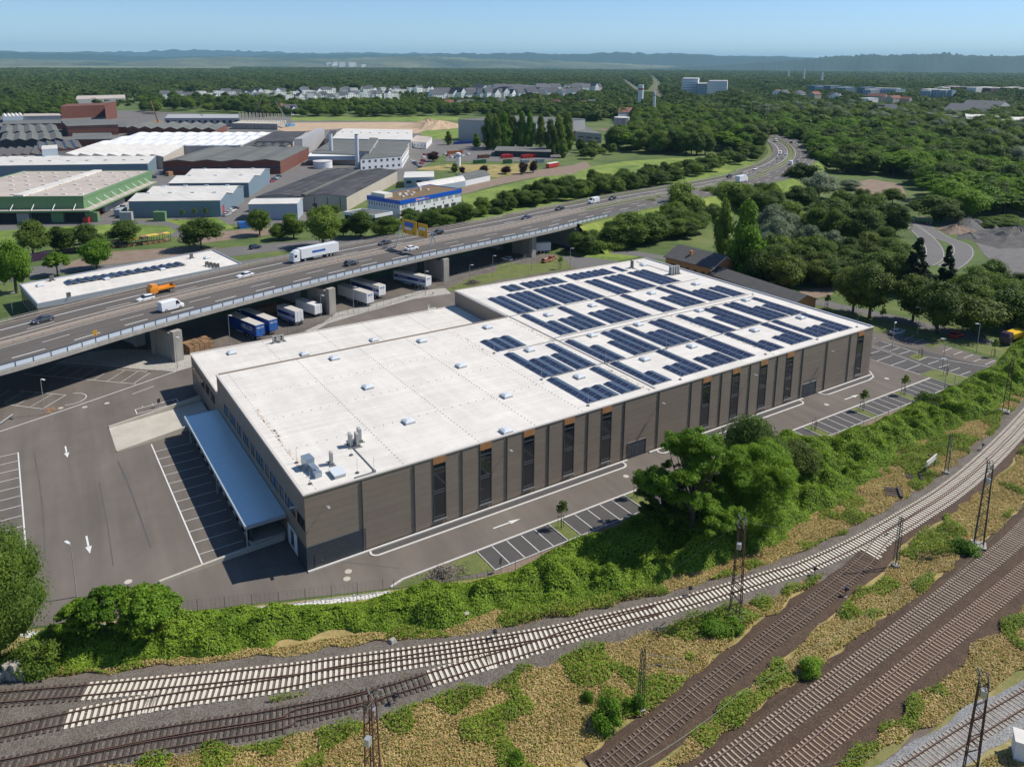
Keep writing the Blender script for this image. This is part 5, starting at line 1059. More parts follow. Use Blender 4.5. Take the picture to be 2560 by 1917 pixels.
l, a = tr_at(r4, fd); trailer('plain white trailer right of the second flyover pier', l, a, 'p_white', words=[('HELCO', .5, 0, 3.3, 0, 'p_helcoblue')], rear='wallwhite')
l, a = tr_at(r5, fd); trailer('white trailer with blue stripe behind the plain white one', l, a, 'p_white', band='p_helcoblue', words=[('HELCO', .62, -4.6, 2.55, -1, 'wallwhite'), ('HELCO', .62, -4.6, 2.55, 1, 'wallwhite'), ('HELCO', .5, 0, 3.3, 0, 'p_helcoblue')], rear='wallwhite', band2='p_bluelight')
l, a = tr_at(r6, fd+.1); trailer('white trailer with blue stripe alone left of the third pier', l, a, 'p_white', band='p_helcoblue', words=[('HELCO', .62, -4.6, 2.55, -1, 'wallwhite'), ('HELCO', .62, -4.6, 2.55, 1, 'wallwhite'), ('FRISCH UND GUT', .5, 3.0, 2.55, 1, 'wallwhite'), ('HELCO', .5, 0, 3.3, 0, 'p_helcoblue')], rear='wallwhite', band2='p_bluelight')
rx = (137.19,132.99); l, a = tr_at(rx, math.pi-.35, 11); trailer('white trailer beside the rightmost flyover pier', l, a, 'p_white', roof='roofwhite', L=11, rear='wallwhite')
# corrugated container
x, y = (38.8,104.04); t = thing('shipping_container', 'white corrugated container beside the second flyover pier', 'container', (x-1.0, y+5.5, .3), fd)
b = MB(); b.box(-4.5, 4.5, -1.2, 1.2, .6, 3.2)
b.build('box_body', 'p_white', t, world=False)
for k in range(22): 
    
    for s in (-1, 1): b = MB(); b.box(-4.4+.41*k, -4.22+.41*k, min(s*1.2, s*1.25), max(s*1.2, s*1.25), .75, 3.05); b.build('rib', 'p_white', t, world=False)
for s in (-1, 1): b = MB(); b.box(-4.56, -4.5, min(s*.03, s*1.15), max(s*.03, s*1.15), .7, 3.1); b.build('door', 'wallwhite', t, world=False)
b = MB(); b.box(-4.3, 4.3, -.9, .9, -.28, .6); b.build('chassis', 'p_black', t, world=False)
# parked cars
for (x, y), rz, paint, kind, lb in [((37.02,117.86), .3, 'p_silver', 'sedan', 'silver blue car in the shade above the white container'), ((116.93,130.9), 1.9, 'p_white', 'hatch', 'white car in the shade left of the last pier'), ((22.41,118.51), .3, 'p_silver', 'sedan', 'bluish car in the shade behind the blue trailers'),
     ((161.75,12.45), .0, 'p_silver', 'sedan', 'silver car alone in the car park behind the hall'), ((172.41,2.72), .0, 'p_red', 'suv', 'dark red car under the trees behind the car park'), ((46.76,195.28), .22, 'p_navy', 'suv', 'dark car on the trunk road beyond the flyover'), ((48.11,195.18), .2, 'p_black', 'sedan', 'black car on the trunk road far left of the lorry') ]:
    if lb.startswith('black car on the trunk'): continue
    car('parked_car' if 'trunk' not in lb else 'moving_car', lb, (x, y, .06), rz, paint, kind)
(x, y) = (129.7,122.64)
for i, (dx, dy, h, p) in enumerate([(-1.2, -.4, .3, 'p_rustorange'), (1.1, .5, .4, 'p_rustorange')]):
    car('scrap_car', ('left', 'right')[i]+' one of two rust coloured wrecks at the fence beside the road', (x+dx*1.6, y+dy*2, .06), .2+.3*i, p, 'hatch')
# dump truck at the right edge
x, y = (180.42,-6.72); t = thing('dump_truck', 'dump truck with dark purple cab and yellow tipping body', 'truck', (x, y, .05), math.pi+.0)
b = MB(); body_loft(b, [(2.0, [(1.2, .6), (1.22, 2.2), (1.1, 3.2)]), (3.8, [(1.2, .5), (1.22, 2.0), (1.05, 3.1)]), (4.2, [(1.1, .5), (1.15, 1.5), (.95, 2.4)])]); cb = b.build('cab', 'p_purple', t, world=False)
b = MB(); b.addm([(4.22, -1, 1.6), (4.22, 1, 1.6), (3.9, .98, 2.8), (3.9, -.98, 2.8), (4.1, -1, 1.6), (4.1, 1, 1.6), (3.7, .98, 2.8), (3.7, -.98, 2.8)], BOXF); b.build('windscreen', 'carglass', cb, world=False)
b = MB(); b.box(-4, 3.6, -.5, .5, .6, 1.1); b.build('chassis', 'p_black', t, world=False)
b = MB(); b.addm([(-4.2, -.9, 1.15), (1.6, -.9, 1.15), (1.6, .9, 1.15), (-4.2, .9, 1.15), (-4.6, -1.25, 2.7), (1.8, -1.25, 2.7), (1.8, 1.25, 2.7), (-4.6, 1.25, 2.7)], BOXF); b.box(1.7, 2.3, -1.2, 1.2, 2.7, 2.85); tb = b.build('tipping_body', 'p_yellow', t, world=False)
for k in range(10): s = 1 if k % 2 else -1; k2 = k//2; b = MB(); b.box(-3.8+1.2*k2, -3.66+1.2*k2, min(s*1.1, s*1.3), max(s*1.1, s*1.3), 1.4, 2.7); b.build('rib', 'p_yellow', tb, world=False)
for xx in (-3.2, -1.9, 2.9):
    for s in (-1, 1): wheel(t, xx, s*1.05, .52, .35)
# green truck on the loop road
x, y = (310.34,91.25); t = thing('dump_truck', 'green dump truck with brown load on the loop road', 'truck', (x, y, .09), 2.1)
b = MB(); body_loft(b, [(2.2, [(1.2, .5), (1.22, 2.2), (1.1, 3.0)]), (4.4, [(1.2, .5), (1.2, 1.9), (1.05, 2.9)])]); b.build('cab', 'p_green', t, world=False); b = MB(); b.box(-5, 1.8, -1.25, 1.25, 1.0, 2.6); b.build('tipping_body', 'p_green', t, world=False)
b = MB(); b.obox(-1.6, 0, 2.55, 6.2, 2.1, .45, 0, .7); b.build('load', 'earth', t, world=False); b = MB(); b.box(-4.9, 4, -.5, .5, .5, 1.0); b.build('chassis', 'p_black', t, world=False)
for xx in (-4, -2.7, 3.2):
    for s in (-1, 1): wheel(t, xx, s*1.05, .5, .35)
# pallet stacks
pm = MB()
for k in range(7): pm.box(-.6, .6, -.4+.117*k, -.32+.117*k, .12, .14)
pm.box(-.6, .6, -.4, -.3, 0, .12).box(-.6, .6, -.05, .05, 0, .12).box(-.6, .6, .3, .4, 0, .12); pme = bpy.data.meshes.new('pallet'); pme.from_pydata(pm.v, [], pm.f); pme.materials.append(M['pallet'])
def pallets(x, y, rz, nx, ny, nz, lb):
    t = thing('pallet_stack', lb, 'pallet stack', (x, y, .04), rz, 'stacks of wooden pallets under the flyover')
    rs = random.Random(nx*ny)
    for i in range(nx):
        for j in range(ny):
            top = nz-rs.choice((0, 0, 1, 2))
            for k in range(top):
                if 0 < i < nx-1 and 0 < j < ny-1 and k < top-1: continue
                o = bpy.data.objects.new('pallet', pme); COL.objects.link(o); o.parent = t; o.location = ((i-nx/2)*1.28, (j-ny/2)*.9, k*.145+rs.uniform(0, .004)); o.rotation_euler = (0, 0, rs.uniform(-.04, .04))
x, y = (9.49,94.98); pallets(x-3.2, y+2.6, .32, 5, 5, 15, 'sunlit stack of wooden pallets behind the hall corner')
x, y = (4.78,100.5); pallets(x-3.5, y+3.5, .32, 4, 5, 13, 'shaded stack of wooden pallets next to the gravel pier')
x, y = (26.25,113.13); pallets(x+2, y+4, .32, 5, 4, 15, 'dark stack of pallets behind the second blue trailer')
# ================= street lamps, fences, posts =================
def lamp(x, y, h, rz, lb, two=False):
    t = thing('street_lamp', lb, 'street lamp', (x, y, 0), rz, 'slim lamp posts round the hall')
    b = MB(); b.bar((0, 0, 0), (0, 0, h), .085, 7, .05); b.build('pole', 'galv', t, world=False); b = MB(); b.bar((0, 0, h), (.5, 0, h+.08), .04, 5); b.obox(.75, 0, h+.02, .85, .34, .1); b.build('lamp_head', 'lampwhite', t, world=False)
for (x, y), h, rz, lb in [((-27.22,75.08), 7.4, -1, 'lamp post standing in the shade line left of the yard'), ((-0.65,86.4), 7.5, -1, 'lamp post in front of the gravel pier'), ((13.2,95.75), 7.6, -1, 'lamp post in front of the lettered blue trailer'), ((37.96,99.92), 7.7, -1, 'lamp post in front of the white container'), ((48.14,102.51), 7.8, -1, 'lamp post in front of the plain white trailer'),
     ((73.06,108.01), 7.5, -1, 'lamp post in front of the lone striped trailer'), ((89.22,109.25), 7, -1, 'lamp post on the grass strip beside the brush pile'), ((101.55,115.62), 7, -1, 'lamp post at the fence left of the rust coloured wrecks'), ((116.54,114.87), 7, -1, 'lamp post nearest the rightmost flyover pier'), ((129.62,110.75), 7, -1, 'lamp post at the corner of the side road behind the roof'),
     ((165.9,9.4), 7.3, 2.6, 'lamp post between the trees at the back of the car park'), ((165.12,-5.84), 7.4, 2.6, 'rightmost lamp post at the back of the car park'), ((147.39,5.27), 7.5, .3, 'lamp post between the double parking rows nearest the hall'), ((147.6,-6.98), 7.3, 2.6, 'lamp post between the double parking rows beside the lawn'), ((134.51,-14.44), 7.5, 2.0, 'lamp post at the front parking row near the right lawn'),
     ((-26.88,11), 7.6, 2.0, 'lamp post rising from the bushes at the bottom left of the yard'), ((-30.95,153.28), 5.5, 0, 'lamp post left of the brown building beyond the flyover')]:
    lamp(x, y, h, rz, lb)
def fence(label, pts, h=1.8, step=2.5, m='galvdark', name='wire_fence', group='wire mesh fences', wires=7, z=0.03):
    pl = smooth(pts, step); t = thing(name, label, 'fence', (pl[0].x, pl[0].y, z), 0, group); im = t.matrix_basis.inverted()
    pb = MB(); pb.bar((0, 0, 0), (0, 0, h), .045, 4); me = bpy.data.meshes.new('fence_post'); me.from_pydata(pb.v, [], pb.f); me.materials.append(M[m])
    for p in pl: o = bpy.data.objects.new('post', me); COL.objects.link(o); o.parent = t; o.location = im @ Vector((p.x, p.y, z))
    b = MB(); up = Vector((0, 0, 1))
    for p, q in zip(pl, pl[1:]):
        for k in range(wires): zz = z+.1+(h-.15)*k/(wires-1); b.bar((p.x, p.y, zz), (q.x, q.y, zz), .011, 3)
        n = int((q-p).length/.5)
        for k in range(1, n): a = p+(q-p)*k/n; b.bar((a.x, a.y, z+.1), (a.x, a.y, z+h-.05), .009, 3)
    b.build('wire_mesh', m, t, kind='stuff')
fence('wire fence on the white stone gabion wall at the driveway', [(-60, 18.2), (-35.3, 8.7), (-30.3, 5.7), (-15.6, -.1), (-5.3, -4.7), (8.0, -10.0)], 2.0, 3.3)
fence('wire fence along the front parking rows above the hedge', [(8.2, -10.2), (20, -15.2), (50, -15.6), (90, -15.6), (147, -15.3)], 1.8, 4.2, wires=5)
fence('wire fence between car park and hedge at the far right', [(142.35,-16.06),(154.91,-15.14),(166.05,-12.51),(176.9,-8.79)], 1.8, 3)
fence('wire fence in front of the trailers and gravel strip', [(27.27,95.08),(39.42,99.88),(45.64,103.01),(51.25,102.17),(62.44,106.37),(74.31,111.15),(83.19,115.5)], 2.0, 3)
fence('wire fence between flyover and grass strip', [(83.19,115.5),(95.95,119.99),(110.87,123.26),(122.16,125.99)]+[(121.29,128.22),(127.71,126.44),(130.94,120.18),(130.92,109.95)], 2.0, 2.5, m='galv')
fence('wire fence in front of the street behind the hall', [(166.09,45.04),(167.66,38.18),(170.55,23.32),(171.49,17.59),(176.47,4.19)], 1.7, 4, wires=4)
fence('fence along the works road beyond the trunk road', [(-54.55,302.01),(-32.44,301.09),(-0.46,281.82),(14.12,279.59),(32.33,265.33),(47.04,237.62),(67.07,231.62)], 2.2, 6, wires=3)
# bollards and barriers: orange, striped board, signs
for (x, y), lb in zip([(-26.82,76.65),(-26.73,74.97),(-25.81,76.02)], ('rear left', 'front', 'right hand')):
    t = thing('crash_hoop', lb+' orange protective hoop at the foot of the left lamp post', 'bollard', (x, y, .03), 0, 'orange hoops round the lamp post'); b = MB()
    for i in range(8): a0, a1 = math.pi*i/8, math.pi*(i+1)/8; b.bar((.45*math.cos(a0), 0, .6*math.sin(a0)), (.45*math.cos(a1), 0, .6*math.sin(a1)), .06, 6)
    b.build('hoop', 'p_orange', t, world=False)
(x, y), (x1, y1) = [(-34.67,74.25),(-32.56,77.45)]; t = thing('barrier_beam', 'white steel barrier beam lying beside the cut off pier', 'barrier', (x, y, .03)); b = MB(); b.bar((x, y, .4), (x1, y1, .4), .15, 6); b.build('beam', 'galv', t); b = MB(); b.bar((x1, y1, .03), (x1, y1, .5), .1, 5); b.bar((x, y, .03), (x, y, .5), .1, 5); b.build('foot', 'galvdark', t)
def roadsign(x, y, lb, h=2.2, m='p_black', w=.6, hh=.9):
    t = thing('traffic_sign', lb, 'sign', (x, y, 0), .5); b = MB(); b.bar((0, 0, 0), (0, 0, h), .04, 5); b.build('post', 'galv', t, world=False); b = MB(); b.box(-w/2, w/2, -.03, .03, h-hh, h); b.build('sign_board', m, t, world=False)
x, y = (22.18,-14.4); roadsign(x, y, 'dark board on a post in front of the first parking bay'); x, y = (140.33,-13.57); roadsign(x, y, 'small dark board on a post at the right lawn'); x, y = (-7.79,66.58); roadsign(x, y, 'dark board on a post at the hatched bay beside the hall', 1.9)
x, y = (75.49,107.6); t = thing('hydrant_guard', 'red and white guard frame on the gravel at the bend', 'barrier', (x, y, .04), .3); b = MB(); b.bar((-.3, 0, 0), (-.3, 0, 1.1), .07, 5).bar((.3, 0, 0), (.3, 0, 1.1), .07, 5); b.build('post', 'p_red', t, world=False); b = MB(); b.bar((-.4, 0, 1.05), (.4, 0, 1.05), .07, 5); b.build('cross_bar', 'lampwhite', t, world=False)
x, y = (-16.07,89.14); 
t = thing('motorway_sign', 'small yellow sign at the edge of the flyover', 'sign', (x, y, 9)); b = MB(); b.bar((x, y, 9), (x, y, 11.2), .06, 5); b.build('post', 'galvdark', t); b = MB(); b.obox(x, y, 10, .8, .06, 1.2, .3); b.build('sign_board', 'p_signyellow', t)
# ================= overhead line masts =================
def lattice(name, label, x, y, h, w0, w1, m, arm=0, rz=0, top=None, boxes=(), group='overhead line masts'):
    t = thing(name, label, 'mast', (x, y, 0), rz, group); b = MB(); c = [(-1, -1), (1, -1), (1, 1), (-1, 1)]
    for sx, sy in c: b.bar((sx*w0/2, sy*w0/2, 0), (sx*w1/2, sy*w1/2, h), (.075 if w0 > .8 else .04), 4)
    b.build('corner_posts', m, t, world=False); b = MB(); n = max(6, int(h/.85))
    for k in range(n):
        z0, z1 = h*k/n, h*(k+1)/n; a, e = (w0+(w1-w0)*k/n)/2, (w0+(w1-w0)*(k+1)/n)/2
        for i in range(4):
            p, q = c[i], c[(i+1) % 4]
            if k % 2: p, q = q, p
            b.bar((p[0]*a, p[1]*a, z0), (q[0]*e, q[1]*e, z1), .04 if w0 > .8 else .025, 3)
    b.build('lattice_bracing', m, t, world=False); b = MB(); b.obox(0, 0, -.1, w0*1.6, w0*1.6, .6); b.build('footing', 'concrete', t, world=False)
    if arm:
        b = MB(); s = 1 if arm > 0 else -1; L = abs(arm); b.bar((0, 0, h*.93), (s*L*.8, 0, h*.72), .03, 4).bar((0, 0, h*.72), (s*L*.75, 0, h*.68), .025, 4).bar((s*L*.3, 0, h*.70), (s*L, 0, h*.5), .03, 4).bar((0, 0, h*.55), (s*L*.3, 0, h*.70), .02, 4); b.build('cantilever_arm', 'galvdark', t, world=False)
        b = MB(); b.bar((s*L*.3, 0, h*.70), (s*L*.42, 0, h*.66), .09, 6); b.build('insulator', 'p_brown', t, world=False)
    if top == 'frame':
        b = MB()
        for z in (h, h-.35):
            for p, q in (((-1.0, -.35), (1.0, -.35)), ((1.0, -.35), (.8, .4)), ((.8, .4), (-.8, .4)), ((-.8, .4), (-1.0, -.35))): b.bar((p[0], p[1], z), (q[0], q[1], z), .045, 4)
        b.build('head_frame', 'mastgreen', t, world=False)
        b = MB(); b.bar((-1.4, 0, h-.1), (-2.1, 0, h+.35), .07, 6).bar((1.2, 0, h-.2), (1.9, 0, h-.8), .07, 6).bar((.3, .3, h), (.5, .6, h+.6), .08, 6); b.build('insulator', 'galvdark', t, world=False)
    for (bx, by, bz) in boxes: b = MB(); b.obox(bx, by, bz, .55, .5, .75); b.build('equipment_box', 'galv', t, world=False); b = MB(); b.bar((0, 0, bz+.4), (bx, by, bz+.4), .05, 4); b.build('bracket', m, t, world=False)
    return t
x, y = (-6.83,-38.5); MA = (x+.3, y-.2, 13.3); lattice('lattice_mast', 'dark lattice mast with two pale boxes cut off by the bottom edge', x, y, 13.3, 1.15, .75, 'rustmast', top='frame', rz=.6, boxes=((.9, .3, 10.6), (-1.0, -.3, 9.4)))
x, y = (42.45,-37.8); MBk = (x, y, 13.5); lattice('lattice_mast', 'rust red lattice mast in front of the big tree group', x, y, 13.4, 1.35, .7, 'rustmast', top='frame', rz=.5, boxes=((-1.0, 0, 10.2),))
x, y = (83.76,-46.9); MC = (x, y, 13.2); lattice('lattice_mast', 'tall brown lattice mast between junction and paired main tracks', x, y, 13.2, 1.2, .7, 'mastgreen', top='frame', rz=.5, boxes=((-.7, 0, 10.5),))
x, y = (41.54,-66.84); MD = (x, y, 13.2); lattice('lattice_mast', 'rusty lattice mast in the lower right corner by the pale track', x, y, 13.2, 1.2, .7, 'rustmast', top='frame', rz=.5, boxes=((-.9, 0, 12),))
x, y = (135.13,-26.45); lattice('lattice_mast', 'thin lattice mast on dry grass near the right edge', x, y, 11.5, 1.0, .5, 'rustmast', rz=.4)
x, y = (100.58,-33.16); lattice('contact_wire_mast', 'slender grey mast with arm beside the old sign board', x, y, 7.6, .55, .35, 'mastgreen', arm=-4.2, rz=.6)
x, y = (69.08,-43.07); lattice('contact_wire_mast', 'slender mast with long white arm over the junction', x, y, 7.8, .55, .35, 'mastgreen', arm=-5.5, rz=-.4)
x, y = (22.24,-42.43); lattice('contact_wire_mast', 'slender green mast with arm in the middle of the dry meadow', x, y, 7.9, .55, .35, 'mastgreen', arm=5.2, rz=-.35)
def wires(label, pairs, sag=.5, r=.013):
    t = thing('overhead_wire', label, 'wire', tuple(pairs[0][0]), 0, 'overhead railway wires')
    b = MB()
    for p, q in pairs:
        p, q = Vector(p), Vector(q); prev = p
        for k in range(1, 13): f = k/12; c = p+(q-p)*f; c.z -= sag*4*f*(1-f); b.bar(prev, c, r, 3); prev = c
    b.build('wire', 'wire', t)
far = [(23.19,-51.15),(86.31,-53.34)] ; 
wires('contact wires above the upper main track', [((*(28.08,-50.99), 6.5), (*(66.64,-50.38), 6.5)), ((*(28.02,-51.09), 6), (*(68.38,-50.64), 6)), ((*(28.08,-50.99), 6.5), (*(12.81,-51.72), 6.5)), ((*(61.73,-53.03), 6.5), (*(90.1,-49.34), 6.5))])
wires('thin feeder wire from the rust red mast to the right', [(MBk, (*(47.28,-40.02), 12))], .1)
wires('thin guy wire from the rust red mast to the hedge', [(MBk, (*(37.28,-30.07), 3))], .1)
wires('long wire from the cut off mast across the dark switch', [(MA, (*(0.8,-34.43), 9))], .2)
wires('slack wires hanging from the cut off mast', [((MA[0]+.5, MA[1], 11.2), (*(-3.92,-36.85), 2)), ((MA[0]+.7, MA[1], 11.0), (*(-3.73,-37.29), 2))], .8)
wires('contact wire above the curved single track', [((*(26.87,-60.21), 6), (*(39.53,-64.12), 6))], .3)
# ================= odd things along the tracks =================
x, y = (99.33,-31.11); t = thing('old_sign_board', 'weathered white name board on two posts in the dry grass', 'sign', (x, y, 0), .15)
b = MB(); b.box(-2.2, 2.2, -.08, .08, 1.6, 2.5); b.build('sign_board', 'roofwhite', t, world=False)
for s in (-1.9, 1.9): b = MB(); b.box(s-.1, s+.1, -.1, .1, 0, 2.4); b.build('post', 'galvdark', t, world=False)
b = MB(); b.bar((-.2, .5, 2.9), (2.2, .8, 1.7), .16, 4); b.build('broken_beam', 'rustmast', t, world=False)
for (x, y), lb, n in (((86.98,-31.91), 'stack of dark old sleepers in the dry grass', 4), ((94.95,-30.82), 'small heap of dark beams behind the stacked sleepers', 3)):
    t = thing('sleeper_stack', lb, 'sleeper stack', (x, y, 0), .7)
    for i in range(n): b = MB(); b.obox(i*.75-1, 0, .0, .5, 2.6, .35, .0); b.build('old_sleeper', 'sleeperwood', t, world=False)
    b = MB(); b.obox(0, -.9, .35, 3.2, .4, .3); b.build('old_sleeper', 'sleeperwood', t, world=False)
for i, ((x, y), h) in enumerate(zip([(-35.11,-0.44),(-34.5,-0.39),(-34.15,-0.84),(-33.73,-1.11),(-33.14,-1.49)], (1.3, 1.9, 1.4, 2.2, 1.5))):
    b = MB(); b.obox(x, y, 0, 1.0, .7, h, .3+.1*i); tagit(b.build('concrete_block', 'concrete'), label=('leftmost', 'second', 'middle', 'tall fourth', 'rightmost')[i]+' upright grey concrete block at the lower left edge', cat='concrete block', group='concrete blocks at the lower left edge')
x, y = (-27.3,-0.89); b = MB(); b.obox(x, y, 0, 2.0, .9, .8, .2); tagit(b.build('concrete_block', 'concrete'), label='grey concrete block half hidden under the lower left shrubs', cat='concrete block')
x, y = (4.1,-18.72); b = MB(); b.obox(x, y, 0, 1, .9, .6, .2, .6); tagit(b.build('boulder', 'concrete'), label='dark round lump on the cinder path beside the outermost track', cat='boulder')
(x, y), (x1, y1) = [(12.63,-19.65),(13.93,-19.93)]; b = MB(); b.bar((x, y, .8), (x1, y1, .8), .25, 4); tagit(b.build('concrete_beam', 'slab'), label='pale beam lying in the hedge above the outermost track', cat='beam')
x, y = (50.77,-67.45); t = thing('switch_cabinet', 'pale cabinet with glass door at the lower right edge', 'cabinet', (x, y, 0), .55)
b = MB(); b.box(-.9, .9, -.7, .7, .15, 2.3); b.build('casing', 'wallwhite', t, world=False); b = MB(); b.box(-1, 1, -.8, .8, 2.3, 2.4); b.build('lid', 'roofwhite', t, world=False); b = MB(); b.box(-.6, .6, -.73, -.7, .4, 2.0); b.build('door', 'p_black', t, world=False); b = MB(); b.box(-1, 1, -.8, .8, 0, .15); b.build('plinth', 'concrete', t, world=False)
for (x, y), lb in (((15.19,-10.89), 'heap of grey brushwood on the small lawn beside the first parking bay'), ((91.71,111.94), 'dark brush heap beside the lamp post on the grass strip')):
    t = thing('brush_pile', lb, 'brush pile', (x, y, .03)); rs = random.Random(int(x)); b = MB()
    for i in range(420):
        a = rs.uniform(0, 6.28); u, v = rs.gauss(0, 1.5), rs.gauss(0, .8); z = max(.05, 1.3*math.exp(-(u/1.8)**2-(v/1.1)**2)*rs.uniform(.5, 1.05)); L = rs.uniform(.25, .8)
        b.bar((u-L*math.cos(a), v-L*math.sin(a), z+rs.uniform(-.15, .15)), (u+L*math.cos(a), v+L*math.sin(a), z+rs.uniform(-.15, .25)), .03, 3)
    b.build('branches', mat('grey_dead_wood', (.3, .27, .22), .9, .5, 3, (.17, .14, .11)) if lb[0] == 'h' and 'grey_dead_wood' not in bpy.data.materials else bpy.data.materials['grey_dead_wood'], t, world=False, kind='stuff')

# ================= vegetation =================
def crown_mesh(name, seed, nb, nq, leaf, m, shape='round', core=True, lo=.0, ls=.05):
    """crown in a unit box (diameter 1, height 1): lumps of leaf cards round solid inner masses that block light"""
    rs = np.random.RandomState(seed); C = []; Rr = []
    while len(C) < nb:
        p = rs.uniform(-1, 1, 3)
        if shape == 'round':
            if (p**2).sum() > 1 or (p**2).sum() < .12: continue
            p = p*np.array([.36, .36, .37])+[0, 0, .52]; r = rs.uniform(.13, .24)
        elif shape == 'umbrella':
            if p[0]**2+p[1]**2 > 1: continue
            p = np.array([p[0]*.42, p[1]*.42, .35+.5*(abs(p[2])**.6)*(1-.45*(p[0]**2+p[1]**2))]); r = rs.uniform(.055, .13)
        elif shape == 'column':
            z = rs.uniform(.05, .95); w = .36*math.sin(math.pi*min(1, z*.8+.22)); a = rs.uniform(0, 6.28); q = rs.uniform(.1, 1)*w; p = np.array([q*math.cos(a), q*math.sin(a), z]); r = rs.uniform(.1, .2)
        elif shape == 'cone':
            z = rs.uniform(.03, .97); w = .42*(1-z)+.02; a = rs.uniform(0, 6.28); p = np.array([w*math.cos(a)*rs.uniform(.4, 1), w*math.sin(a)*rs.uniform(.4, 1), z]); r = rs.uniform(.05, .13)*(1.2-z*.8)
        elif shape == 'bush':
            if (p[:2]**2).sum() > 1: continue
            p = np.array([p[0]*.38, p[1]*.38, .1+.5*abs(p[2])*(1-.6*(p[:2]**2).sum())]); r = rs.uniform(.14, .28)
        elif shape == 'pads':
            k = len(C) % 44; q = np.random.RandomState(seed*31+k); a = q.uniform(0, 6.28); d_ = q.uniform(.05, .42)**.8; z = q.uniform(.25, .93)*(1-.35*(d_/.5)**2); cx_, cy_ = d_*math.cos(a)*q.uniform(.7, 1.1), d_*math.sin(a)*q.uniform(.7, 1.1)
            p = np.array([cx_, cy_, z])+rs.normal(size=3)*np.array([.055, .055, .018]); r = rs.uniform(.03, .07)
        C.append(p); Rr.append(r)
    if shape == 'pads':
        pass
    C = np.array(C); Rr = np.array(Rr); w = Rr**2/np.sum(Rr**2); idx = rs.choice(nb, nq, p=w)
    d = rs.normal(size=(nq, 3)); d[:, 2] = np.where(rs.rand(nq) < .65, np.abs(d[:, 2]), d[:, 2]); d /= np.linalg.norm(d, axis=1)[:, None]
    zs = np.array([1, 1, .85 if shape not in ('umbrella', 'cone', 'pads') else .5]); rad = rs.uniform(.72, 1.2, nq)
    P = C[idx]+d*(Rr[idx]*rad)[:, None]*zs; Nn = d*1.0+rs.normal(size=(nq, 3))*.55; Nn[:, 2] += .55; Nn /= np.linalg.norm(Nn, axis=1)[:, None]
    V, F = quads_at(P, Nn, leaf, rs); V = [V]; F = [F]; off = len(V[0])
    if core:  # unseen solid cores in the leaf material, added to block light
        th = np.linspace(0, 2*math.pi, 6, endpoint=False); ph = [-1.2, -.5, .2, .8, 1.35]
        for c, r in zip(C, Rr):
            r = r*.66; vv = np.array([[c[0]+r*math.cos(p)*math.cos(t), c[1]+r*math.cos(p)*math.sin(t), c[2]+r*.85*math.sin(p)*zs[2]/.85] for p in ph for t in th]); vv += rs.normal(size=vv.shape)*r*.08
            ff = [[j*6+i, j*6+(i+1) % 6, (j+1)*6+(i+1) % 6, (j+1)*6+i] for j in range(4) for i in range(6)]; V.append(vv); F.append(np.array(ff)+off); off += len(vv)
    return npmesh(name, np.concatenate(V), np.concatenate(F), [m])
def trunk_mesh(name, r=.03, h=.45, limbs=4, seed=0):
    rs = random.Random(seed); b = MB(); b.bar((0, 0, -.02), (0, 0, h), r, 7, r*.7)
    for i in range(limbs): a = 6.28*i/limbs+rs.uniform(-.4, .4); q = rs.uniform(.12, .25); b.bar((0, 0, h*rs.uniform(.7, 1)), (q*math.cos(a), q*math.sin(a), h+rs.uniform(.1, .3)), r*.55, 5, r*.2)
    me = bpy.data.meshes.new(name); me.from_pydata(b.v, [], b.f); me.materials.append(M['barkpaint']); return me
SP = {}
SP['dark'] = [crown_mesh('crown', 10+i, 34, 7350, 0.038, L_dark) for i in range(3)]
SP['mid'] = [crown_mesh('crown', 20+i, 36, 7350, 0.037, L_mid) for i in range(3)]
SP['bright'] = [crown_mesh('crown', 30+i, 74, 7700, 0.037, L_bright, 'umbrella') for i in range(2)]+[crown_mesh('crown', 35, 40, 7350, 0.037, L_bright)]
SP['olive'] = [crown_mesh('crown', 40+i, 40, 7350, 0.037, L_olive) for i in range(2)]
SP['willow'] = [crown_mesh('crown', 50+i, 30, 8050, 0.031, L_grey) for i in range(2)]
SP['poplar'] = [crown_mesh('crown', 60+i, 60, 8050, 0.041, (L_mid, L_olive, L_bright)[i], 'column') for i in range(3)]
SP['conifer'] = [crown_mesh('crown', 70, 90, 8050, 0.037, L_conif, 'cone', lo=.1)]
SP['bush'] = [crown_mesh('crown', 80+i, 22, 4550, 0.046, L_mid, 'bush') for i in range(2)]
SP['bushbright'] = [crown_mesh('crown', 84+i, 22, 4900, 0.044, L_hedge, 'bush') for i in range(2)]
SP['purple'] = [crown_mesh('crown', 90, 26, 4550, 0.041, L_purple)]
SP['sapling'] = [crown_mesh('crown', 92, 14, 420, .11, L_mid, core=False)]
TR = [trunk_mesh('trunk', seed=i) for i in range(3)]; TRP = trunk_mesh('trunk', .02, .3, 0)
TREES = []   # x, y, height, width, species, label, group
def addtree(l, sp, label, group=None, hs=1.0): 
    for i, (x, y, h, w) in enumerate(l): TREES.append((x, y, h*hs, w, sp, label if isinstance(label, str) else label[i], group, True))
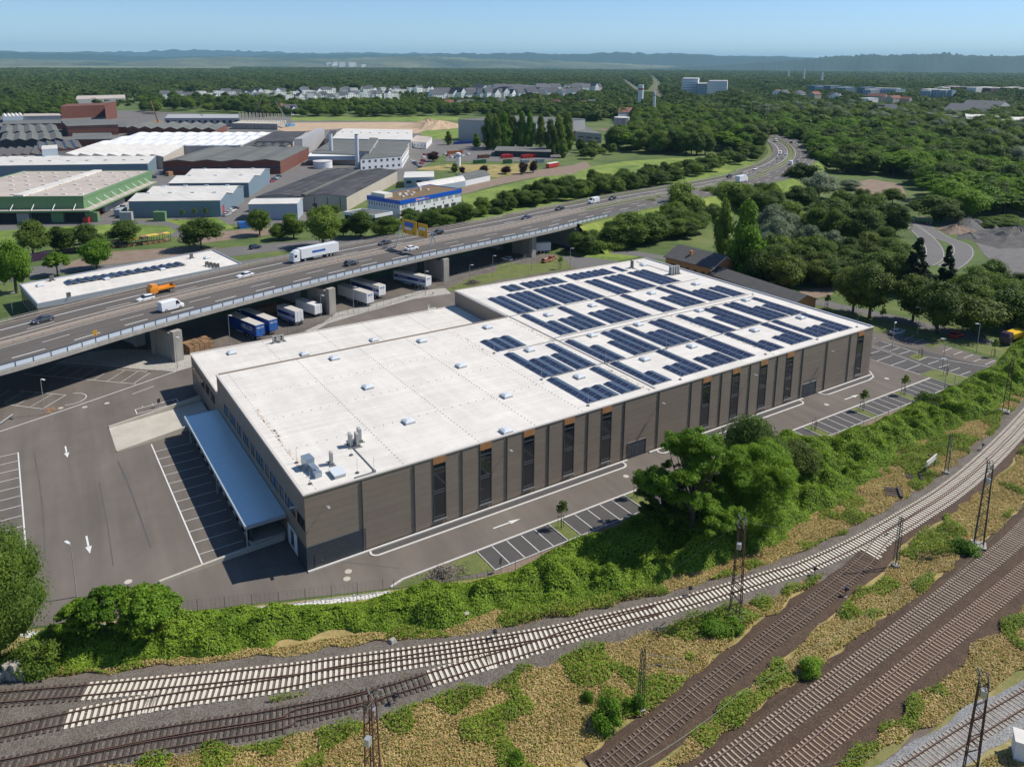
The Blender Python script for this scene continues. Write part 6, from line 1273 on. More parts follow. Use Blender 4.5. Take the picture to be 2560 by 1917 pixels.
# single trees, measured one by one
addtree([(-29.5,174.2,16.2,9.5),(-17.8,190.4,9,7.4),(-6.1,192.6,10.3,10.2)], 'bright', ['large bright green tree at the left edge behind the brown flat building', 'small round tree left of the roof with the row of solar panels', 'bright green tree in front of the yellow site fence behind the brown building'])
addtree([(-23.2,222.8,12.7,10.8),(-14.3,224.8,10.4,11),(-6.1,225.2,9.3,10.5),(7.4,228.3,8.5,13.5),(29.5,204.6,11,16)], 'dark', ['leftmost of three dark trees in a row behind the left roof', 'middle one of three dark trees in a row behind the left roof', 'rightmost of three dark trees in a row behind the left roof', 'broad dark tree on the oval lawn in front of the blue grey sheds', 'big dark tree right of the oval lawn beside the trunk road'])
addtree([(54.5,217.2,10.6,9.7),(64.3,204.5,10.1,9),(69.1,184.9,15.1,12.9),(93.9,241.9,5,7.5),(87.7,193,10.8,11.1),(95.5,188.3,8.2,10.1),(100.9,190.5,7.6,7.7),(58.6,205.3,6.6,7.4),(82.6,198.8,6.7,7.1),(116.9,198.5,4.4,8.6),(119.3,193.9,8.4,10.1),(126.1,192.9,5.5,9.2),(136.5,196.1,9.2,12.7),(134.1,200.8,6.8,7.8)], 'mid',
        ['dark green tree beside the pale low shed near the trunk road', 'round tree in front of the pale low shed', 'tall tree rising behind the white lorry', 'small tree in front of the beige wall of the dark roofed hall', 'full tree in front of the entrance canopy of the white office', 'grey green tree left of the yellow signs', 'slim tree just left of the yellow signs', 'low shrub left of the tall tree behind the lorry', 'round shrub between tall tree and office canopy', 'shrub under the white office facade, left', 'shrub under the white office facade, centre', 'shrub under the white office facade, right', 'full tree hiding the right end of the white office', 'slim tree before the right half of the white office'])
addtree([(170.4,54.1,11.3,10.6),(168.9,62.6,11.6,10.1),(182.3,50.9,8.2,8.4),(168.1,29.5,12.3,10.8),(167.4,24,15.2,11.6),(175,16,12.2,11.4),(170.8,7.1,14.4,11.6),(178.6,1.7,10.3,13.9)], 'olive', ['yellowish green tree behind the low dark shed', 'round olive tree between poplar and low shed', 'full green tree over the bare earth patch', 'left tree of the big row behind the car park', 'dark broad tree second in the row behind the car park', 'third tree of the row behind the car park', 'tall round tree over the lamp post behind the car park', 'wide tree at the right end of the row behind the car park'])
addtree([(192.3,-0.9,10.6,11.2),(203.4,7.6,8.2,7.2),(212.7,22.3,6.4,8.5),(203.7,-0.6,7.3,9.1)], 'mid', ['tree at the right edge beside the purple truck', 'tree beside the small workshop roofs', 'bushy tree under the small pale roofs at the right', 'tree cut off by the right edge above the dump truck'])
addtree([(200,30.2,18.2,12.8),(216.8,29.6,13.8,8.4)], 'conifer', ['big dark conifer beside the loop road', 'slim dark conifer right of the big conifer'])
addtree([(187.5,95.3,19.5,6.5)], 'poplar', ['slim tall poplar behind the orange brick house'])
addtree([(170.4,70.4,23.6,10.4)], 'poplar', ['tall broad tree beside the gable of the orange brick house'])
addtree([(212.4,77.9,12.5,12),(219.9,72.2,10.8,10.6),(204.9,85.9,14.7,12.1),(193.6,81.8,11,8.1),(248.2,100.2,8.5,11.5),(263.1,99.9,5.4,13.9)], 'willow', ['silvery willow in the middle of the willow group', 'silvery willow right of the middle one', 'silvery willow left of the middle one', 'small silvery willow nearest the olive tree', 'silvery willow behind the middle one', 'silvery willow at the top right of the willow group'])
addtree([(330.2,157.5,14.1,19.4),(371.1,168,5.8,14.4),(221.1,101.3,15.2,16.5),(236.7,102.5,10,10.3)], 'willow', ['big silvery tree beside the clearing', 'low silvery shrub at the edge of the clearing', 'large silvery willow right of the poplar', 'silvery willow beside the dark trees'])
addtree([(355.9,187.8,14.7,20.5),(345.9,126,7.8,12.8),(324.5,92.8,10.5,19.1),(317.3,83.8,8.5,12.3),(277.6,83.3,12.8,12.1),(294.7,117.8,10.7,14.1),(299.3,108,9.9,15),(255.3,96.9,15.4,17.3),(245.5,76.2,13.9,12.7),(296.4,143.2,11.3,14.9)], 'dark', ['dark tree at the inner edge of the motorway bend', 'dark round tree at the lower edge of the clearing', 'dark tree group behind the green dump truck', 'dark tree right of the green dump truck', 'dark tree left of the loop road', 'dark tree below the clearing, left', 'dark tree below the clearing, middle', 'large dark tree behind the right willows', 'tree on the meadow left of the loop road', 'dark tree before the sloping lawn at the bend'])
addtree([(221.3,148.2,17.6,16.9),(213.2,159.8,9.3,9.7),(262.5,159.5,13.6,17.8),(265.2,174.1,9,12.7),(195,148.2,8.8,8.6),(207.6,140.6,11,13),(179.9,126.3,11.1,16.4),(163.5,126.2,9.8,12.5),(209.3,130.5,7.5,12.1),(169.5,125,12.9,14.6),(271.6,158,6.9,9.3)], 'mid', ['tall tree hiding the motorway before the bend', 'round tree beside the end of the flyover', 'big grey green tree above the poplar', 'dark tree beside the big grey green one', 'small tree at the end of the flyover railing', 'round tree on the flyover slope', 'wide bush tree on the flyover slope', 'lowest bush tree at the flyover abutment', 'bush tree at the upper edge of the small meadow', 'broad bush tree in front of the abutment', 'slim tree right of the big grey green tree'])
addtree([(126.4,-16,3.6,5)], 'bush', ['round shrub between front parking rows and right lawn'])
addtree([(-24.3,0.1,7.8,6.4),(-20,-2.6,7.8,7),(-27.2,1.7,5.9,5)], 'bright', ['left half of the bushy bright green tree at the lower left', 'right half of the bushy bright green tree at the lower left', 'darker grey green tree left of the bushy bright one'])
addtree([(-31.7,-0.4,5,4.4),(-34.2,0.7,3,3.8)], 'bush', ['grey green shrub above the concrete blocks', 'low shrub beside the big tree at the left edge'])
addtree([(42.4,-48.9,3,2.5)], 'bushbright', ['lone round green shrub between the curved track and main tracks'])
addtree([(18,-41.8,4.1,3.1),(22,-41.9,2.4,2.1),(18.3,-38.2,1.8,1.2),(7.4,-40.4,1.7,1.5),(38.4,-38,2.3,3.8),(40.4,-39.3,2.1,2.3)], 'bushbright', ['bright green shrub beside the green mast in the dry meadow', 'small shrub right behind the green mast', 'small pale green shrub in the dry meadow', 'low shrub at the bottom of the dry meadow', 'green shrub at the foot of the rust red mast', 'small shrub right of the rust red mast foot'])
addtree([(81.1,-46.3,2.2,3.5)], 'bushbright', ['green shrub at the foot of the tall brown mast'])
addtree([(292.1,494.6,11.3,6),(304.9,469.6,10.6,6.4),(213.3,342,5.3,4.9)], 'poplar', ['slim cypress like tree on the works lawn, left', 'slim tree beside the blue container on the works lawn', 'small conical tree beside the white silo'])
addtree([(227.5,398.9,7.2,9.9),(213.1,331.9,4.8,4.8),(227.9,330.1,4.9,6.5),(237,318,5.2,7.2),(246.3,312.6,7.6,7.2),(255.3,314.2,8.1,5.7)], 'purple', ['round shrub on the grey works yard', 'purple leaved shrub beside the silo', 'purple leaved tree before the long curved shed', 'round tree on the dry works lawn', 'purple leaved tree on the dry works lawn', 'small tree beside the purple leaved tree'])
PG = 'tall poplars in front of the grey works hall'
addtree([(306.3,451.7,26.7,11.4),(305.8,441,25.4,9.2),(319.9,449.8,27,10.5),(329.1,450.4,25.1,9.5),(335.5,446.8,27.2,8.5),(341.1,443.7,26.2,8.5)]+[(320.5,457.5,27,9.5),(327,453.9,26,8.5),(336.3,448.7,27.1,7.4),(342.8,445.1,27.1,6.4),(350.3,440.9,26.1,8.5),(326.2,393.3,25.7,10.8),(333.9,393.9,27.4,10.8),(351,405,28.2,12.2),(322.2,371.6,13.2,7.6)], 'poplar', 'tall slim poplar in the row in front of the grey works hall', PG)
def belt(poly, n, sp, h, w, label, group, seed, mind=.6, jit=True):
    rs = random.Random(seed); xs = [p[0] for p in poly]; ys = [p[1] for p in poly]; out = []; k = 0
    while len(out) < n and k < n*60:
        k += 1; x, y = rs.uniform(min(xs), max(xs)), rs.uniform(min(ys), max(ys))
        if not inside(x, y, poly): continue
        ww = rs.uniform(*w)
        if any((x-a)**2+(y-c)**2 < (mind*(ww+e)/2)**2 for a, c, e in out): continue
        out.append((x, y, ww)); TREES.append((x, y, rs.uniform(*h), ww, rs.choice(sp), label, group, False))
belt([(109.12,197.09),(143.62,201.68),(188.62,215.62),(208.33,243.85),(168.28,219.74),(141.68,209.72),(117.02,211.04)], 34, ['mid', 'dark', 'bush'], (4, 7.5), (5, 9), 'dense shrub in the belt between motorway and green waste land', 'shrubs along the far side of the motorway', 1)
belt([(164.18,206.98),(197.91,214.2),(256.1,220.5),(299.77,231.96),(329.63,264.32),(279.25,249.73),(235.57,247.84),(179.86,229.15)], 60, ['mid', 'dark', 'dark'], (6, 10), (7, 11), 'round tree in the belt along the far side of the motorway', 'trees along the far side of the motorway', 2)
belt([(314.87,240.79),(377.45,265.17),(430.67,283.03),(494.35,324.6),(462.08,321.73),(380.13,278.94),(333.89,261.85)], 26, ['mid', 'dark'], (6, 10), (7, 11), 'round tree in the belt inside the motorway bend', 'trees inside the motorway bend', 3)
belt([(387.59,395.27),(388.33,358.24),(416.83,332.3),(457.62,324.24),(491.58,326.15),(565.82,382.69),(690.78,500.16),(807.39,663.07),(759.42,717.56),(625.29,622.22),(488,483.7)], 330, ['dark', 'mid', 'bright'], (13, 19), (13, 19), 'tall tree in the dark wood inside the motorway bend', 'trees of the wood inside the motorway bend', 4, .38)
belt([(316.87,347.91),(345.62,331.52),(390.38,382.88),(396.8,412.73),(363.94,408.49)], 12, ['dark', 'bush'], (6, 9), (7, 11), 'bushy tree between works lawn and green waste land', 'bushy trees beside the waste land', 5)
belt([(205.1,265.78),(266.27,263.19),(385.9,308.56),(407.99,304.74),(314.39,259.91),(241.69,244.24)], 26, ['bush', 'mid'], (2, 5), (4, 9), 'low shrub scattered over the green waste land', 'shrubs on the green waste land', 6)
belt([(236.41,915.72),(340.83,857.76),(466.93,821.79),(577.14,772.32),(780.23,1063.33),(554.97,1118.28),(319.64,1183.06)], 420, ['dark', 'mid'], (9, 14), (12, 18), 'tree in the belt between construction site and housing estate', 'trees before the housing estate', 7, .55)
belt([(531.7,800.84),(571.97,673.74),(644.19,661.97),(775.26,741.74),(1182.8,1187.56),(1081.01,1303.83),(804.15,1104.13),(669.19,1020.5)], 300, ['dark', 'mid'], (9, 14), (13, 19), 'tree before the right part of the housing estate', 'trees before the housing estate', 8, .6)
belt([(126.39,1003.39),(193.5,1092.23),(279.68,926.78),(377.35,1246.17),(243.89,1354.97),(177.24,1336.98)], 110, ['dark', 'mid'], (12, 19), (13, 20), 'tree behind the red brick works', 'trees behind the red brick works', 9, .6)
belt([(-32.88,1031.28),(37.93,1047.59),(76.12,1296.31),(82.88,1477.23),(-20.41,1522.81)], 170, ['dark', 'mid'], (7, 12), (9, 14), 'tree in the allotment gardens at the left edge', 'trees of the allotment gardens', 10, .6)
belt([(608.05,418.7),(561.94,345.29),(509.55,295),(462.62,256.2),(427.28,207.72),(447.1,189.41),(444.7,171.25),(383.19,130.78),(335.8,93.11),(344.85,80.62),(374.53,73.47),(480.81,120.11),(508.07,160.88),(632.38,247.22),(743.92,378.31),(765,461.1),(771.98,546.58)], 460, ['bright', 'bright', 'dark'], (11, 16), (13, 19), 'robinia in the bright green wood right of the motorway bend', 'trees of the bright green wood', 11, .33)
belt([(769.08,548.08),(771.7,457.57),(743.92,378.31),(632.38,247.22),(508.07,160.88),(482.15,119.32),(1114.92,395.34),(1130.17,501.76),(940.36,730.66),(760.96,576.84)], 420, ['mid', 'dark', 'willow', 'mid'], (14, 20), (15, 22), 'tree in the dark green wood beyond the bright robinias', 'trees of the dark green wood', 12, .42)
belt([(321.04,68.91),(345.13,60.57),(364.24,68.95),(340.69,79.68)], 6, ['bush'], (3, 5), (6, 10), 'shrub between gravel heap and bright wood', 'shrubs at the gravel works', 13)
belt([(243.29,115.94),(309.25,127.64),(316.43,115.73),(266.66,73.51),(239.48,74.94),(237.58,102)], 20, ['dark', 'mid'], (9, 13), (9, 13), 'dark tree behind the willow group', 'dark trees behind the willow group', 14, .6)
belt([(169.17,69.42),(169.76,63.76),(184.73,49.4),(190.77,49.07),(201.6,38.98),(197,32.05),(234.46,56.72),(237.66,63.54),(225.08,62.47),(207.88,68.8),(187.76,85.35)], 34, ['mid', 'dark', 'olive'], (7, 12), (8, 12), 'bushy tree between slip road and the brick sheds', 'bushy trees behind the brick sheds', 15, .55)
belt([(203.04,16.22),(188.76,-8.06),(231.49,10.69),(221.61,20.01),(206.62,19.92)], 16, ['mid', 'dark'], (7, 11), (8, 12), 'tree at the right edge behind the car park', 'trees at the right edge', 16, .6)
belt([(160.6,127.94),(169.71,122.39),(205.63,121.39),(240.57,157.5),(242.15,175.61),(206.82,163.66),(173.92,146.23)], 22, ['mid', 'dark'], (6, 9), (8, 11), 'bush tree on the slope beside the flyover end', 'bush trees at the flyover end', 17, .55)
belt([(271.88,178.68),(251.32,136.89),(266.87,134.52),(300.77,161.5),(301.35,179.28)], 12, ['dark', 'mid'], (8, 12), (9, 13), 'tree below the sloping lawn at the bend', 'trees below the sloping lawn', 18, .6)
belt([(161.87,136.34),(165.06,124.34),(177.18,127.03),(196.35,140.27),(191.9,155.13),(175.87,152.67)], 16, ['bush', 'mid'], (4, 7), (6, 9), 'leafy bush at the abutment end of the flyover', 'bushes at the flyover abutment', 19, .55)
for i in range(iB-3, iB+60, 3):
    for o_ in (-22, -27): q_ = ml[i]+mN[i]*(o_+rnd.uniform(-2, 2)); TREES.append((q_.x, q_.y, rnd.uniform(6, 9), rnd.uniform(7, 9.5), rnd.choice(['mid', 'dark', 'bush']), 'bush tree on the slope beside the flyover end', 'bush trees at the flyover end', False))
def stress(t): d = math.hypot(t[0]-CAM.x, t[1]-CAM.y); return -t[3]*t[2]/d/d
TREES.sort(key=lambda t: (0 if t[7] else 1, stress(t)))
byg = {}
for i, (x, y, h, w, sp, lb, gr, own) in enumerate(TREES):
    me = SP[sp][i % len(SP[sp])]
    if i < 292:
        nm = {'willow': 'willow', 'poplar': 'poplar', 'conifer': 'conifer', 'bush': 'shrub', 'bushbright': 'shrub', 'purple': 'ornamental_tree'}.get(sp, 'broadleaf_tree')
        if 'shrub' in lb and nm == 'broadleaf_tree': nm = 'shrub'
        t = thing(nm, lb, 'shrub' if nm == 'shrub' else 'tree', (x, y, 0), 0, gr)
        c = bpy.data.objects.new('crown', me); COL.objects.link(c); c.parent = t; lowc = .07 if sp in ('dark', 'mid', 'bright', 'olive') else .02
        if sp in ('bush', 'bushbright'): lowc = -.04
        c.location = (0, 0, h*lowc); c.scale = (w*1.08, w*1.08*rnd.uniform(.9, 1.1), h*(1-lowc)); c.rotation_euler = (0, 0, rnd.uniform(0, 6.28))
        if sp == 'poplar': c.scale = (w*1.3, w*1.3, h)
        k = bpy.data.objects.new('trunk', TRP if sp in ('poplar', 'conifer') else TR[i % 3]); COL.objects.link(k); k.parent = t; k.scale = (h, h, h)
    else: byg.setdefault((gr or 'other trees', sp), []).append((x, y, h, w))
proto = bpy.data.collections.new('prototypes')
def scatter(name, pts, meshes, label=None, **tags):
    """instances of crown meshes on points; pts rows: x, y, z, width, height"""
    pts = np.asarray(pts, float); me = bpy.data.meshes.new(name); me.vertices.add(len(pts)); me.vertices.foreach_set('co', pts[:, :3].astype(np.float32).ravel())
    a = me.attributes.new('size', 'FLOAT_VECTOR', 'POINT'); a.data.foreach_set('vector', pts[:, [3, 3, 4]].astype(np.float32).ravel())
    o = link(name, me, None, kind='stuff', **tags)
    if label: o['label'] = label
    pc = bpy.data.collections.new('proto_'+name)
    for m_ in meshes: pc.objects.link(bpy.data.objects.new('crown_source', m_))
    g = bpy.data.node_groups.new(name, 'GeometryNodeTree'); g.interface.new_socket('Geometry', in_out='INPUT', socket_type='NodeSocketGeometry'); g.interface.new_socket('Geometry', in_out='OUTPUT', socket_type='NodeSocketGeometry')
    n = g.nodes; l = g.links; gi = n.new('NodeGroupInput'); go = n.new('NodeGroupOutput'); ip = n.new('GeometryNodeInstanceOnPoints'); ci = n.new('GeometryNodeCollectionInfo')
    ci.inputs[0].default_value = pc; ci.inputs[1].default_value = True; ci.inputs[2].default_value = True
    at = n.new('GeometryNodeInputNamedAttribute'); at.data_type = 'FLOAT_VECTOR'; at.inputs[0].default_value = 'size'
    rv = n.new('FunctionNodeRandomValue'); rv.data_type = 'FLOAT_VECTOR'; rv.inputs[0].default_value = (0, 0, 0); rv.inputs[1].default_value = (0, 0, 6.28)
    l.new(gi.outputs[0], ip.inputs['Points']); l.new(ci.outputs[0], ip.inputs['Instance']); ip.inputs['Pick Instance'].default_value = True
    l.new(rv.outputs[0], ip.inputs['Rotation']); l.new(at.outputs[0], ip.inputs['Scale']); l.new(ip.outputs[0], go.inputs[0])
    md = o.modifiers.new('scatter', 'NODES'); md.node_group = g; return o
for (gr, sp), l in byg.items():
    scatter('tree_belt', [(x, y, h*.12, w*1.08, h*.9) for x, y, h, w in l], SP[sp], label='farther trees, '+gr, category='trees') if False else scatter('tree_belt', [(x, y, h*.12, w*1.08, h*.9) for x, y, h, w in l], SP[sp])
# the big foreground trees, own detailed crowns
def bigtree(x, y, h, w, mt, seed, label, shape='round', nq=26000, nb=60, leaf=.022, base=.15, name='broadleaf_tree', limbs=9):
    t = thing(name, label, 'tree', (x, y, 0)); c = bpy.data.objects.new('crown', crown_mesh('crown', seed, nb, nq, leaf, mt, shape)); COL.objects.link(c); c.parent = t; c.location = (0, 0, h*base); c.scale = (w, w, h*(1-base))
    rs = random.Random(seed); b = MB(); b.bar((0, 0, -.1), (0, 0, h*.4), .45, 9, .3)
    for i in range(limbs):
        a = 6.28*i/limbs+rs.uniform(-.3, .3); q = w*rs.uniform(.15, .36); z0 = h*rs.uniform(.2, .42); m1 = (q*.5*math.cos(a), q*.5*math.sin(a), z0+h*.18); e = (q*math.cos(a), q*math.sin(a), h*rs.uniform(.6, .85))
        b.bar((0, 0, z0), m1, .2, 6, .13).bar(m1, e, .13, 5, .04)
    b.build('trunk', 'barkpaint', t, world=False); return t
def wpos(l): return l[0]
(x, y, h, w) = [(50.1,-22.8,18.6,14.9)][0]; bigtree(x, y, h, w*.98, L_bright, 201, 'big light robinia with open crown in front of the long facade', 'pads', 90000, 620, .0125, .10, limbs=13)
(x, y, h, w) = [(49.9,-19.3,12.1,9.9)][0]; bigtree(x-1, y+1, h*.9, w*.8, L_mid, 205, 'lower dark tree under the left side of the big robinia', 'pads', 36000, 400, .02, .02)
(x, y, h, w) = [(60.2,-26.2,16.1,10.7)][0]; bigtree(x, y, h, w, L_bright, 202, 'dense bright green tree right of the big robinia', 'umbrella', 70000, 240, .014, .03)
(x, y, h, w) = [(65.7,-23.6,14.8,11.1)][0]; bigtree(x, y+3, h*.95, w, L_mid, 203, 'dark green tree at the back of the foreground tree group', 'round', 42000, 80, .018, .05)
(x, y, h, w) = [(58.3,-28.5,9.4,7.8)][0]; bigtree(x, y, h, w, L_bright, 204, 'low bright green tree at the front of the foreground tree group', 'round', 30000, 60, .022, .0)
(x, y, h, w) = [(77.7,-20.4,6.7,7.1)][0]; bigtree(x, y, h, w, L_olive, 206, 'small olive tree at the right end of the foreground tree group', 'round', 22000, 50, .025, .0)
(x, y, h, w) = [(-35.5,2,18.1,11.6)][0]; bigtree(x, y, h, w, L_mid, 207, 'large green tree filling the lower left edge', 'round', 70000, 110, .014, .03)
# saplings with stakes in the planting islands and by the car park
def sapling(x, y, lb, h=4.2, leafy=True):
    t = thing('young_tree', lb, 'young tree', (x, y, .03), 0, 'staked young trees round the car parks'); b = MB(); b.bar((0, 0, 0), (0, 0, h*.75), .05, 5, .03); b.build('trunk', 'barkpaint', t, world=False)
    if leafy: c = bpy.data.objects.new('crown', SP['sapling'][0]); COL.objects.link(c); c.parent = t; c.location = (0, 0, h*.45); c.scale = (h*.42, h*.42, h*.58)
    for a in range(3): b = MB(); q = (math.cos(a*2.1)*.5, math.sin(a*2.1)*.5); b.bar((*q, 0), (*q, 1.9), .045, 5); b.build('stake', 'sleeperwood', t, world=False)
    b = MB()
    for a in range(3): b.bar((math.cos(a*2.1)*.5, math.sin(a*2.1)*.5, 1.8), (math.cos(a*2.1+2.1)*.5, math.sin(a*2.1+2.1)*.5, 1.8), .03, 4)
    b.build('cross_rail', 'sleeperwood', t, world=False)
for (x, y), lb, lf in (((35.43,-10.44), 'young tree in the island right of the first parking bays', 1), ((50.75,-10.21), 'young tree in the island beside the big robinia', 1), ((95.82,-10.53), 'leafless young tree in the island past the foreground trees', 0), ((111.42,-10.43), 'young tree in the island beside the second arrow', 1), ((126.01,-10.48), 'young tree in the island before the right lawn', 1),
                       ((150.89,-0.1), 'young tree on the small round island of the car park', 0), ((160.93,2.79), 'bare young tree in the island under the tree row', 0), ((144.55,-9.5), 'young tree on the right lawn', 0), ((163.73,34.97), 'young tree on the verge behind the hall', 1), ((165.68,19.33), 'young tree left of the silver parked car', 1), ((165.83,-9.47), 'young tree with bent crown at the right end of the car park', 1), ((125.66,111.21), 'young tree beside the fence behind the roof', 1)): sapling(x, y, lb, 4.4 if lf else 3.4, bool(lf))
for (x, y), lb in zip([(15.52,278.74),(25.26,271.23),(34.9,267.09),(40.08,267.34),(44.44,266.42)], ('leftmost', 'second', 'third', 'fourth', 'rightmost')): 
    t = thing('young_tree', lb+' of the five small trees in front of the blue grey sheds', 'young tree', (x, y, 0), 0, 'small trees in front of the sheds'); c = bpy.data.objects.new('crown', SP['sapling'][0]); COL.objects.link(c); c.parent = t; c.location = (0, 0, 1.6); c.scale = (2.2, 2.2, 3); k = bpy.data.objects.new('trunk', TRP); COL.objects.link(k); k.parent = t; k.scale = (5, 5, 8)
# bramble hedge on the bank between yard and railway
HU = [(-37.8,2.61),(-35.37,2.65),(-32.15,5.16),(-29.87,5.74),(-27.28,4.08),(-22.22,1.89),(-16.26,-0.05),(-11.06,-2.13),(-5.43,-5.46)]+[(-3.78,-5.95),(3.26,-9.75),(8.21,-10.57),(13.12,-11.9),(17.65,-14.18),(22.38,-14.99),(27.32,-15.52)]+[(25.04,-15.24),(33.51,-14.46),(40.7,-14.95),(48.22,-14.18),(53.39,-15.8),(67.87,-13.12)]+[(89.46,-8.06),(93.68,-14.94),(106.76,-15.22),(121.19,-14.15)]+[(130.88,-14.31),(139.28,-14.13),(161.16,-12.28),(177.95,-7.86),(189.47,-6.24)]
HLo = [(-37.77,0.18),(-35.41,-0.79),(-33.02,-1.67),(-27.97,-4.26),(-19.59,-8.28),(-7.73,-12.97)]+[(-7.35,-12.24),(-1.61,-13.67),(3.65,-16.78),(10.14,-20.94),(14.12,-20.87),(21.38,-24.03)]+[(19.88,-22.93),(24.95,-25.76),(30.18,-27.99),(38.19,-28.86),(50.51,-31.01)]+[(51.71,-31.3),(57.85,-31.78),(67.09,-30.24),(74.97,-29.97),(89.31,-28.7),(101.48,-25.04),(118.17,-26.23),(132.55,-26.22),(149.76,-23.93)]
def along(line, f):
    L = [0]
    for p, q in zip(line, line[1:]): L.append(L[-1]+math.hypot(q[0]-p[0], q[1]-p[1]))
    s = f*L[-1]; i = max(k for k in range(len(L)-1) if L[k] <= s); t = (s-L[i])/(L[i+1]-L[i]); return (line[i][0]+(line[i+1][0]-line[i][0])*t, line[i][1]+(line[i+1][1]-line[i][1])*t)
hpoly = HU+HLo[::-1]
def vnoise(x, y, s, seed):
    """cheap smooth value noise"""
    rs = np.random.RandomState(seed); T = rs.rand(97, 97); X, Y = np.asarray(x)/s+500, np.asarray(y)/s+500; i, j = np.floor(X).astype(int), np.floor(Y).astype(int); fx, fy = X-i, Y-j; fx = fx*fx*(3-2*fx); fy = fy*fy*(3-2*fy)
    g = lambda a, c: T[a % 97, c % 97]; return (g(i, j)*(1-fx)+g(i+1, j)*fx)*(1-fy)+(g(i, j+1)*(1-fx)+g(i+1, j+1)*fx)*fy
def polymask(X, Y, poly):
    c = np.zeros(len(X), bool); n = len(poly); j = n-1
    for i in range(n):
        xi, yi = poly[i]; xj, yj = poly[j]
        with np.errstate(divide='ignore', invalid='ignore'): c ^= ((yi > Y) != (yj > Y)) & (X < (xj-xi)*(Y-yi)/((yj-yi) or 1e-9)+xi)
        j = i
    return c
def edgedist(X, Y, line):
    d = np.full(len(X), 1e9)
    for (x0, y0), (x1, y1) in zip(line, line[1:]):
        vx, vy = x1-x0, y1-y0; t = np.clip(((X-x0)*vx+(Y-y0)*vy)/(vx*vx+vy*vy+1e-9), 0, 1); d = np.minimum(d, np.hypot(X-x0-t*vx, Y-y0-t*vy))
    return d
def hedgeh(X, Y):
    e = np.minimum(edgedist(X, Y, HU)*.9+.25, edgedist(X, Y, HLo)); e = e-1.6*vnoise(X, Y, 2.2, 14)*(edgedist(X, Y, HLo) < 3); base = 2.0*(1-np.exp(-np.maximum(e, 0)/1.3)); l = .12+1.35*vnoise(X, Y, 3.0, 3)**1.3+.55*vnoise(X, Y, 1.1, 4); return np.maximum(.0, base*l-.12)
def leafbed(name, poly, n, hf, size, mats, seed, label, up=1.4, wts=None):
    rs = np.random.RandomState(seed); xs = [p[0] for p in poly]; ys = [p[1] for p in poly]; X = rs.uniform(min(xs), max(xs), n); Y = rs.uniform(min(ys), max(ys), n); k = polymask(X, Y, poly); X, Y = X[k], Y[k]
    Z = hf(X, Y); keep = Z > .02; X, Y, Z = X[keep], Y[keep], Z[keep]; n = len(X); e = .25; gx = (hf(X+e, Y)-Z)/e; gy = (hf(X, Y+e)-Z)/e
    N_ = np.stack([-gx, -gy, np.full(n, up)], 1)+rs.normal(size=(n, 3))*.6; N_ /= np.linalg.norm(N_, axis=1)[:, None]; P = np.stack([X, Y, Z*rs.uniform(.78, 1.08, n)+.06], 1)
    V, F = quads_at(P, N_, size, rs, .8); mi = rs.choice(len(mats), n, p=wts) if len(mats) > 1 else None
    o = link(name, npmesh(name, V, F, mats, mi), None, label=label, kind='stuff'); return o
leafbed('bramble_hedge', hpoly, 1150000, hedgeh, .21, [L_hedge, L_mid, L_olive], 7, 'dense bright green bramble hedge on the bank between driveway and railway', wts=[.66, .22, .12])
# solid body under the leaves, inner shade put into its dark colour
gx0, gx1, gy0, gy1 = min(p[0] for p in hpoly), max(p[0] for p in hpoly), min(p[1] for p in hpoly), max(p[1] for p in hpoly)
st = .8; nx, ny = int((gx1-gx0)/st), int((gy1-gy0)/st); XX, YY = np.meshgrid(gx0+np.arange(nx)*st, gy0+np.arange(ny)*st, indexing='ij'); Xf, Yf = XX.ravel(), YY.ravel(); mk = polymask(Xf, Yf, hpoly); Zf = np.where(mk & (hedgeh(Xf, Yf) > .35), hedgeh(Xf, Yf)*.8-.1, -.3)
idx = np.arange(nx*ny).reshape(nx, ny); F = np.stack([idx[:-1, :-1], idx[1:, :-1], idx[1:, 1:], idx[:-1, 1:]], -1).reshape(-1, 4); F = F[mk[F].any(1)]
link('hedge_undergrowth', npmesh('hedge_undergrowth', np.stack([Xf, Yf, Zf], 1), F, [mat('undergrowth', (.02, .045, .01), .95, .5, 1)]), None, label='dark stems and painted shade inside the bramble hedge', kind='stuff')
# dry meadow: tufts of straw, green weeds, yellow flowers
rail_lines = [[(p.x, p.y) for p in sm(q)[::4]] for q in (A_, B_, D_, C_, E_, F_m, G_)]
def meadow(name, poly, n, mats, wts, size, seed, label, thr=None, clear=1.6):
    rs = np.random.RandomState(seed); xs = [p[0] for p in poly]; ys = [p[1] for p in poly]; X = rs.uniform(min(xs), max(xs), n); Y = rs.uniform(min(ys), max(ys), n); k = polymask(X, Y, poly)
    k &= ~(polymask(X, Y, hpoly) & (hedgeh(X, Y) > .1))
    X, Y = X[k], Y[k]; d = np.min([edgedist(X, Y, l) for l in rail_lines], axis=0); k = d > clear+1.6*vnoise(X, Y, 2.5, 9)+.3
    if thr: nv = vnoise(X, Y, 7, seed)*.6+vnoise(X, Y, 2.5, seed+1)*.4; k &= (nv > thr[0]) & (nv < thr[1])
    X, Y = X[k], Y[k]; n = len(X); hgt = rs.uniform(.08, .3, n)*(1.5 if thr and thr[0] > .5 else 1)
    if thr and thr[0] > .5: hgt *= 1+2.2*np.clip(nv[k]-thr[0], 0, .3)/.3
    N_ = rs.normal(size=(n, 3))*.45+[0, 0, 1.1]; N_ /= np.linalg.norm(N_, axis=1)[:, None]; V, F = quads_at(np.stack([X, Y, hgt], 1), N_, size, rs, .6)
    link(name, npmesh(name, V, F, mats, rs.choice(len(mats), n, p=wts) if len(mats) > 1 else None), None, label=label, kind='stuff')
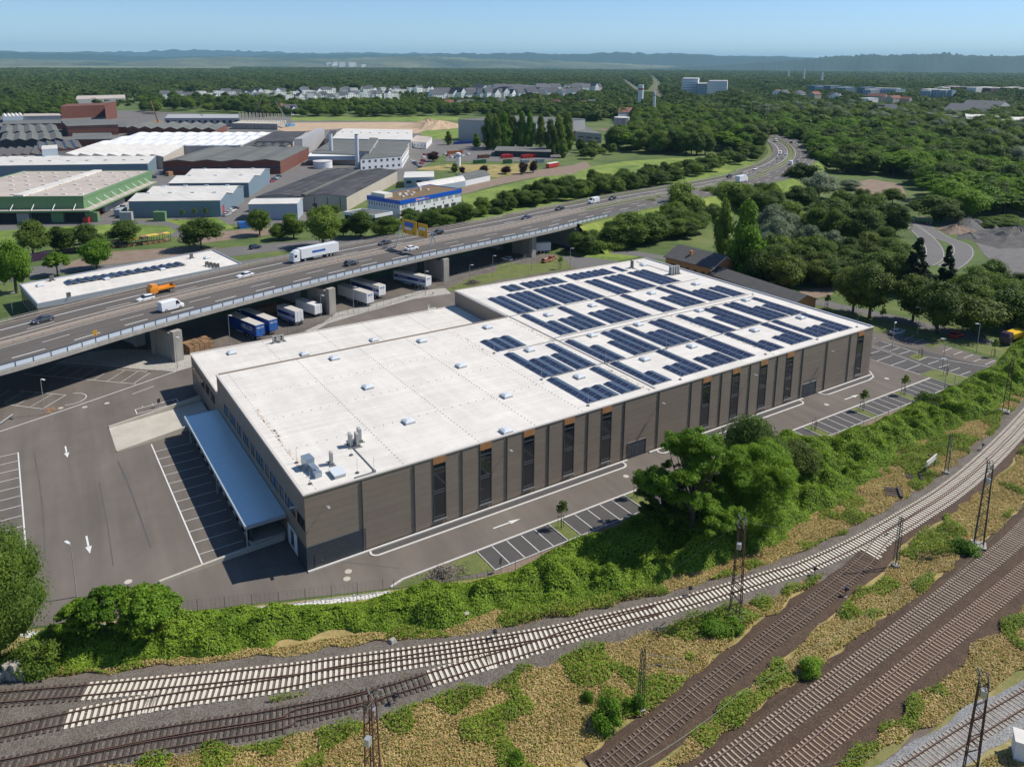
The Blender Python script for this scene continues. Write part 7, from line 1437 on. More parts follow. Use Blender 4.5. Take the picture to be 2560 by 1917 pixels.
mp = [(-37.2,3.37),(-35.37,2.65),(-7.48,-12.15)]+[(22.45,-22.04),(39.33,-25.18)]+[(66.68,-25.94),(115.74,-17.62)]+[(161.16,-12.28),(198.71,-4.94)]+[(49.6,-69.92),(24.05,-53.46)]+[(-14.79,-28.43),(-24.04,-22.47)]+[(-37.08,-14.07)]
meadow('dry_grass', mp, 2000000, [L_straw, L_grass], [.8, .2], .2, 21, 'straw coloured dry grass between the railway tracks')
meadow('green_weeds', mp, 1300000, [L_hedge, L_grass], [.5, .5], .22, 22, 'patches of green weeds between the railway tracks', thr=(.51, 1))
meadow('yellow_flowers', mp, 110000, [L_yellow], [1], .2, 23, 'yellow flowering weeds along the railway tracks', thr=(.44, .52), clear=1.2)
# far forest and town greenery
FC = [crown_mesh('far_crown', 100+i, 9, 260, .16, L_far) for i in range(3)]
def bound(az):   # nearest distance of closed forest for an azimuth
    return np.interp(az, [-4, 2, 12, 20, 27, 30, 32, 35, 38, 46, 60, 72], [1650, 1680, 1950, 2120, 2080, 2000, 1650, 1150, 1000, 860, 820, 760])
rs = np.random.RandomState(77); pts = []
az = rs.uniform(-4, 71, 190000); rr = np.sqrt(rs.uniform(750**2, 3100**2, 190000)); k = rr > bound(az)*(1+.03*np.sin(az*3)); az1, r1_ = az[k], rr[k]
dens = rs.rand(len(az1)) < .50; az1, r1_ = az1[dens], r1_[dens]; w1 = rs.uniform(8, 20, len(az1)); h1 = rs.uniform(9, 18, len(az1))*(.8+.3*np.sin(az1*1.7+r1_*.004))
az2 = rs.uniform(-4, 71, 52000); r2_ = np.exp(rs.uniform(np.log(3050), np.log(9500), 52000)); w2 = 20*r2_/3050*rs.uniform(.8, 1.3, len(r2_)); h2 = rs.uniform(11, 17, len(r2_))*(1+.1*(r2_/3050-1))
k2 = ~((az2 < 14) & (r2_ > 6800)); az2, r2_, w2, h2 = az2[k2], r2_[k2], w2[k2], h2[k2]
azz, rz_, wz, hz_ = np.concatenate([az1, az2]), np.concatenate([r1_, r2_]), np.concatenate([w1, w2]), np.concatenate([h1, h2]); t_ = np.radians(azz); px_, py_ = CAM.x+rz_*np.sin(t_), CAM.y+rz_*np.cos(t_)
CLEAR = []
def corridor(line, w):
    CLEAR.append((line, w))
corridor([(1213.7,1249.35), (2023.69,2227.59), (3437.6,3929.93)], 18); corridor([(1100.23,1088.81), (1482.6,1510.82), (2002.39,2041.11), (4916.41,5216.68)], 22)
az3 = rs.uniform(-4, 31, 9000); r3_ = np.sqrt(rs.uniform(1150**2, 2100**2, 9000)); k3 = (r3_ < bound(az3)) & (rs.rand(9000) < .16)
az3, r3_ = az3[k3], r3_[k3]; k3 = ~((r3_ < 1330) & (az3 > 3)); az3, r3_ = az3[k3], r3_[k3]; t3 = np.radians(az3)
px_ = np.concatenate([px_, CAM.x+r3_*np.sin(t3)]); py_ = np.concatenate([py_, CAM.y+r3_*np.cos(t3)]); wz = np.concatenate([wz, rs.uniform(7, 13, len(r3_))]); hz_ = np.concatenate([hz_, rs.uniform(6, 11, len(r3_))])
kk = np.ones(len(px_), bool); kk &= ~((vnoise(px_, py_, 260, 41)*.7+vnoise(px_, py_, 90, 42)*.3 > .73) & (rs.rand(len(px_)) < .85))
for line, w in CLEAR: kk &= edgedist(px_, py_, line) > w
FPTS = np.stack([px_, py_, -1+0*px_, wz*1.15, hz_], 1)[kk]

# ================= buildings beyond =================
def P4(p0, p1, p2): return [Vector((*p0, 0)), Vector((*p1, 0)), Vector((*p2, 0)), Vector((p0[0]+p2[0]-p1[0], p0[1]+p2[1]-p1[1], 0))]
def rectify(p0, p1, p2):
    """make the measured corners a true rectangle: keep the front edge and the depth"""
    a, c, e = Vector(p0), Vector(p1), Vector(p2); u = (c-a).normalized(); n = Vector((-u.y, u.x)); d = (e-c).dot(n); return tuple(p0), tuple(p1), tuple(c+n*d)
def building(name, label, cat, p0, p1, p2, h, wall='wallgrey', roof='roofgrey', kind='flat', bays=1, rise=1.5, along='u', over=.3, win=None, domes=0, parapet=None, group=None, rect=True, edge=None, domem='dome', z0=0, doors=0):
    if rect: p0, p1, p2 = rectify(p0, p1, p2)
    q = P4(p0, p1, p2); u = q[1]-q[0]; v = q[2]-q[1]; L, D = u.length, v.length; un_, vn = u.normalized(), v.normalized(); t = thing(name, label, cat, (*p0, 0), 0, group)
    W_ = lambda a, c, z: q[0]+un_*a+vn*c+Vector((0, 0, z))
    b = MB(); b.prism([(p.x, p.y) for p in q] if (u.cross(v)).z > 0 else [(p.x, p.y) for p in q][::-1], z0, h-.01); 
    def quadbox(b, a0, a1, c0, c1, z0_, z1_): b.addm([W_(a0, c0, z0_), W_(a1, c0, z0_), W_(a1, c1, z0_), W_(a0, c1, z0_), W_(a0, c0, z1_), W_(a1, c0, z1_), W_(a1, c1, z1_), W_(a0, c1, z1_)], BOXF)
    rb = MB()
    if kind == 'flat':
        quadbox(rb, -over, L+over, -over, D+over, h, h+.25)
        if parapet:
            pb = MB()
            for a0, a1, c0, c1 in ((-over-.1, L+over+.1, -over-.1, -over+.25), (-over-.1, L+over+.1, D+over-.25, D+over+.1), (-over-.1, -over+.25, -over+.25, D+over-.25), (L+over-.25, L+over+.1, -over+.25, D+over-.25)): quadbox(pb, a0, a1, c0, c1, h-.8, h+.6)
            pb.build('parapet', parapet, t)
    else:
        n = bays; S = D if along == 'u' else L; T_ = L if along == 'u' else D
        for i in range(n):
            s0, s1 = S*i/n, S*(i+1)/n
            if kind == 'gable': pr = [(s0-(over if i == 0 else 0), h), ((s0+s1)/2, h+rise), (s1+(over if i == n-1 else 0), h)]
            elif kind == 'saw': pr = [(s0, h), (s0+.2*(s1-s0), h+rise), (s1, h)]
            elif kind == 'barrel': pr = [(s0+(s1-s0)*j/7, h+rise*math.sin(math.pi*j/7)) for j in range(8)]
            for (a0, z0_), (a1, z1_) in zip(pr, pr[1:]):
                for tt in (0,):
                    g = (lambda s, w, z: W_(w, s, z)) if along == 'u' else (lambda s, w, z: W_(s, w, z))
                    rb.use(1 if kind == 'saw' and a1-a0 < .5*(s1-s0) else 0).addm([g(a0, -over, z0_), g(a1, -over, z1_), g(a1, T_+over, z1_), g(a0, T_+over, z0_), g(a0, -over, z0_+.18), g(a1, -over, z1_+.18), g(a1, T_+over, z1_+.18), g(a0, T_+over, z0_+.18)], BOXF)
                    for w_ in (0, T_):
                        b.face(*( [g(a0, w_, h-.02), g(a1, w_, h-.02), g(a1, w_, z1_), g(a0, w_, z0_)] ))
    wl = b.build('wall', wall, t); rf = rb.build('roof', [roof, 'wallpale'], t)
    if edge:
        eb = MB(); quadbox(eb, -over-.05, L+over+.05, -over-.12, -over, h-.15, h+.28); eb.build('gutter', edge, t)
    if win:
        nf, rows, ww, wh, m, sides = win
        for sd in sides:
            T_ = L if sd in 'fb' else D; nn = max(1, int(nf*T_/max(L, 1))) if sd in 'lr' else nf
            wm = MB()
            for r in range(rows):
                zz = z0+(h-z0)*(r+.42)/rows
                for i in range(nn):
                    s = T_*(i+.5)/nn; wm = MB()
                    if sd == 'f': quadbox(wm, s-ww/2, s+ww/2, -.06, .05, zz, zz+wh)
                    elif sd == 'b': quadbox(wm, s-ww/2, s+ww/2, D-.05, D+.06, zz, zz+wh)
                    elif sd == 'r': quadbox(wm, L-.05, L+.06, s-ww/2, s+ww/2, zz, zz+wh)
                    else: quadbox(wm, -.06, .05, s-ww/2, s+ww/2, zz, zz+wh)
                    wm.build('window', m, t)
    if domes:
        nd, md = domes
        for i in range(nd):
            for j in range(md):
                a, c = L*(i+.5)/nd, D*(j+.5)/md
                zz = h+.25 if kind == 'flat' else h+rise*(1-abs(((c if along == 'u' else a)/(D if along == 'u' else L)*bays) % 1*2-1))+.1
                dm = MB(); quadbox(dm, a-.9, a+.9, c-.7, c+.7, zz, zz+.35); dm.build('roof_light', domem, rf)
    if doors:
        for i in range(doors): dm = MB(); s = L*(i+.5)/doors; quadbox(dm, s-1.6, s+1.6, -.08, .05, z0+.1, z0+3.6); dm.build('gate', 'p_darkgrey', t)
    return t, (W_, L, D, quadbox)
def mirror(p0, p1, p2): return p0, p1, p2
# brown flat building beyond the flyover (twin of the hall)
p = [(-28.91,164.95),(-25.09,137.73),(30.93,152.88),(27.68,176.92)]
t, (W_, L, D, qb) = building('annex_building', 'long brown flat building with solar panel row behind the flyover', 'warehouse', p[1], p[2], p[3], 5.2, 'panel', 'membrane', over=.12, rect=False, parapet='coping')
for k in range(9): b = MB(); qb(b, -.08, .05, 1.5+k*2.7, 2.5+k*2.7, .8, 4.4); b.build('window', 'glass', t)
PVA = [(-16.15,155.42),(16.61,161.73)]; P0, P1 = Vector((*PVA[0], 0)), Vector((*PVA[1], 0)); dd = (P1-P0); ta = thing('solar_array', 'row of solar panels on the brown building behind the flyover', 'solar panels', (P0.x, P0.y, 5.5), math.atan2(dd.y, dd.x))
for k in range(14):
    for s in (0, 1):
        o = bpy.data.objects.new('solar_panel', TM[s]); COL.objects.link(o); o.parent = ta; x_ = dd.length*(k+(.25 if k > 7 else 0))/14.4; o.location = (x_-1.2, -1.6, .05); o.scale = (1.3, 2.6, 2)
for (x, y), lb, ww in (((19.36,169.2), 'dark fan unit on the roof of the brown building, right', 1), ((-20.51,161.99), 'dark fan unit on the roof of the brown building, left', 1), ((-17.77,140.04), 'dark fan unit near the front edge of the brown building roof', 1)): fan_unit(x, y, 5.45, .5, lb, 1, 1.3, .5, 'acdark')
for i, (x, y) in enumerate([(21.38,156.46),(21.6,154.86),(21.85,153.43),(22.1,152.01)]): fan_unit(x+i*.5, y, 5.45, .3, ('first', 'second', 'third', 'fourth')[i]+' of the dark fan units in a row on the brown building', 1, 1.1, .5, 'acdark')
for i, (x, y) in enumerate([(-23.73,157.44),(-6.9,155.21),(8.8,158.4),(23.52,166.25)]): dup(sk0, (x, y, 5.45), .25, ('leftmost', 'second', 'third', 'rightmost')[i]+' skylight on the brown building behind the flyover', 'skylights of the brown building')
# brick houses behind the hall
hp = [(152.78,87.67),(156.58,72.27),(171.52,75.79)]
t, (W_, L, D, qb) = building('brick_house', 'orange brick house with dark gable roof behind the far roof corner', 'house', (154.4, 90.5), (156.0, 71.8), (169.5, 73.2), 5.0, 'brickorange', 'slate', 'gable', 1, 3.3, 'u', .6, rect=True)
for k in range(5): b = MB(); qb(b, 2.4+k*3.2, 3.6+k*3.2, -.08, .05, 1.4, 3.2); w_ = b.build('window', 'winblue', t); b = MB(); qb(b, 2.2+k*3.2, 3.8+k*3.2, -.14, -.08, 3.2, 3.4); b.build('lintel', 'brick', w_)
b = MB(); qb(b, L*.4, L*.4+.8, 3, 3.8, 5.5, 8.3); b.build('chimney', 'brickorange', t)
for s0, s1, z0_, z1_ in ((-.75, D/2, 4.25, 7.8), (D/2, D+.75, 7.8, 4.25)): b = MB(); b.bar(W_(L+.55, s0, z0_+.15), W_(L+.55, s1, z1_+.15), .14, 4); b.build('bargeboard', 'wallwhite', t)
t, _ = building('long_shed', 'long low brick shed with dark roof behind the right parapet', 'shed', (155.5, 72.0), (152.4, 37.2), (160.6, 36.6), 3.2, 'brickorange', 'slate', 'gable', 1, 1.9, 'u', .5)
# industrial halls
Z = 'works halls beyond the trunk road'
p = [(-1.49,282.89),(37.07,356.51)]; q0 = (-58.04,312.67)
t, (W_, L, D, qb) = building('green_hall', 'huge hall with beige roof and green facade band', 'factory hall', q0, p[0], p[1], 10.8, 'wallgreen', 'rooftan', over=.1, rect=False, parapet='wallgreen', domes=(9, 6), domem='roofwhite', z0=5.6)
b = MB(); qb(b, -2, L-1.5, 1.5, D-1, 0, 5.5); b.build('ground_floor_wall', 'walldark', t)
b = MB(); qb(b, -2, L+4, -4, 0, 5.0, 5.7); qb(b, L, L+4, 0, D-4, 5.0, 5.7); b.build('canopy', 'wallgreen', t); b = MB(); qb(b, -2, L+3.9, -3.9, -.1, 5.7, 5.8); qb(b, L+.1, L+3.9, -.1, D-4, 5.7, 5.8); b.build('canopy_top', 'rooftan', t)
for k in range(16): b = MB(); b.bar(W_(L-3-k*8.5, -.1, 8.4), W_(L-3-k*8.5, -3.7, 5.8), .16, 4); b.build('canopy_stay', 'wallwhite', t)
for k in range(9): b = MB(); b.bar(W_(L+.1, 4+k*8.5, 8.4), W_(L+3.7, 4+k*8.5, 5.8), .16, 4); b.build('canopy_stay', 'wallwhite', t)
for k in range(6): b = MB(); qb(b, L*.35+k*14, L*.35+5+k*14, -.8, 1.45, .1, 4.2); b.build('gate', ('wallgreen', 'wallgrey', 'wallgreen')[k % 3], t)
for f in (.55,): b = MB(); qb(b, L*f, L*f+4, 1, D-1, 10.8, 11.9); b.build('roof_strip', 'roofwhite', t)
pA = [(15.96,282.91),(50.69,264.93),(70.19,300.4)]
t, (W_, L, D, qb) = building('metal_shed', 'blue grey double gabled shed nearest the oval lawn', 'industrial shed', pA[0], pA[1], pA[2], 7.4, 'wallblue', 'roofwhite', 'gable', 2, 2.0, 'u', .3, domes=(4, 2), rect=False)
b = MB(); qb(b, L-.05, L+.08, 3, 6, .1, 4.5); b.build('gate', 'p_red', t)
pB = [(40.65,328.34),(75.37,310.51),(99.97,357.5)]
building('metal_shed', 'blue grey double gabled shed behind the nearer one', 'industrial shed', pB[0], pB[1], pB[2], 7.6, 'wallblue', 'roofwhite', 'gable', 2, 2.0, 'u', .3, domes=(3, 2), rect=False)
pC = [(59.35,250.5),(77.99,241.24),(84.66,253.85)]; building('metal_shed', 'low pale blue shed with weathered white roof beside the tree', 'industrial shed', pC[0], pC[1], pC[2], 7.1, 'wallpale', 'roofwhite', 'gable', 1, .8, 'u', .3, rect=False)
pD = [(67.84,269.38),(104.15,249.52),(163.36,321.02)]
t, (W_, L, D, qb) = building('dark_roof_hall', 'hall with streaky black roof and beige walls', 'factory hall', pD[0], pD[1], pD[2], 6.8, 'wallbeige', 'roofdark', 'gable', 2, 1.3, 'v', .3, rect=False)
b = MB(); qb(b, L*.48, L*.52, 2, D-2, 7.2, 7.9); b.build('valley_rooflight', 'roofgrey', t); b = MB(); qb(b, L*.62, L*.67, -.1, .05, .1, 3.8); b.build('gate', 'p_darkgrey', t)
for k in range(7): b = MB(); qb(b, L*(k+.5)/7-.12, L*(k+.5)/7+.12, -.15, 0, .1, 6.6); b.build('pilaster', 'brick', t)
pE = [(118.02,221.16),(158.48,236.71),(151.66,257.22)]
t, (W_, L, D, qb) = building('office_building', 'white office with blue roof band and brown planted roof', 'office building', pE[0], pE[1], pE[2], 7.4, 'wallwhite', 'roofbrown', over=.0, rect=False)
pb = MB(); qb(pb, -.15, L+.15, -.25, -.02, 6.1, 7.95); qb(pb, -.25, -.02, -.02, D+.1, 6.1, 7.95); qb(pb, L+.02, L+.25, -.02, D+.1, 6.1, 7.95); qb(pb, -.1, L+.1, D+.02, D+.2, 6.1, 7.95); pb.build('fascia', 'p_officeblue', t)
for k in range(8):
    for j in range(4 if k < 7 else 6): a = L*(.035+.122*k)+j*.95; b = MB(); qb(b, a, a+.42, -.05, .05, 4.2, 5.7); b.build('window', 'winblue', t)
for k in range(6): a = L*(.06+.155*k); b = MB(); qb(b, a, a+.8, -.05, .05, 2.6, 3.5); b.build('window', 'winblue', t)
for k in range(7): a = L*(.1+.12*k); b = MB(); qb(b, a, a+3.4, -.05, .05, .2, 1.9); b.build('gate', 'walldark', t)
for k in range(12): a = D*(.06+.078*k); b = MB(); qb(b, -.05, .05, a, a+.5, 4.2, 5.6); b.build('window', 'winblue', t)
b = MB(); qb(b, L*.0+1, L*.14, D*.5, D*.92, 7.65, 9.6); b.build('roof_cabin', 'cream' if False else 'p_cream', t)
for k, (a, c) in enumerate(((.24, .5), (.3, .6), (.3, .4), (.36, .55), (.33, .3), (.44, .45), (.47, .7), (.62, .6), (.7, .5), (.2, .3))): b = MB(); qb(b, L*a, L*a+1.3, D*c, D*c+1.1, 7.65, 8.2 if k != 7 else 9.6); b.build('roof_light', 'roofwhite', t)
nrm = math.atan2((Vector(pE[1])-Vector(pE[0])).y, (Vector(pE[1])-Vector(pE[0])).x)
q = W_(L*.31, -.3, 7.0); im = t.matrix_basis.inverted(); text_on('gramolin', t, 1.6, im @ q, (math.pi/2, 0, nrm), 'wallwhite'); q = W_(L*.25, -.28, 7.0); b = MB(); b.obox(q.x, q.y, 6.5, 1.2, .05, 1.1, nrm); b.build('logo', 'p_pink', t); q = W_(L*.41, -.28, 6.75); b = MB(); b.obox(q.x, q.y, 6.6, 3.6, .05, .3, nrm); b.build('logo_stripe', 'p_pink', t)
pf = [(95.37,229.84),(103.87,216.19),(113.03,219.26)]; building('entrance_canopy', 'dark flat entrance roof in front of the white office', 'canopy', pf[0], pf[1], pf[2], 3.2, 'walldark', 'roofgrey', over=.3, rect=False, parapet='wallwhite')
pG = [(151.93,473.21),(158.07,473.19),(206.79,560.69)]; building('silo_block', 'tall windowless pale tower block between the black roofs', 'silo building', pG[0], pG[1], pG[2], 12.8, 'wallgrey', 'wallgrey', over=.05, rect=False)
pH = [(135.71,403.2),(184,375.86),(190.44,372.22)]; 
building('works_office', 'white works building with windows right of the second chimney', 'works building', (161.93,372.5), (192.12,375.38), (224.19,431.6), 8.0, 'wallwhite', 'roofgrey', over=.1, rect=False, win=(7, 2, 1.6, 1.5, 'winblue', 'fr'))
building('works_hall', 'low grey felt roof hall behind the two chimneys', 'factory hall', (150.6,430.38), (195.65,383.28), (248.74,480.08), 7.0, 'wallbeige', 'roofgrey', over=.2, rect=False)
t, _ = building('works_hall', 'wide cream metal roof hall behind the grey felt roof', 'factory hall', (196.37,515.09), (246.46,473.04), (290.24,560.19), 8.0, 'wallwhite', 'roofwhite', 'gable', 1, .8, 'u', .3, rect=False, domes=(8, 1), domem='acgrille')
building('roof_monitor', 'long grey raised roof strip behind the right chimney', 'roof hall', (174.71,404.4), (178.73,397.69), (223.27,484.6), 9.5, 'wallgrey', 'roofgrey', over=.2, rect=False)
building('works_annex', 'white flat building right of the cream roof hall', 'works building', (255.45,493.97), (260.1,473.32), (287.22,515.54), 5.0, 'wallwhite', 'rooftan', over=.2, rect=False, win=(5, 1, 1.2, 1, 'winblue', 'f'))
building('works_annex', 'white flat building behind the curved shed', 'works building', (157.38,299.52), (173.37,294.24), (184.26,315.38), 5.5, 'wallpale', 'roofwhite', over=.2, rect=False, win=(3, 1, 3, 1.6, 'walldark', 'f'))
building('curved_shed', 'long barrel roofed shed beside the haul road', 'shed', (153.89,273.54), (189.25,286.23), (194.45,301.98), 3.2, 'wallpale', 'roofwhite', 'barrel', 1, 1.6, 'u', .2, rect=False)
building('grey_shed', 'grey gabled shed continuing the curved shed', 'shed', (190.29,288.04), (213.29,298.66), (218.84,319.66), 3.4, 'wallwhite', 'roofgrey', 'gable', 1, 1.2, 'u', .2, rect=False)
for (x, y), h, lb in (((166.82,437.7), 19.2, 'left silver chimney of the works'), ((167.63,391.94), 22, 'right silver chimney of the works')):
    t = thing('chimney', lb, 'chimney', (x, y, 0), 0, 'silver chimneys'); b = MB(); b.cyl(x, y, 0, h, 1.35, 18, 1.25); b.build('shaft', 'chimneysteel', t); b = MB(); b.cyl(x, y, h, h+.3, 1.4, 18); b.build('rim', 'galvdark', t)
x, y = (148.41,404.48); t = thing('round_tank', 'low round pale tank in front of the left chimney', 'tank', (x, y, 0)); b = MB(); b.cyl(x, y, 0, 4.6, 6.2, 28); b.build('shell', 'wallwhite', t); b = MB(); b.cyl(x, y, 4.6, 5.2, 6.4, 28, 1.0); b.build('cover', 'roofwhite', t)
building('pipe_bridge', 'long pale duct building between the chimneys', 'works building', (143.52,418.45), (175.7,404.46), (183.11,422.33), 6.2, 'wallpale', 'wallwhite', over=.1, rect=False, z0=3.5)
x, y = (226.59,361.01); t = thing('silo', 'white upright silo with blue band on the works lawn', 'silo', (x, y, 0)); b = MB(); b.cyl(x, y, 1.0, 9.6, 1.7, 18); b.build('shell', 'wallwhite', t); b = MB(); b.cyl(x, y, 7.4, 8.2, 1.74, 18); b.build('band', 'p_blue', t)
b = MB(); b.cyl(x, y, 9.6, 10.1, 1.7, 18, .5); b.build('cap', 'wallwhite', t); b = MB(); [b.bar((x+dx, y+dy, 0), (x+dx, y+dy, 1.1), .15, 4) for dx in (-1, 1) for dy in (-1, 1)]; b.build('legs', 'galvdark', t)
building('grey_works_hall', 'large grey hall behind the poplar row', 'factory hall', (322.61,531.56), (361.02,463.08), (434.55,487.74), 18, 'wallgrey', 'roofgrey', over=.3, rect=False)
building('grey_works_hall', 'grey lower hall right of the poplars', 'factory hall', (411.8,470.43), (417.41,442.2), (462.83,523.77), 8, 'wallgrey', 'roofgrey', over=.3, rect=False, win=(3, 1, 6, 1.2, 'winblue', 'f'))
x, y = (541.9,558.83); t = thing('storage_tank', 'grey cylindrical storage tank beside the dark wood', 'tank', (x, y, 0)); b = MB(); b.cyl(x, y, 0, 12, 8.5, 32); b.build('shell', 'wallgrey', t); b = MB(); b.cyl(x, y, 12, 12.4, 8.7, 32, 8); b.build('roof', 'roofwhite', t)
for k in range(9): a = k*.7; b = MB(); b.bar((x+8.6*math.cos(a), y+8.6*math.sin(a), 0), (x+8.6*math.cos(a), y+8.6*math.sin(a), 12), .12, 4); b.build('rib', 'galvdark', t)
building('open_shed', 'long open shed with dark stalls behind red containers', 'shed', (281.03,402.34), (312.68,374.75), (331.11,400.17), 4.2, 'walldark', 'roofgrey', over=.5, rect=False)
for i, ((x, y), m, w_) in enumerate([((264.92,432.76), 'p_rustorange', 14), ((268.63,397.41), 'p_brown', 10), ((283.67,388.87), 'p_red', 10), ((297.13,381.23), 'p_red', 12), ((285.91,392.18), 'p_red', 9), ((301.94,383.09), 'p_red', 15), ((268.2,363.12), 'p_green', 8), ((278.63,357.16), 'wallblue', 8), ((290.01,354.79), 'wallblue', 8), ((268.12,363.17), 'p_green', 8), ((251.57,372.63), 'p_green', 12), ((308.65,495.34), 'p_helcoblue', 22)]):
    t = thing('waste_container', ('rust coloured', 'brown', 'dark red', 'long dark red', 'red', 'long red', 'green', 'blue grey', 'small blue grey', 'green', 'long green', 'long blue')[i]+' container row '+('nearest the silo', 'left of the poplars', 'before the open shed, left', 'before the open shed, centre', 'before the poplar row', 'before the open shed, right', 'in the front row, left', 'in the front row, middle', 'in the front row, right', 'below the dark red ones', 'left of the front row', 'before the grey hall')[i], 'container', (x, y, 0), .3)
    b = MB()
    for k in range(int(w_/3.2)): b.addm([(x+k*3.2-w_/2+a, y+c, z) for z, s in ((0, .8), (2.6, 1)) for a, c in ((0, -1.4*s), (2.9, -1.4*s), (2.9, 1.4*s), (0, 1.4*s))], BOXF)
    b.build('box_body', m, t)
# left works: brick and shed roofs
building('metal_shed', 'long grey hall with domed ventilators behind the green hall', 'factory hall', (-42.6,459.16), (44.79,421.39), (60.67,467.99), 7.2, 'wallblue', 'roofwhite', 'gable', 1, 1.6, 'u', .3, rect=False, domes=(9, 2), domem='galvdark')
building('saw_roof_hall', 'hall with striped blue and white saw tooth roof', 'factory hall', (4.65,485.47), (58.15,447.12), (82.5,510.22), 8, 'wallbeige', 'roofwhite', 'saw', 7, 1.6, 'v', .1, rect=False)
building('saw_roof_hall', 'grey roofed works hall with wavy front edge', 'factory hall', (53.11,419.53), (115.26,387.74), (157.78,458.31), 8, 'brick', 'roofgrey', 'gable', 4, 1.2, 'v', .1, rect=False, win=(26, 1, 3, 1.4, 'winblue', 'f'))
t, (W_, L, D, qb) = building('bright_dome_hall', 'hall with bright white quilted roof', 'factory hall', (22.89,542.28), (118.62,493.47), (169.55,591.09), 8, 'wallgrey', 'roofpure', over=.0, rect=False)
for i in range(11):
    for j in range(3):
        b = MB(); a0, a1, c0, c1 = L*i/11+.8, L*(i+1)/11-.8, D*j/3+.8, D*(j+1)/3-.8
        vs = [W_(a0+(a1-a0)*x_/4, c0+(c1-c0)*y_/4, 8.25+2.0*math.sin(math.pi*x_/4)*math.sin(math.pi*y_/4)) for y_ in range(5) for x_ in range(5)]; b.addm(vs, [(y_*5+x_, y_*5+x_+1, y_*5+x_+6, y_*5+x_+5) for y_ in range(4) for x_ in range(4)]); b.build('roof_shell', 'roofpure', t)
building('black_roof_hall', 'black roofed hall behind the pale tower block', 'factory hall', (136.55,518.06), (160.89,504.69), (200.26,588.07), 8, 'wallbeige', 'roofdark', over=.1, rect=False)
building('black_roof_hall', 'black roofed hall between tower block and cream roof', 'factory hall', (190.95,517.8), (196.26,514.9), (230.31,593.12), 7, 'wallbeige', 'roofdark', over=.1, rect=False)
building('brick_works', 'big red brick works block at the upper left', 'brick building', (36.49,987.25), (85.02,1002.76), (95.01,1060.78), 14.2, 'brick', 'brick', over=.05, rect=False); building('brick_tower', 'square red brick tower beside the big brick block', 'brick building', (79.24,944.76), (94.15,971.97), (99.5,1013.21), 19.5, 'brick', 'roofgrey', over=.05, rect=False)
building('brick_works', 'red brick building with window rows and green grey roof', 'brick building', (24.18,726.24), (66.06,726.44), (66.66,810.36), 9.4, 'brick', 'roofgrey', over=.2, rect=False, win=(18, 2, 1.6, 1.4, 'walldark', 'f'))
building('saw_roof_hall', 'long low hall with zigzag roof behind the bright roof', 'factory hall', (71,709.62), (136.5,650.89), (161.79,714.24), 7, 'brick', 'roofgrey', 'gable', 7, 2.2, 'v', .2, rect=False, win=(24, 1, 2, 1.2, 'winblue', 'f'))
building('site_hall', 'long grey hall under construction near the cranes', 'factory hall', (120.21,805.22), (188.61,770.58), (203.5,834.34), 9, 'wallgrey', 'wallgrey', over=.1, rect=False, win=(12, 1, 3, 3, 'walldark', 'f'))
building('site_hall', 'concrete shell with white columns on the construction site', 'building shell', (173.53,742.26), (211.67,712.7), (233.61,752.41), 6, 'concrete', 'slab', over=.1, rect=False)
cl = [(190.72,774.4),(219.36,728.49)] ; cp = thing('column_row', 'row of tall white precast columns on the construction site', 'columns', (*cl[0], 6))
for k in range(26): f = k/25; x, y = cl[0][0]+(cl[1][0]-cl[0][0])*f*1.15, cl[0][1]+(cl[1][1]-cl[0][1])*f*1.15+(k % 2)*12; b = MB(); b.bar((x, y, 6), (x, y, 15), .45, 4); b.build('column', 'slab', cp)
for (a, c, h, lb, m) in (((120.64,850.1), (100.55,755.29), 30, 'orange telescopic crane behind the zigzag roof hall', 'p_orange'), ((173.41,833.31), (156.34,818), 14, 'green concrete pump arm near the construction site', 'p_green'), ((250.87,941.18), (235.02,828.03), 36, 'tall pale lattice crane over the construction site', 'galv'), ((236.38,749.04), (190.39,644.24), 33, 'turquoise mobile crane at the edge of the sandy site', 'p_bluelight')):
    t = thing('mobile_crane', lb, 'crane', (*a, 0)); b = MB(); b.bar((*a, 1.5), (*c, h), .7, 4, .3); b.build('boom', m, t); b = MB(); b.obox(*a, 0, 10, 3.2, 3, .2); b.build('carrier', m, t)
building('arched_hall', 'long hall with rounded grey roof at the forest edge', 'hall', (80.02,1335.27), (153.53,1354.22), (166.41,1461.56), 8, 'wallgrey', 'rooftan', 'barrel', 1, 3, 'u', .2, rect=False)
rsb = random.Random(5)
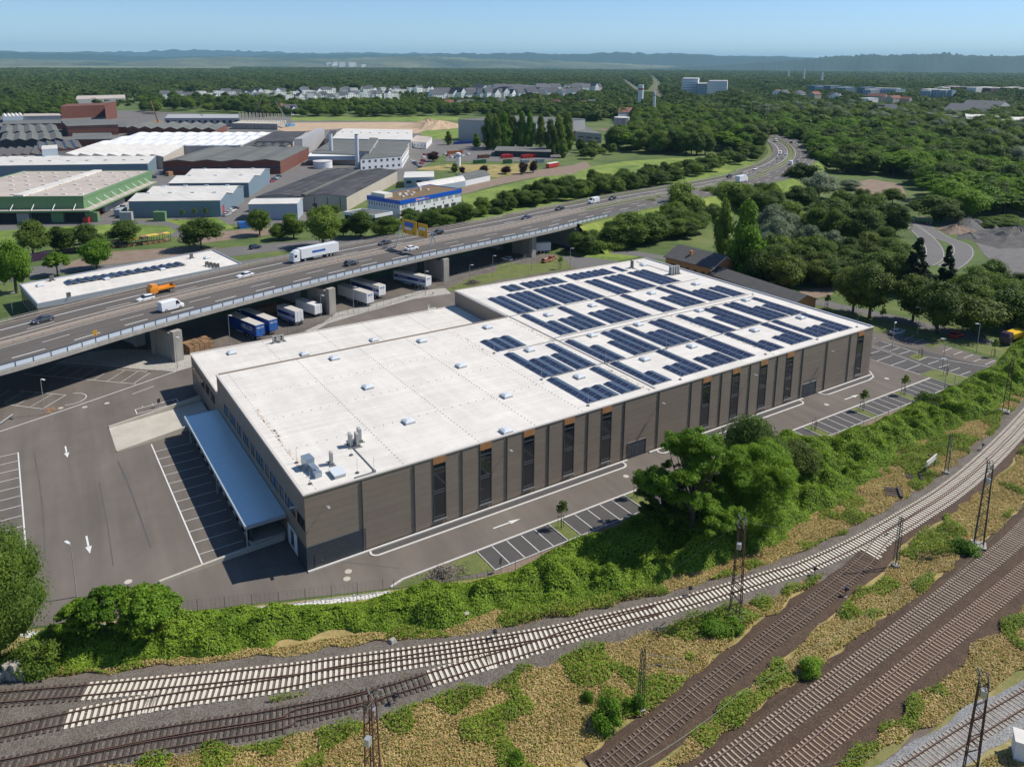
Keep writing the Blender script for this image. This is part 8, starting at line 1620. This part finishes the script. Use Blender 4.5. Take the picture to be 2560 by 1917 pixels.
for i, (x0, x1, y0, yb, m, r, k, lb) in enumerate([(0, 500, 800, 740, 'walldark', 'roofgrey', 'gable', 'dark grey shed roof with rooflight strips at the left edge'), (0, 470, 735, 680, 'walldark', 'roofgrey', 'gable', 'second dark grey shed roof at the left edge'), (20, 500, 655, 630, 'brick', 'roofgrey', 'flat', 'long low brick wing at the left edge'), (550, 900, 790, 740, 'brick', 'roofgrey', 'flat', 'low grey roofed wing behind the striped roof'), (0, 300, 900, 840, 'brick', 'slate', 'saw', 'dark saw tooth roof with brick gables at the left edge'),
      (330, 455, 850, 825, 'wallpale', 'roofwhite', 'flat', 'small pale blue roof cabin on the brick works'), (20, 190, 605, 580, 'wallpale', 'roofwhite', 'gable', 'pale shed with white roof far left'), (180, 480, 600, 585, 'wallgrey', 'rooftan', 'flat', 'low grey hall far left beside the pale shed'), (0, 640, 955, 900, 'brick', 'slate', 'flat', 'dark flat roof between brick works and grey hall'), (920, 1000, 690, 640, 'brick', 'roofgrey', 'flat', 'narrow brick link building'), (300, 660, 870, 800, 'brick', 'slate', 'saw', 'dark roof with red brick gables in the brick works'), (1880, 2212, 800, 735, 'wallbeige', 'roofdark', 'gable', 'dark grey roof right of the bright quilted roof')]):
    pts4 = {(0, 500, 800, 740): [(-28.47,637.93),(14.05,626.54),(16.97,697.99)], (0, 470, 735, 680): [(-27.68,717.63),(16.49,705.58),(18.97,794.39)], (20, 500, 655, 630): [(-24.48,829.88),(27.09,818.19),(28.56,874.55)], (550, 900, 790, 740): [(19.92,623.18),(48.91,613.33),(54.35,676.49)], (0, 300, 900, 840): [(-33.84,514.81),(-8.24,516.91),(-3.51,569.9)], (330, 455, 850, 825): [(-6.7,490.15),(2.26,492.15),(3.46,517.32)],
            (20, 190, 605, 580): [(-23.08,945.69),(-3.79,950.23),(-3.46,1003.13)], (180, 480, 600, 585): [(-3.04,954.69),(33.27,946.35),(34.96,992.19)], (0, 640, 955, 900): [(-34.05,482.63),(12.9,502.24),(19,538.76)], (920, 1000, 690, 640): [(66.98,742.69),(74.71,738.62),(82.74,809.14)], (300, 660, 870, 800): [(-7.08,542.92),(21.33,546.11),(23.36,609.5)], (1880, 2212, 800, 735): [(121.12,503.42),(150.27,487.3),(191.85,570.7)]}[(x0, x1, y0, yb)]
    building('works_hall', lb, 'factory hall', *pts4, {330: 12}.get(x0, 6), m, r, k, 5 if k != 'flat' else 1, 1.6, 'v', .1, rect=False)
# chimney like towers and blocks in the distance
for (x, y), w_, h, lb in (((809.98,823.41), 8.5, 38, 'thick pale tower with red top band before the housing'), ((745.6,724.42), 3.6, 32, 'slim pale chimney right of the thick tower')):
    t = thing('tower', lb, 'tower', (x, y, 0)); b = MB(); b.cyl(x, y, 0, h, w_/2, 14); b.build('shaft', 'wallwhite', t); b = MB(); b.cyl(x, y, h*.8, h*.86, w_/2+.05, 14); b.build('band', 'p_red' if w_ > 5 else 'wallgrey', t)
building('tiled_house', 'white house with brown hipped roof under the thick tower', 'house', (628.75,665.34), (665.36,662.14), (717.5,716.69), 9, 'wallwhite', 'tilered', 'gable', 1, 4, 'u', .5, rect=False)
for x0, yb, x1, yt, lb in ((1462, 430, 1590, 320, 'widest pale tower block in the far right suburb'), (1585, 440, 1665, 355, 'bluish tower block between two pale ones'), (1670, 440, 1820, 335, 'pale apartment block at the right of the tower group')):
    a = {1462: [(1240.23,1163.49),(1275.26,1148.81),(1393.14,1257.54)], 1585: [(1248.04,1124.6),(1269.57,1115.49),(1353.39,1191.99)], 1670: [(1297.3,1139.58),(1338.92,1122.14),(1429.47,1201.11)]}[x0]
    building('tower_block', lb, 'apartment block', *a, {1462: 39, 1585: 29, 1670: 34}[x0], 'wallwhite' if x0 != 1585 else 'wallpale', 'wallgrey', over=.1, rect=False, win=(8, 7, 2.5, 1.6, 'winblue', 'f'))
def row(n, x0, x1, yb, kinds, h, seed, name, label, cat, group, w=(12, 18), d=(10, 13), jy=8, rise=5):
    """houses measured as a band in the photograph, each one built as its own object"""
    rs = random.Random(seed); out = []
    for i in range(n):
        f = (i+.5)/n; (xa, ya), (xb, yb_) = x0, x1; x, y = xa+(xb-xa)*f+rs.uniform(-6, 6), ya+(yb_-ya)*f+rs.uniform(-jy, jy); W, Dp, hh = rs.uniform(*w), rs.uniform(*d), rs.uniform(*h); a = rs.choice((0.15, 0.15, 1.72))+rs.uniform(-.1, .1); c, s = math.cos(a), math.sin(a)
        T = lambda u, v: (x+u*c-v*s, y+u*s+v*c); wall, roof, k = rs.choice(kinds); t = thing(name, label, cat, (x, y, 0), 0, group); b = MB(); b.prism([T(-W/2, -Dp/2), T(W/2, -Dp/2), T(W/2, Dp/2), T(-W/2, Dp/2)], 0, hh)
        if k == 'gable':
            g0, g1 = T(-W/2, 0), T(W/2, 0); b.face((*T(-W/2, -Dp/2), hh), (*T(-W/2, Dp/2), hh), (*g0, hh+rise)); b.face((*T(W/2, Dp/2), hh), (*T(W/2, -Dp/2), hh), (*g1, hh+rise)); b.build('wall', wall, t); r = MB(); e = .5
            for s_ in (-1, 1): r.face((*T(-W/2-e, s_*(Dp/2+e)), hh-.4), (*T(W/2+e, s_*(Dp/2+e)), hh-.4), (*T(W/2+e, 0), hh+rise+.15), (*T(-W/2-e, 0), hh+rise+.15))
            r.build('roof', roof, t)
        else: b.build('wall', wall, t); r = MB(); r.prism([T(-W/2-.2, -Dp/2-.2), T(W/2+.2, -Dp/2-.2), T(W/2+.2, Dp/2+.2), T(-W/2-.2, Dp/2+.2)], hh, hh+.5); r.build('roof', roof, t)
        wm = MB(); nf = max(1, int(hh/3)); nw = max(2, int(W/4))
        for fl in range(nf):
            for j in range(nw):
                u = W*((j+.5)/nw-.5); p, q = T(u-.8, -Dp/2-.08), T(u+.8, -Dp/2-.08); wm.face((*p, fl*3+1), (*q, fl*3+1), (*q, fl*3+2.5), (*p, fl*3+2.5))
                if j < 3 and Dp > 4: u = Dp*((j+.5)/3-.5); p, q = T(-W/2-.08, u+.7), T(-W/2-.08, u-.7); wm.face((*p, fl*3+1), (*q, fl*3+1), (*q, fl*3+2.5), (*p, fl*3+2.5))
        wm.build('windows', 'winblue', t, kind='stuff')
K1 = [('farwhite', 'tilegrey', 'gable'), ('farwhite', 'tilegrey', 'gable'), ('farwhite', 'roofwhite', 'flat')]
K2 = [('farwhite', 'tilegrey', 'gable'), ('farwhite', 'tilered', 'gable'), ('wallbeige', 'tilered', 'gable')]
GH = 'houses of the white housing estate'
row(26, (223.76,1415.08), (593.57,1503.98), 0, K1, (9, 15), 1, 'terraced_house', 'white house of the estate left of the works chimneys, before the forest', 'house', GH+', left part')
row(24, (254.41,1213.39), (615.61,1299.29), 0, K1, (9, 14), 2, 'terraced_house', 'white house of the estate above the construction site, before the forest', 'house', GH+', left part')
row(16, (618.8,1568.48), (835.62,1564.12), 0, [('farwhite', 'roofwhite', 'flat'), ('farwhite', 'tilegrey', 'gable')], (8, 14), 3, 'terraced_house', 'white house at the forest edge in the middle of the estate', 'house', GH+', middle part')
row(20, (646.28,1201.32), (843.01,1153.29), 0, [('farwhite', 'tilegrey', 'gable')], (13, 17), 4, 'apartment_house', 'white gabled apartment house in the front row of the estate', 'house', GH+', front row', (22, 34), (13, 16), 10, 8)
row(18, (856.57,1395.99), (1210.32,1417.32), 0, [('farwhite', 'tilegrey', 'gable')], (13, 18), 5, 'apartment_house', 'long white apartment house in the rear rows of the estate', 'house', GH+', rear rows', (30, 46), (13, 16), 14, 7)
row(14, (841.89,1296.42), (929.73,1132.76), 0, [('farwhite', 'tilegrey', 'gable')], (12, 16), 6, 'apartment_house', 'white apartment house at the right end of the estate', 'house', GH+', right end', (24, 36), (13, 16), 14, 7)
row(14, (557.56,1009.86), (775.98,886.33), 0, K2, (6, 9), 7, 'family_house', 'family house with red brown roof among the trees below the white estate', 'house', 'red roofed family houses', (12, 18), (11, 13), 22, 5)
row(10, (273.22,1053.64), (303.55,943.72), 0, K2, (6, 9), 8, 'family_house', 'family house among the trees right of the brick works', 'house', 'family houses right of the brick works', (12, 18), (10, 12), 20, 5)
row(14, (-21.36,1427.11), (58.26,1390.98), 0, [('farwhite', 'roofwhite', 'flat'), ('wallbeige', 'tilered', 'gable')], (2.5, 3.2), 9, 'garden_hut', 'small hut in the allotment gardens at the left edge', 'hut', 'allotment huts', (5, 8), (4, 6), 60, 1.5)
row(9, (1362.84,1005.59), (1353.52,865.22), 0, K2, (12, 14.5), 10, 'suburb_house', 'red roofed house showing over the treetops at the right', 'house', 'houses in the right suburb', (16, 26), (12, 16), 70, 5)
row(9, (1760.14,1172.68), (1605.85,984.43), 0, [('wallpale', 'roofwhite', 'flat'), ('wallblue', 'wallblue', 'flat')], (18, 22), 11, 'office_block', 'blue grey office block in the distance behind the right suburb', 'office building', 'distant office blocks', (40, 70), (16, 24), 60)
row(12, (1654.5,917.23), (1654.75,820.98), 0, [('wallpale', 'roofwhite', 'flat'), ('wallpale', 'wallblue', 'flat')], (18, 23), 12, 'office_block', 'pale blue office block in the far right distance', 'office building', 'distant pale office blocks', (36, 60), (16, 24), 60)
row(12, (2094.29,1026.8), (2240.42,919.15), 0, [('farwhite', 'roofwhite', 'flat'), ('brick', 'roofwhite', 'flat')], (15, 18), 13, 'office_block', 'low white commercial building at the far right edge of the town', 'commercial building', 'distant commercial buildings', (50, 110), (16, 24), 60)
row(5, (1201.03,675.39), (1292.41,687.98), 0, [('farwhite', 'roofwhite', 'flat'), ('wallbeige', 'tilered', 'gable')], (15, 18), 14, 'suburb_house', 'pale house between the treetops right of the bend', 'house', 'pale houses among the trees', (24, 40), (12, 16), 40, 4)
building('school_building', 'large dark grey pitched roof complex among the trees at the right', 'school', (978.01,446.33), (986.91,398.16), (1253.67,492.66), 14, 'wallgrey', 'tilegrey', 'gable', 2, 7, 'u', .5, rect=False)
building('flat_hall', 'low grey flat hall before the dark roof complex', 'hall', (847.53,401.34), (863.68,364.48), (939.48,413.08), 14, 'wallgrey', 'roofgrey', over=.2, rect=False); building('flat_hall', 'pale flat hall at the right edge among the trees', 'hall', (826.7,337.43), (839.55,279.56), (932.87,329.33), 15, 'wallpale', 'roofwhite', over=.2, rect=False)
building('dark_roof_house', 'house with grey hipped roof above the bright wood', 'house', (939.18,508.52), (948.41,487.91), (1008.14,527.55), 15, 'wallbeige', 'tilegrey', 'gable', 1, 4, 'u', .5, rect=False)
for (x, y), h, lb in (((3035.18,2187.25), 62, 'taller one of two slim white chimneys on the horizon'), ((3535.17,2657.53), 50, 'shorter one of two slim white chimneys on the horizon'), ((2781.56,1912.46), 45, 'slim mast beside the blue grey office block')):
    t = thing('distant_chimney', lb, 'chimney', (x, y, 0)); b = MB(); b.cyl(x, y, 0, h, 5, 8, 3.5); b.build('shaft', 'wallwhite', t)
row(10, (3887.05,10389), (4341.29,10649.1), 0, [('farwhite', 'roofwhite', 'flat')], (45, 75), 15, 'tower_block', 'tiny white tower block in the town at the foot of the hills', 'apartment block', 'distant white tower blocks', (60, 90), (40, 60), 300)
row(4, (27755.6,19362.3), (31047.2,20799.2), 0, [('farwhite', 'roofwhite', 'flat')], (60, 80), 16, 'tower_block', 'tiny white tower block below the blue hill at the right', 'apartment block', 'tiny tower blocks at the right', (60, 90), (40, 60), 200)
# workshop roofs right of the conifers, railway bridge, street corridors
building('workshop', 'small workshop with dark flat roof at the right edge', 'workshop', (217.39,18.69), (220.58,15.1), (229.19,20.68), 3, 'wallgrey', 'slate', over=.2, rect=False); building('workshop', 'small shed with light blue roof beside the workshop', 'shed', (218.35,22.75), (220.02,21.04), (224.83,23.9), 3, 'wallgrey', 'wallpale', over=.2, rect=False); building('workshop', 'low shed with pale roof in front of the workshop', 'shed', (206.44,17.19), (209.84,13.11), (212.69,14.86), 2.5, 'wallgrey', 'roofwhite', over=.2, rect=False)
sheet('far_street', [(1210.89,1250.5),(1953.91,2148.52),(3236.02,3701.69),(3285.98,3744.03),(2003.37,2193.03),(1215.94,1248.43)], .3, 'yardgrey'); sheet('far_railway', [(1174.73,1190.94),(1405.71,1436.06),(1994.07,2043.56),(4756.98,5048.5),(4771.98,5048.7),(2004.83,2040.39),(1494.77,1506.31),(1148.98,1132.46)], .3, 'cinder')
rs = random.Random(8)
for k in range(22):
    f = k/21; (xa, ya), (xb, yb) = [(1263.27,1309.69),(3078.2,3495.25)]; t = thing('distant_car', 'tiny car in the queue on the straight street to the forest', 'car', (xa+(xb-xa)*f, ya+(yb-ya)*f, .4), 1.1, 'cars on the far street'); b = MB(); body_loft(b, [(-2.2, [(.9, .3), (.9, 1.0)]), (-1.2, [(1, .2), (.9, 1.9)]), (1, [(1, .2), (.9, 1.9)]), (2.2, [(.9, .3), (.9, .9)])]); b.build('body', rs.choice(['p_white', 'p_silver', 'p_white', 'p_navy']), t, world=False)
building('rail_bridge', 'railway bridge over the motorway bend', 'bridge', (689.2,521.32), (660.93,464.14), (686.39,482.37), 7.5, 'concrete', 'concrete', over=.1, rect=False, z0=5.5)
x, y = (280.72,328.38); t = thing('red_bus', 'red and white bus like trailer on the haul road', 'trailer', (x, y, 0), .35); b = MB(); b.box(-6, 6, -1.3, 1.3, .6, 3.2); b.build('box_body', 'p_red', t, world=False); b = MB(); b.box(-6, 6, -1.3, 1.3, 3.2, 3.4); b.build('roof', 'wallwhite', t, world=False)
# wooden site fence and yellow formwork beyond the trunk road
a, c = [(-11.79,228.64),(13.37,226.72)]
for i, (px_a, lb, m, hh) in enumerate(((((-11.37,226.05)), 'yellow topped timber rack behind the left roof', 'p_yellow', 2.0), (((2.63,224.6)), 'long timber rack with brown and yellow covers', 'pallet', 2.4), (((9.46,224.09)), 'right part of the timber rack with yellow covers', 'p_yellow', 2.4), (((17.04,224.48)), 'yellow shelter roof at the end of the timber racks', 'p_yellow', 3.2))):
    x, y = px_a; t = thing('timber_rack', lb, 'timber rack', (x, y, 0), .18, 'timber racks at the building yard'); b = MB()
    for k in range(6):
        for s in (-1, 1): b.bar((k*2.1-5.2, s*1.3, 0), (k*2.1-5.2, s*1.3, hh), .09, 4)
    b.build('posts', 'sleeperwood', t, world=False)
    for k in range(5): b = MB(); b.box(k*2.1-5.2, k*2.1-3.2, -1.5, 1.5, hh, hh+.18); b.build('cover', m if k % 3 else 'pallet', t, world=False)
    b = MB(); b.box(-5, 5, -1.1, 1.1, .1, .9); b.build('timber', 'pallet', t, world=False)
x, y = (-20.96,217.5); b = MB(); b.obox(x, y, 0, 11, 3.5, 2.2, .2, .8); tagit(b.build('material_stack', 'p_purple'), label='dark red stack of pipes behind the small tree', cat='material stack')
x, y = (54.89,235.9); b = MB(); b.obox(x, y, 0, 8, 3, 2.6, .1); tagit(b.build('blue_container', 'p_blue'), label='blue container on the grass in front of the low pale shed', cat='container')
for i, (x, y) in enumerate([(2.44,291.66),(9,305.46),(12.99,312.51),(15.91,318.62),(13.41,291.99),(17.34,304.2)]):
    b = MB(); b.obox(x, y, .3, 7, 2.6, 2.8, 1.0); tagit(b.build('parked_trailer', ('p_red', 'wallwhite', 'wallwhite', 'wallwhite', 'wallpale', 'wallgrey')[i]), label=('red box trailer at the corner of the green hall', 'first white trailer beside the green hall', 'second white trailer beside the green hall', 'third white trailer beside the green hall', 'pale box between green hall and blue grey shed', 'grey box at the corner of the blue grey shed')[i], cat='trailer')
# parked cars and goods between the halls
rsg = random.Random(21); CP = None
for gname, line, n, kinds in (('cars parked along the works office', [(214.29,406.4),(204.2,372.39),(244.6,444.21)], 9, 'car'), ('cars parked beside the oval lawn road', [(52.2,263.47),(62.15,283.14)], 4, 'car'), ('cars parked at the scrap yard', [(256.44,437.54),(247.3,405.01),(275.12,427.02)], 6, 'car'), ('cars parked behind the dark roofed hall', [(99.51,354.92),(111.75,377.71)], 4, 'car')):
    for k in range(n):
        f = (k+.5)/n*(len(line)-1); i = int(f); f -= i; x = line[i][0]+(line[i+1][0]-line[i][0])*f; y = line[i][1]+(line[i+1][1]-line[i][1])*f
        c_ = rsg.choice(['p_white', 'p_silver', 'p_darkgrey', 'p_navy', 'p_red'])
        if CP is None: CP = car('parked_car', 'x', (x, y, .07), .5, 'p_white', 'hatch'); CP['label'] = 'small parked car, one of the '+gname; CP['group'] = gname
        else: dup(CP, (x, y, .07), rsg.uniform(.3, .7), 'small parked car, one of the '+gname, gname, swap={'p_white': c_})
for k, (x, y) in enumerate([(46.87,409.24),(53.64,424.32),(55.4,413.63),(60.92,420.09),(75.08,454.11),(90.58,430.45),(98.47,433.21),(98.21,398.48),(11.48,313.41),(-0.46,281.82),(18.54,309.2),(39.12,390.27)]):
    b = MB(); b.obox(x, y, .03, rsg.uniform(2, 7), rsg.uniform(1.5, 3), rsg.uniform(1.2, 2.8), rsg.uniform(0, 1)); tagit(b.build('goods_stack', rsg.choice(['p_blue', 'p_red', 'pallet', 'wallwhite', 'galvdark'])), label='stack of goods standing in the yards between the works halls', cat='goods', group='goods in the works yards')
# forest placed last so that buildings stay free
BB = [(o.location.x, o.location.y) for o in bpy.data.objects if o.type == 'EMPTY' and o.get('category') in ('house', 'apartment block', 'office building', 'commercial building', 'school', 'hall', 'tower', 'chimney') and math.hypot(o.location.x-CAM.x, o.location.y-CAM.y) > 700]
BB = np.array(BB); keep = np.ones(len(FPTS), bool)
for bx, by in BB: 
    d = math.hypot(bx-CAM.x, by-CAM.y); vx, vy = (bx-CAM.x)/d, (by-CAM.y)/d; rx, ry = FPTS[:, 0]-bx, FPTS[:, 1]-by; al = rx*vx+ry*vy; la = np.abs(rx*vy-ry*vx); keep &= ~((la < 22) & (al > -45) & (al < 25))
scatter('far_forest', FPTS[keep], FC, label='dense forest reaching to the foot of the hills')
# ================= haze =================
hb = MB(); hb.box(-31000, 43000, -3500, 43000, -1.5, 800); hz = hb.build('haze', mat('unused', (1, 1, 1)), kind='stuff'); hz['label'] = 'thin blue summer haze'
hm = bpy.data.materials.new('haze'); hm.use_nodes = True; n = hm.node_tree.nodes; n.remove(n['Principled BSDF']); pv_ = n.new('ShaderNodeVolumePrincipled'); pv_.inputs['Color'].default_value = (.40, .76, 1, 1); pv_.inputs['Density'].default_value = HAZE; pv_.inputs['Anisotropy'].default_value = 0
hm.node_tree.links.new(pv_.outputs[0], n['Material Output'].inputs['Volume']); hz.data.materials.clear(); hz.data.materials.append(hm)
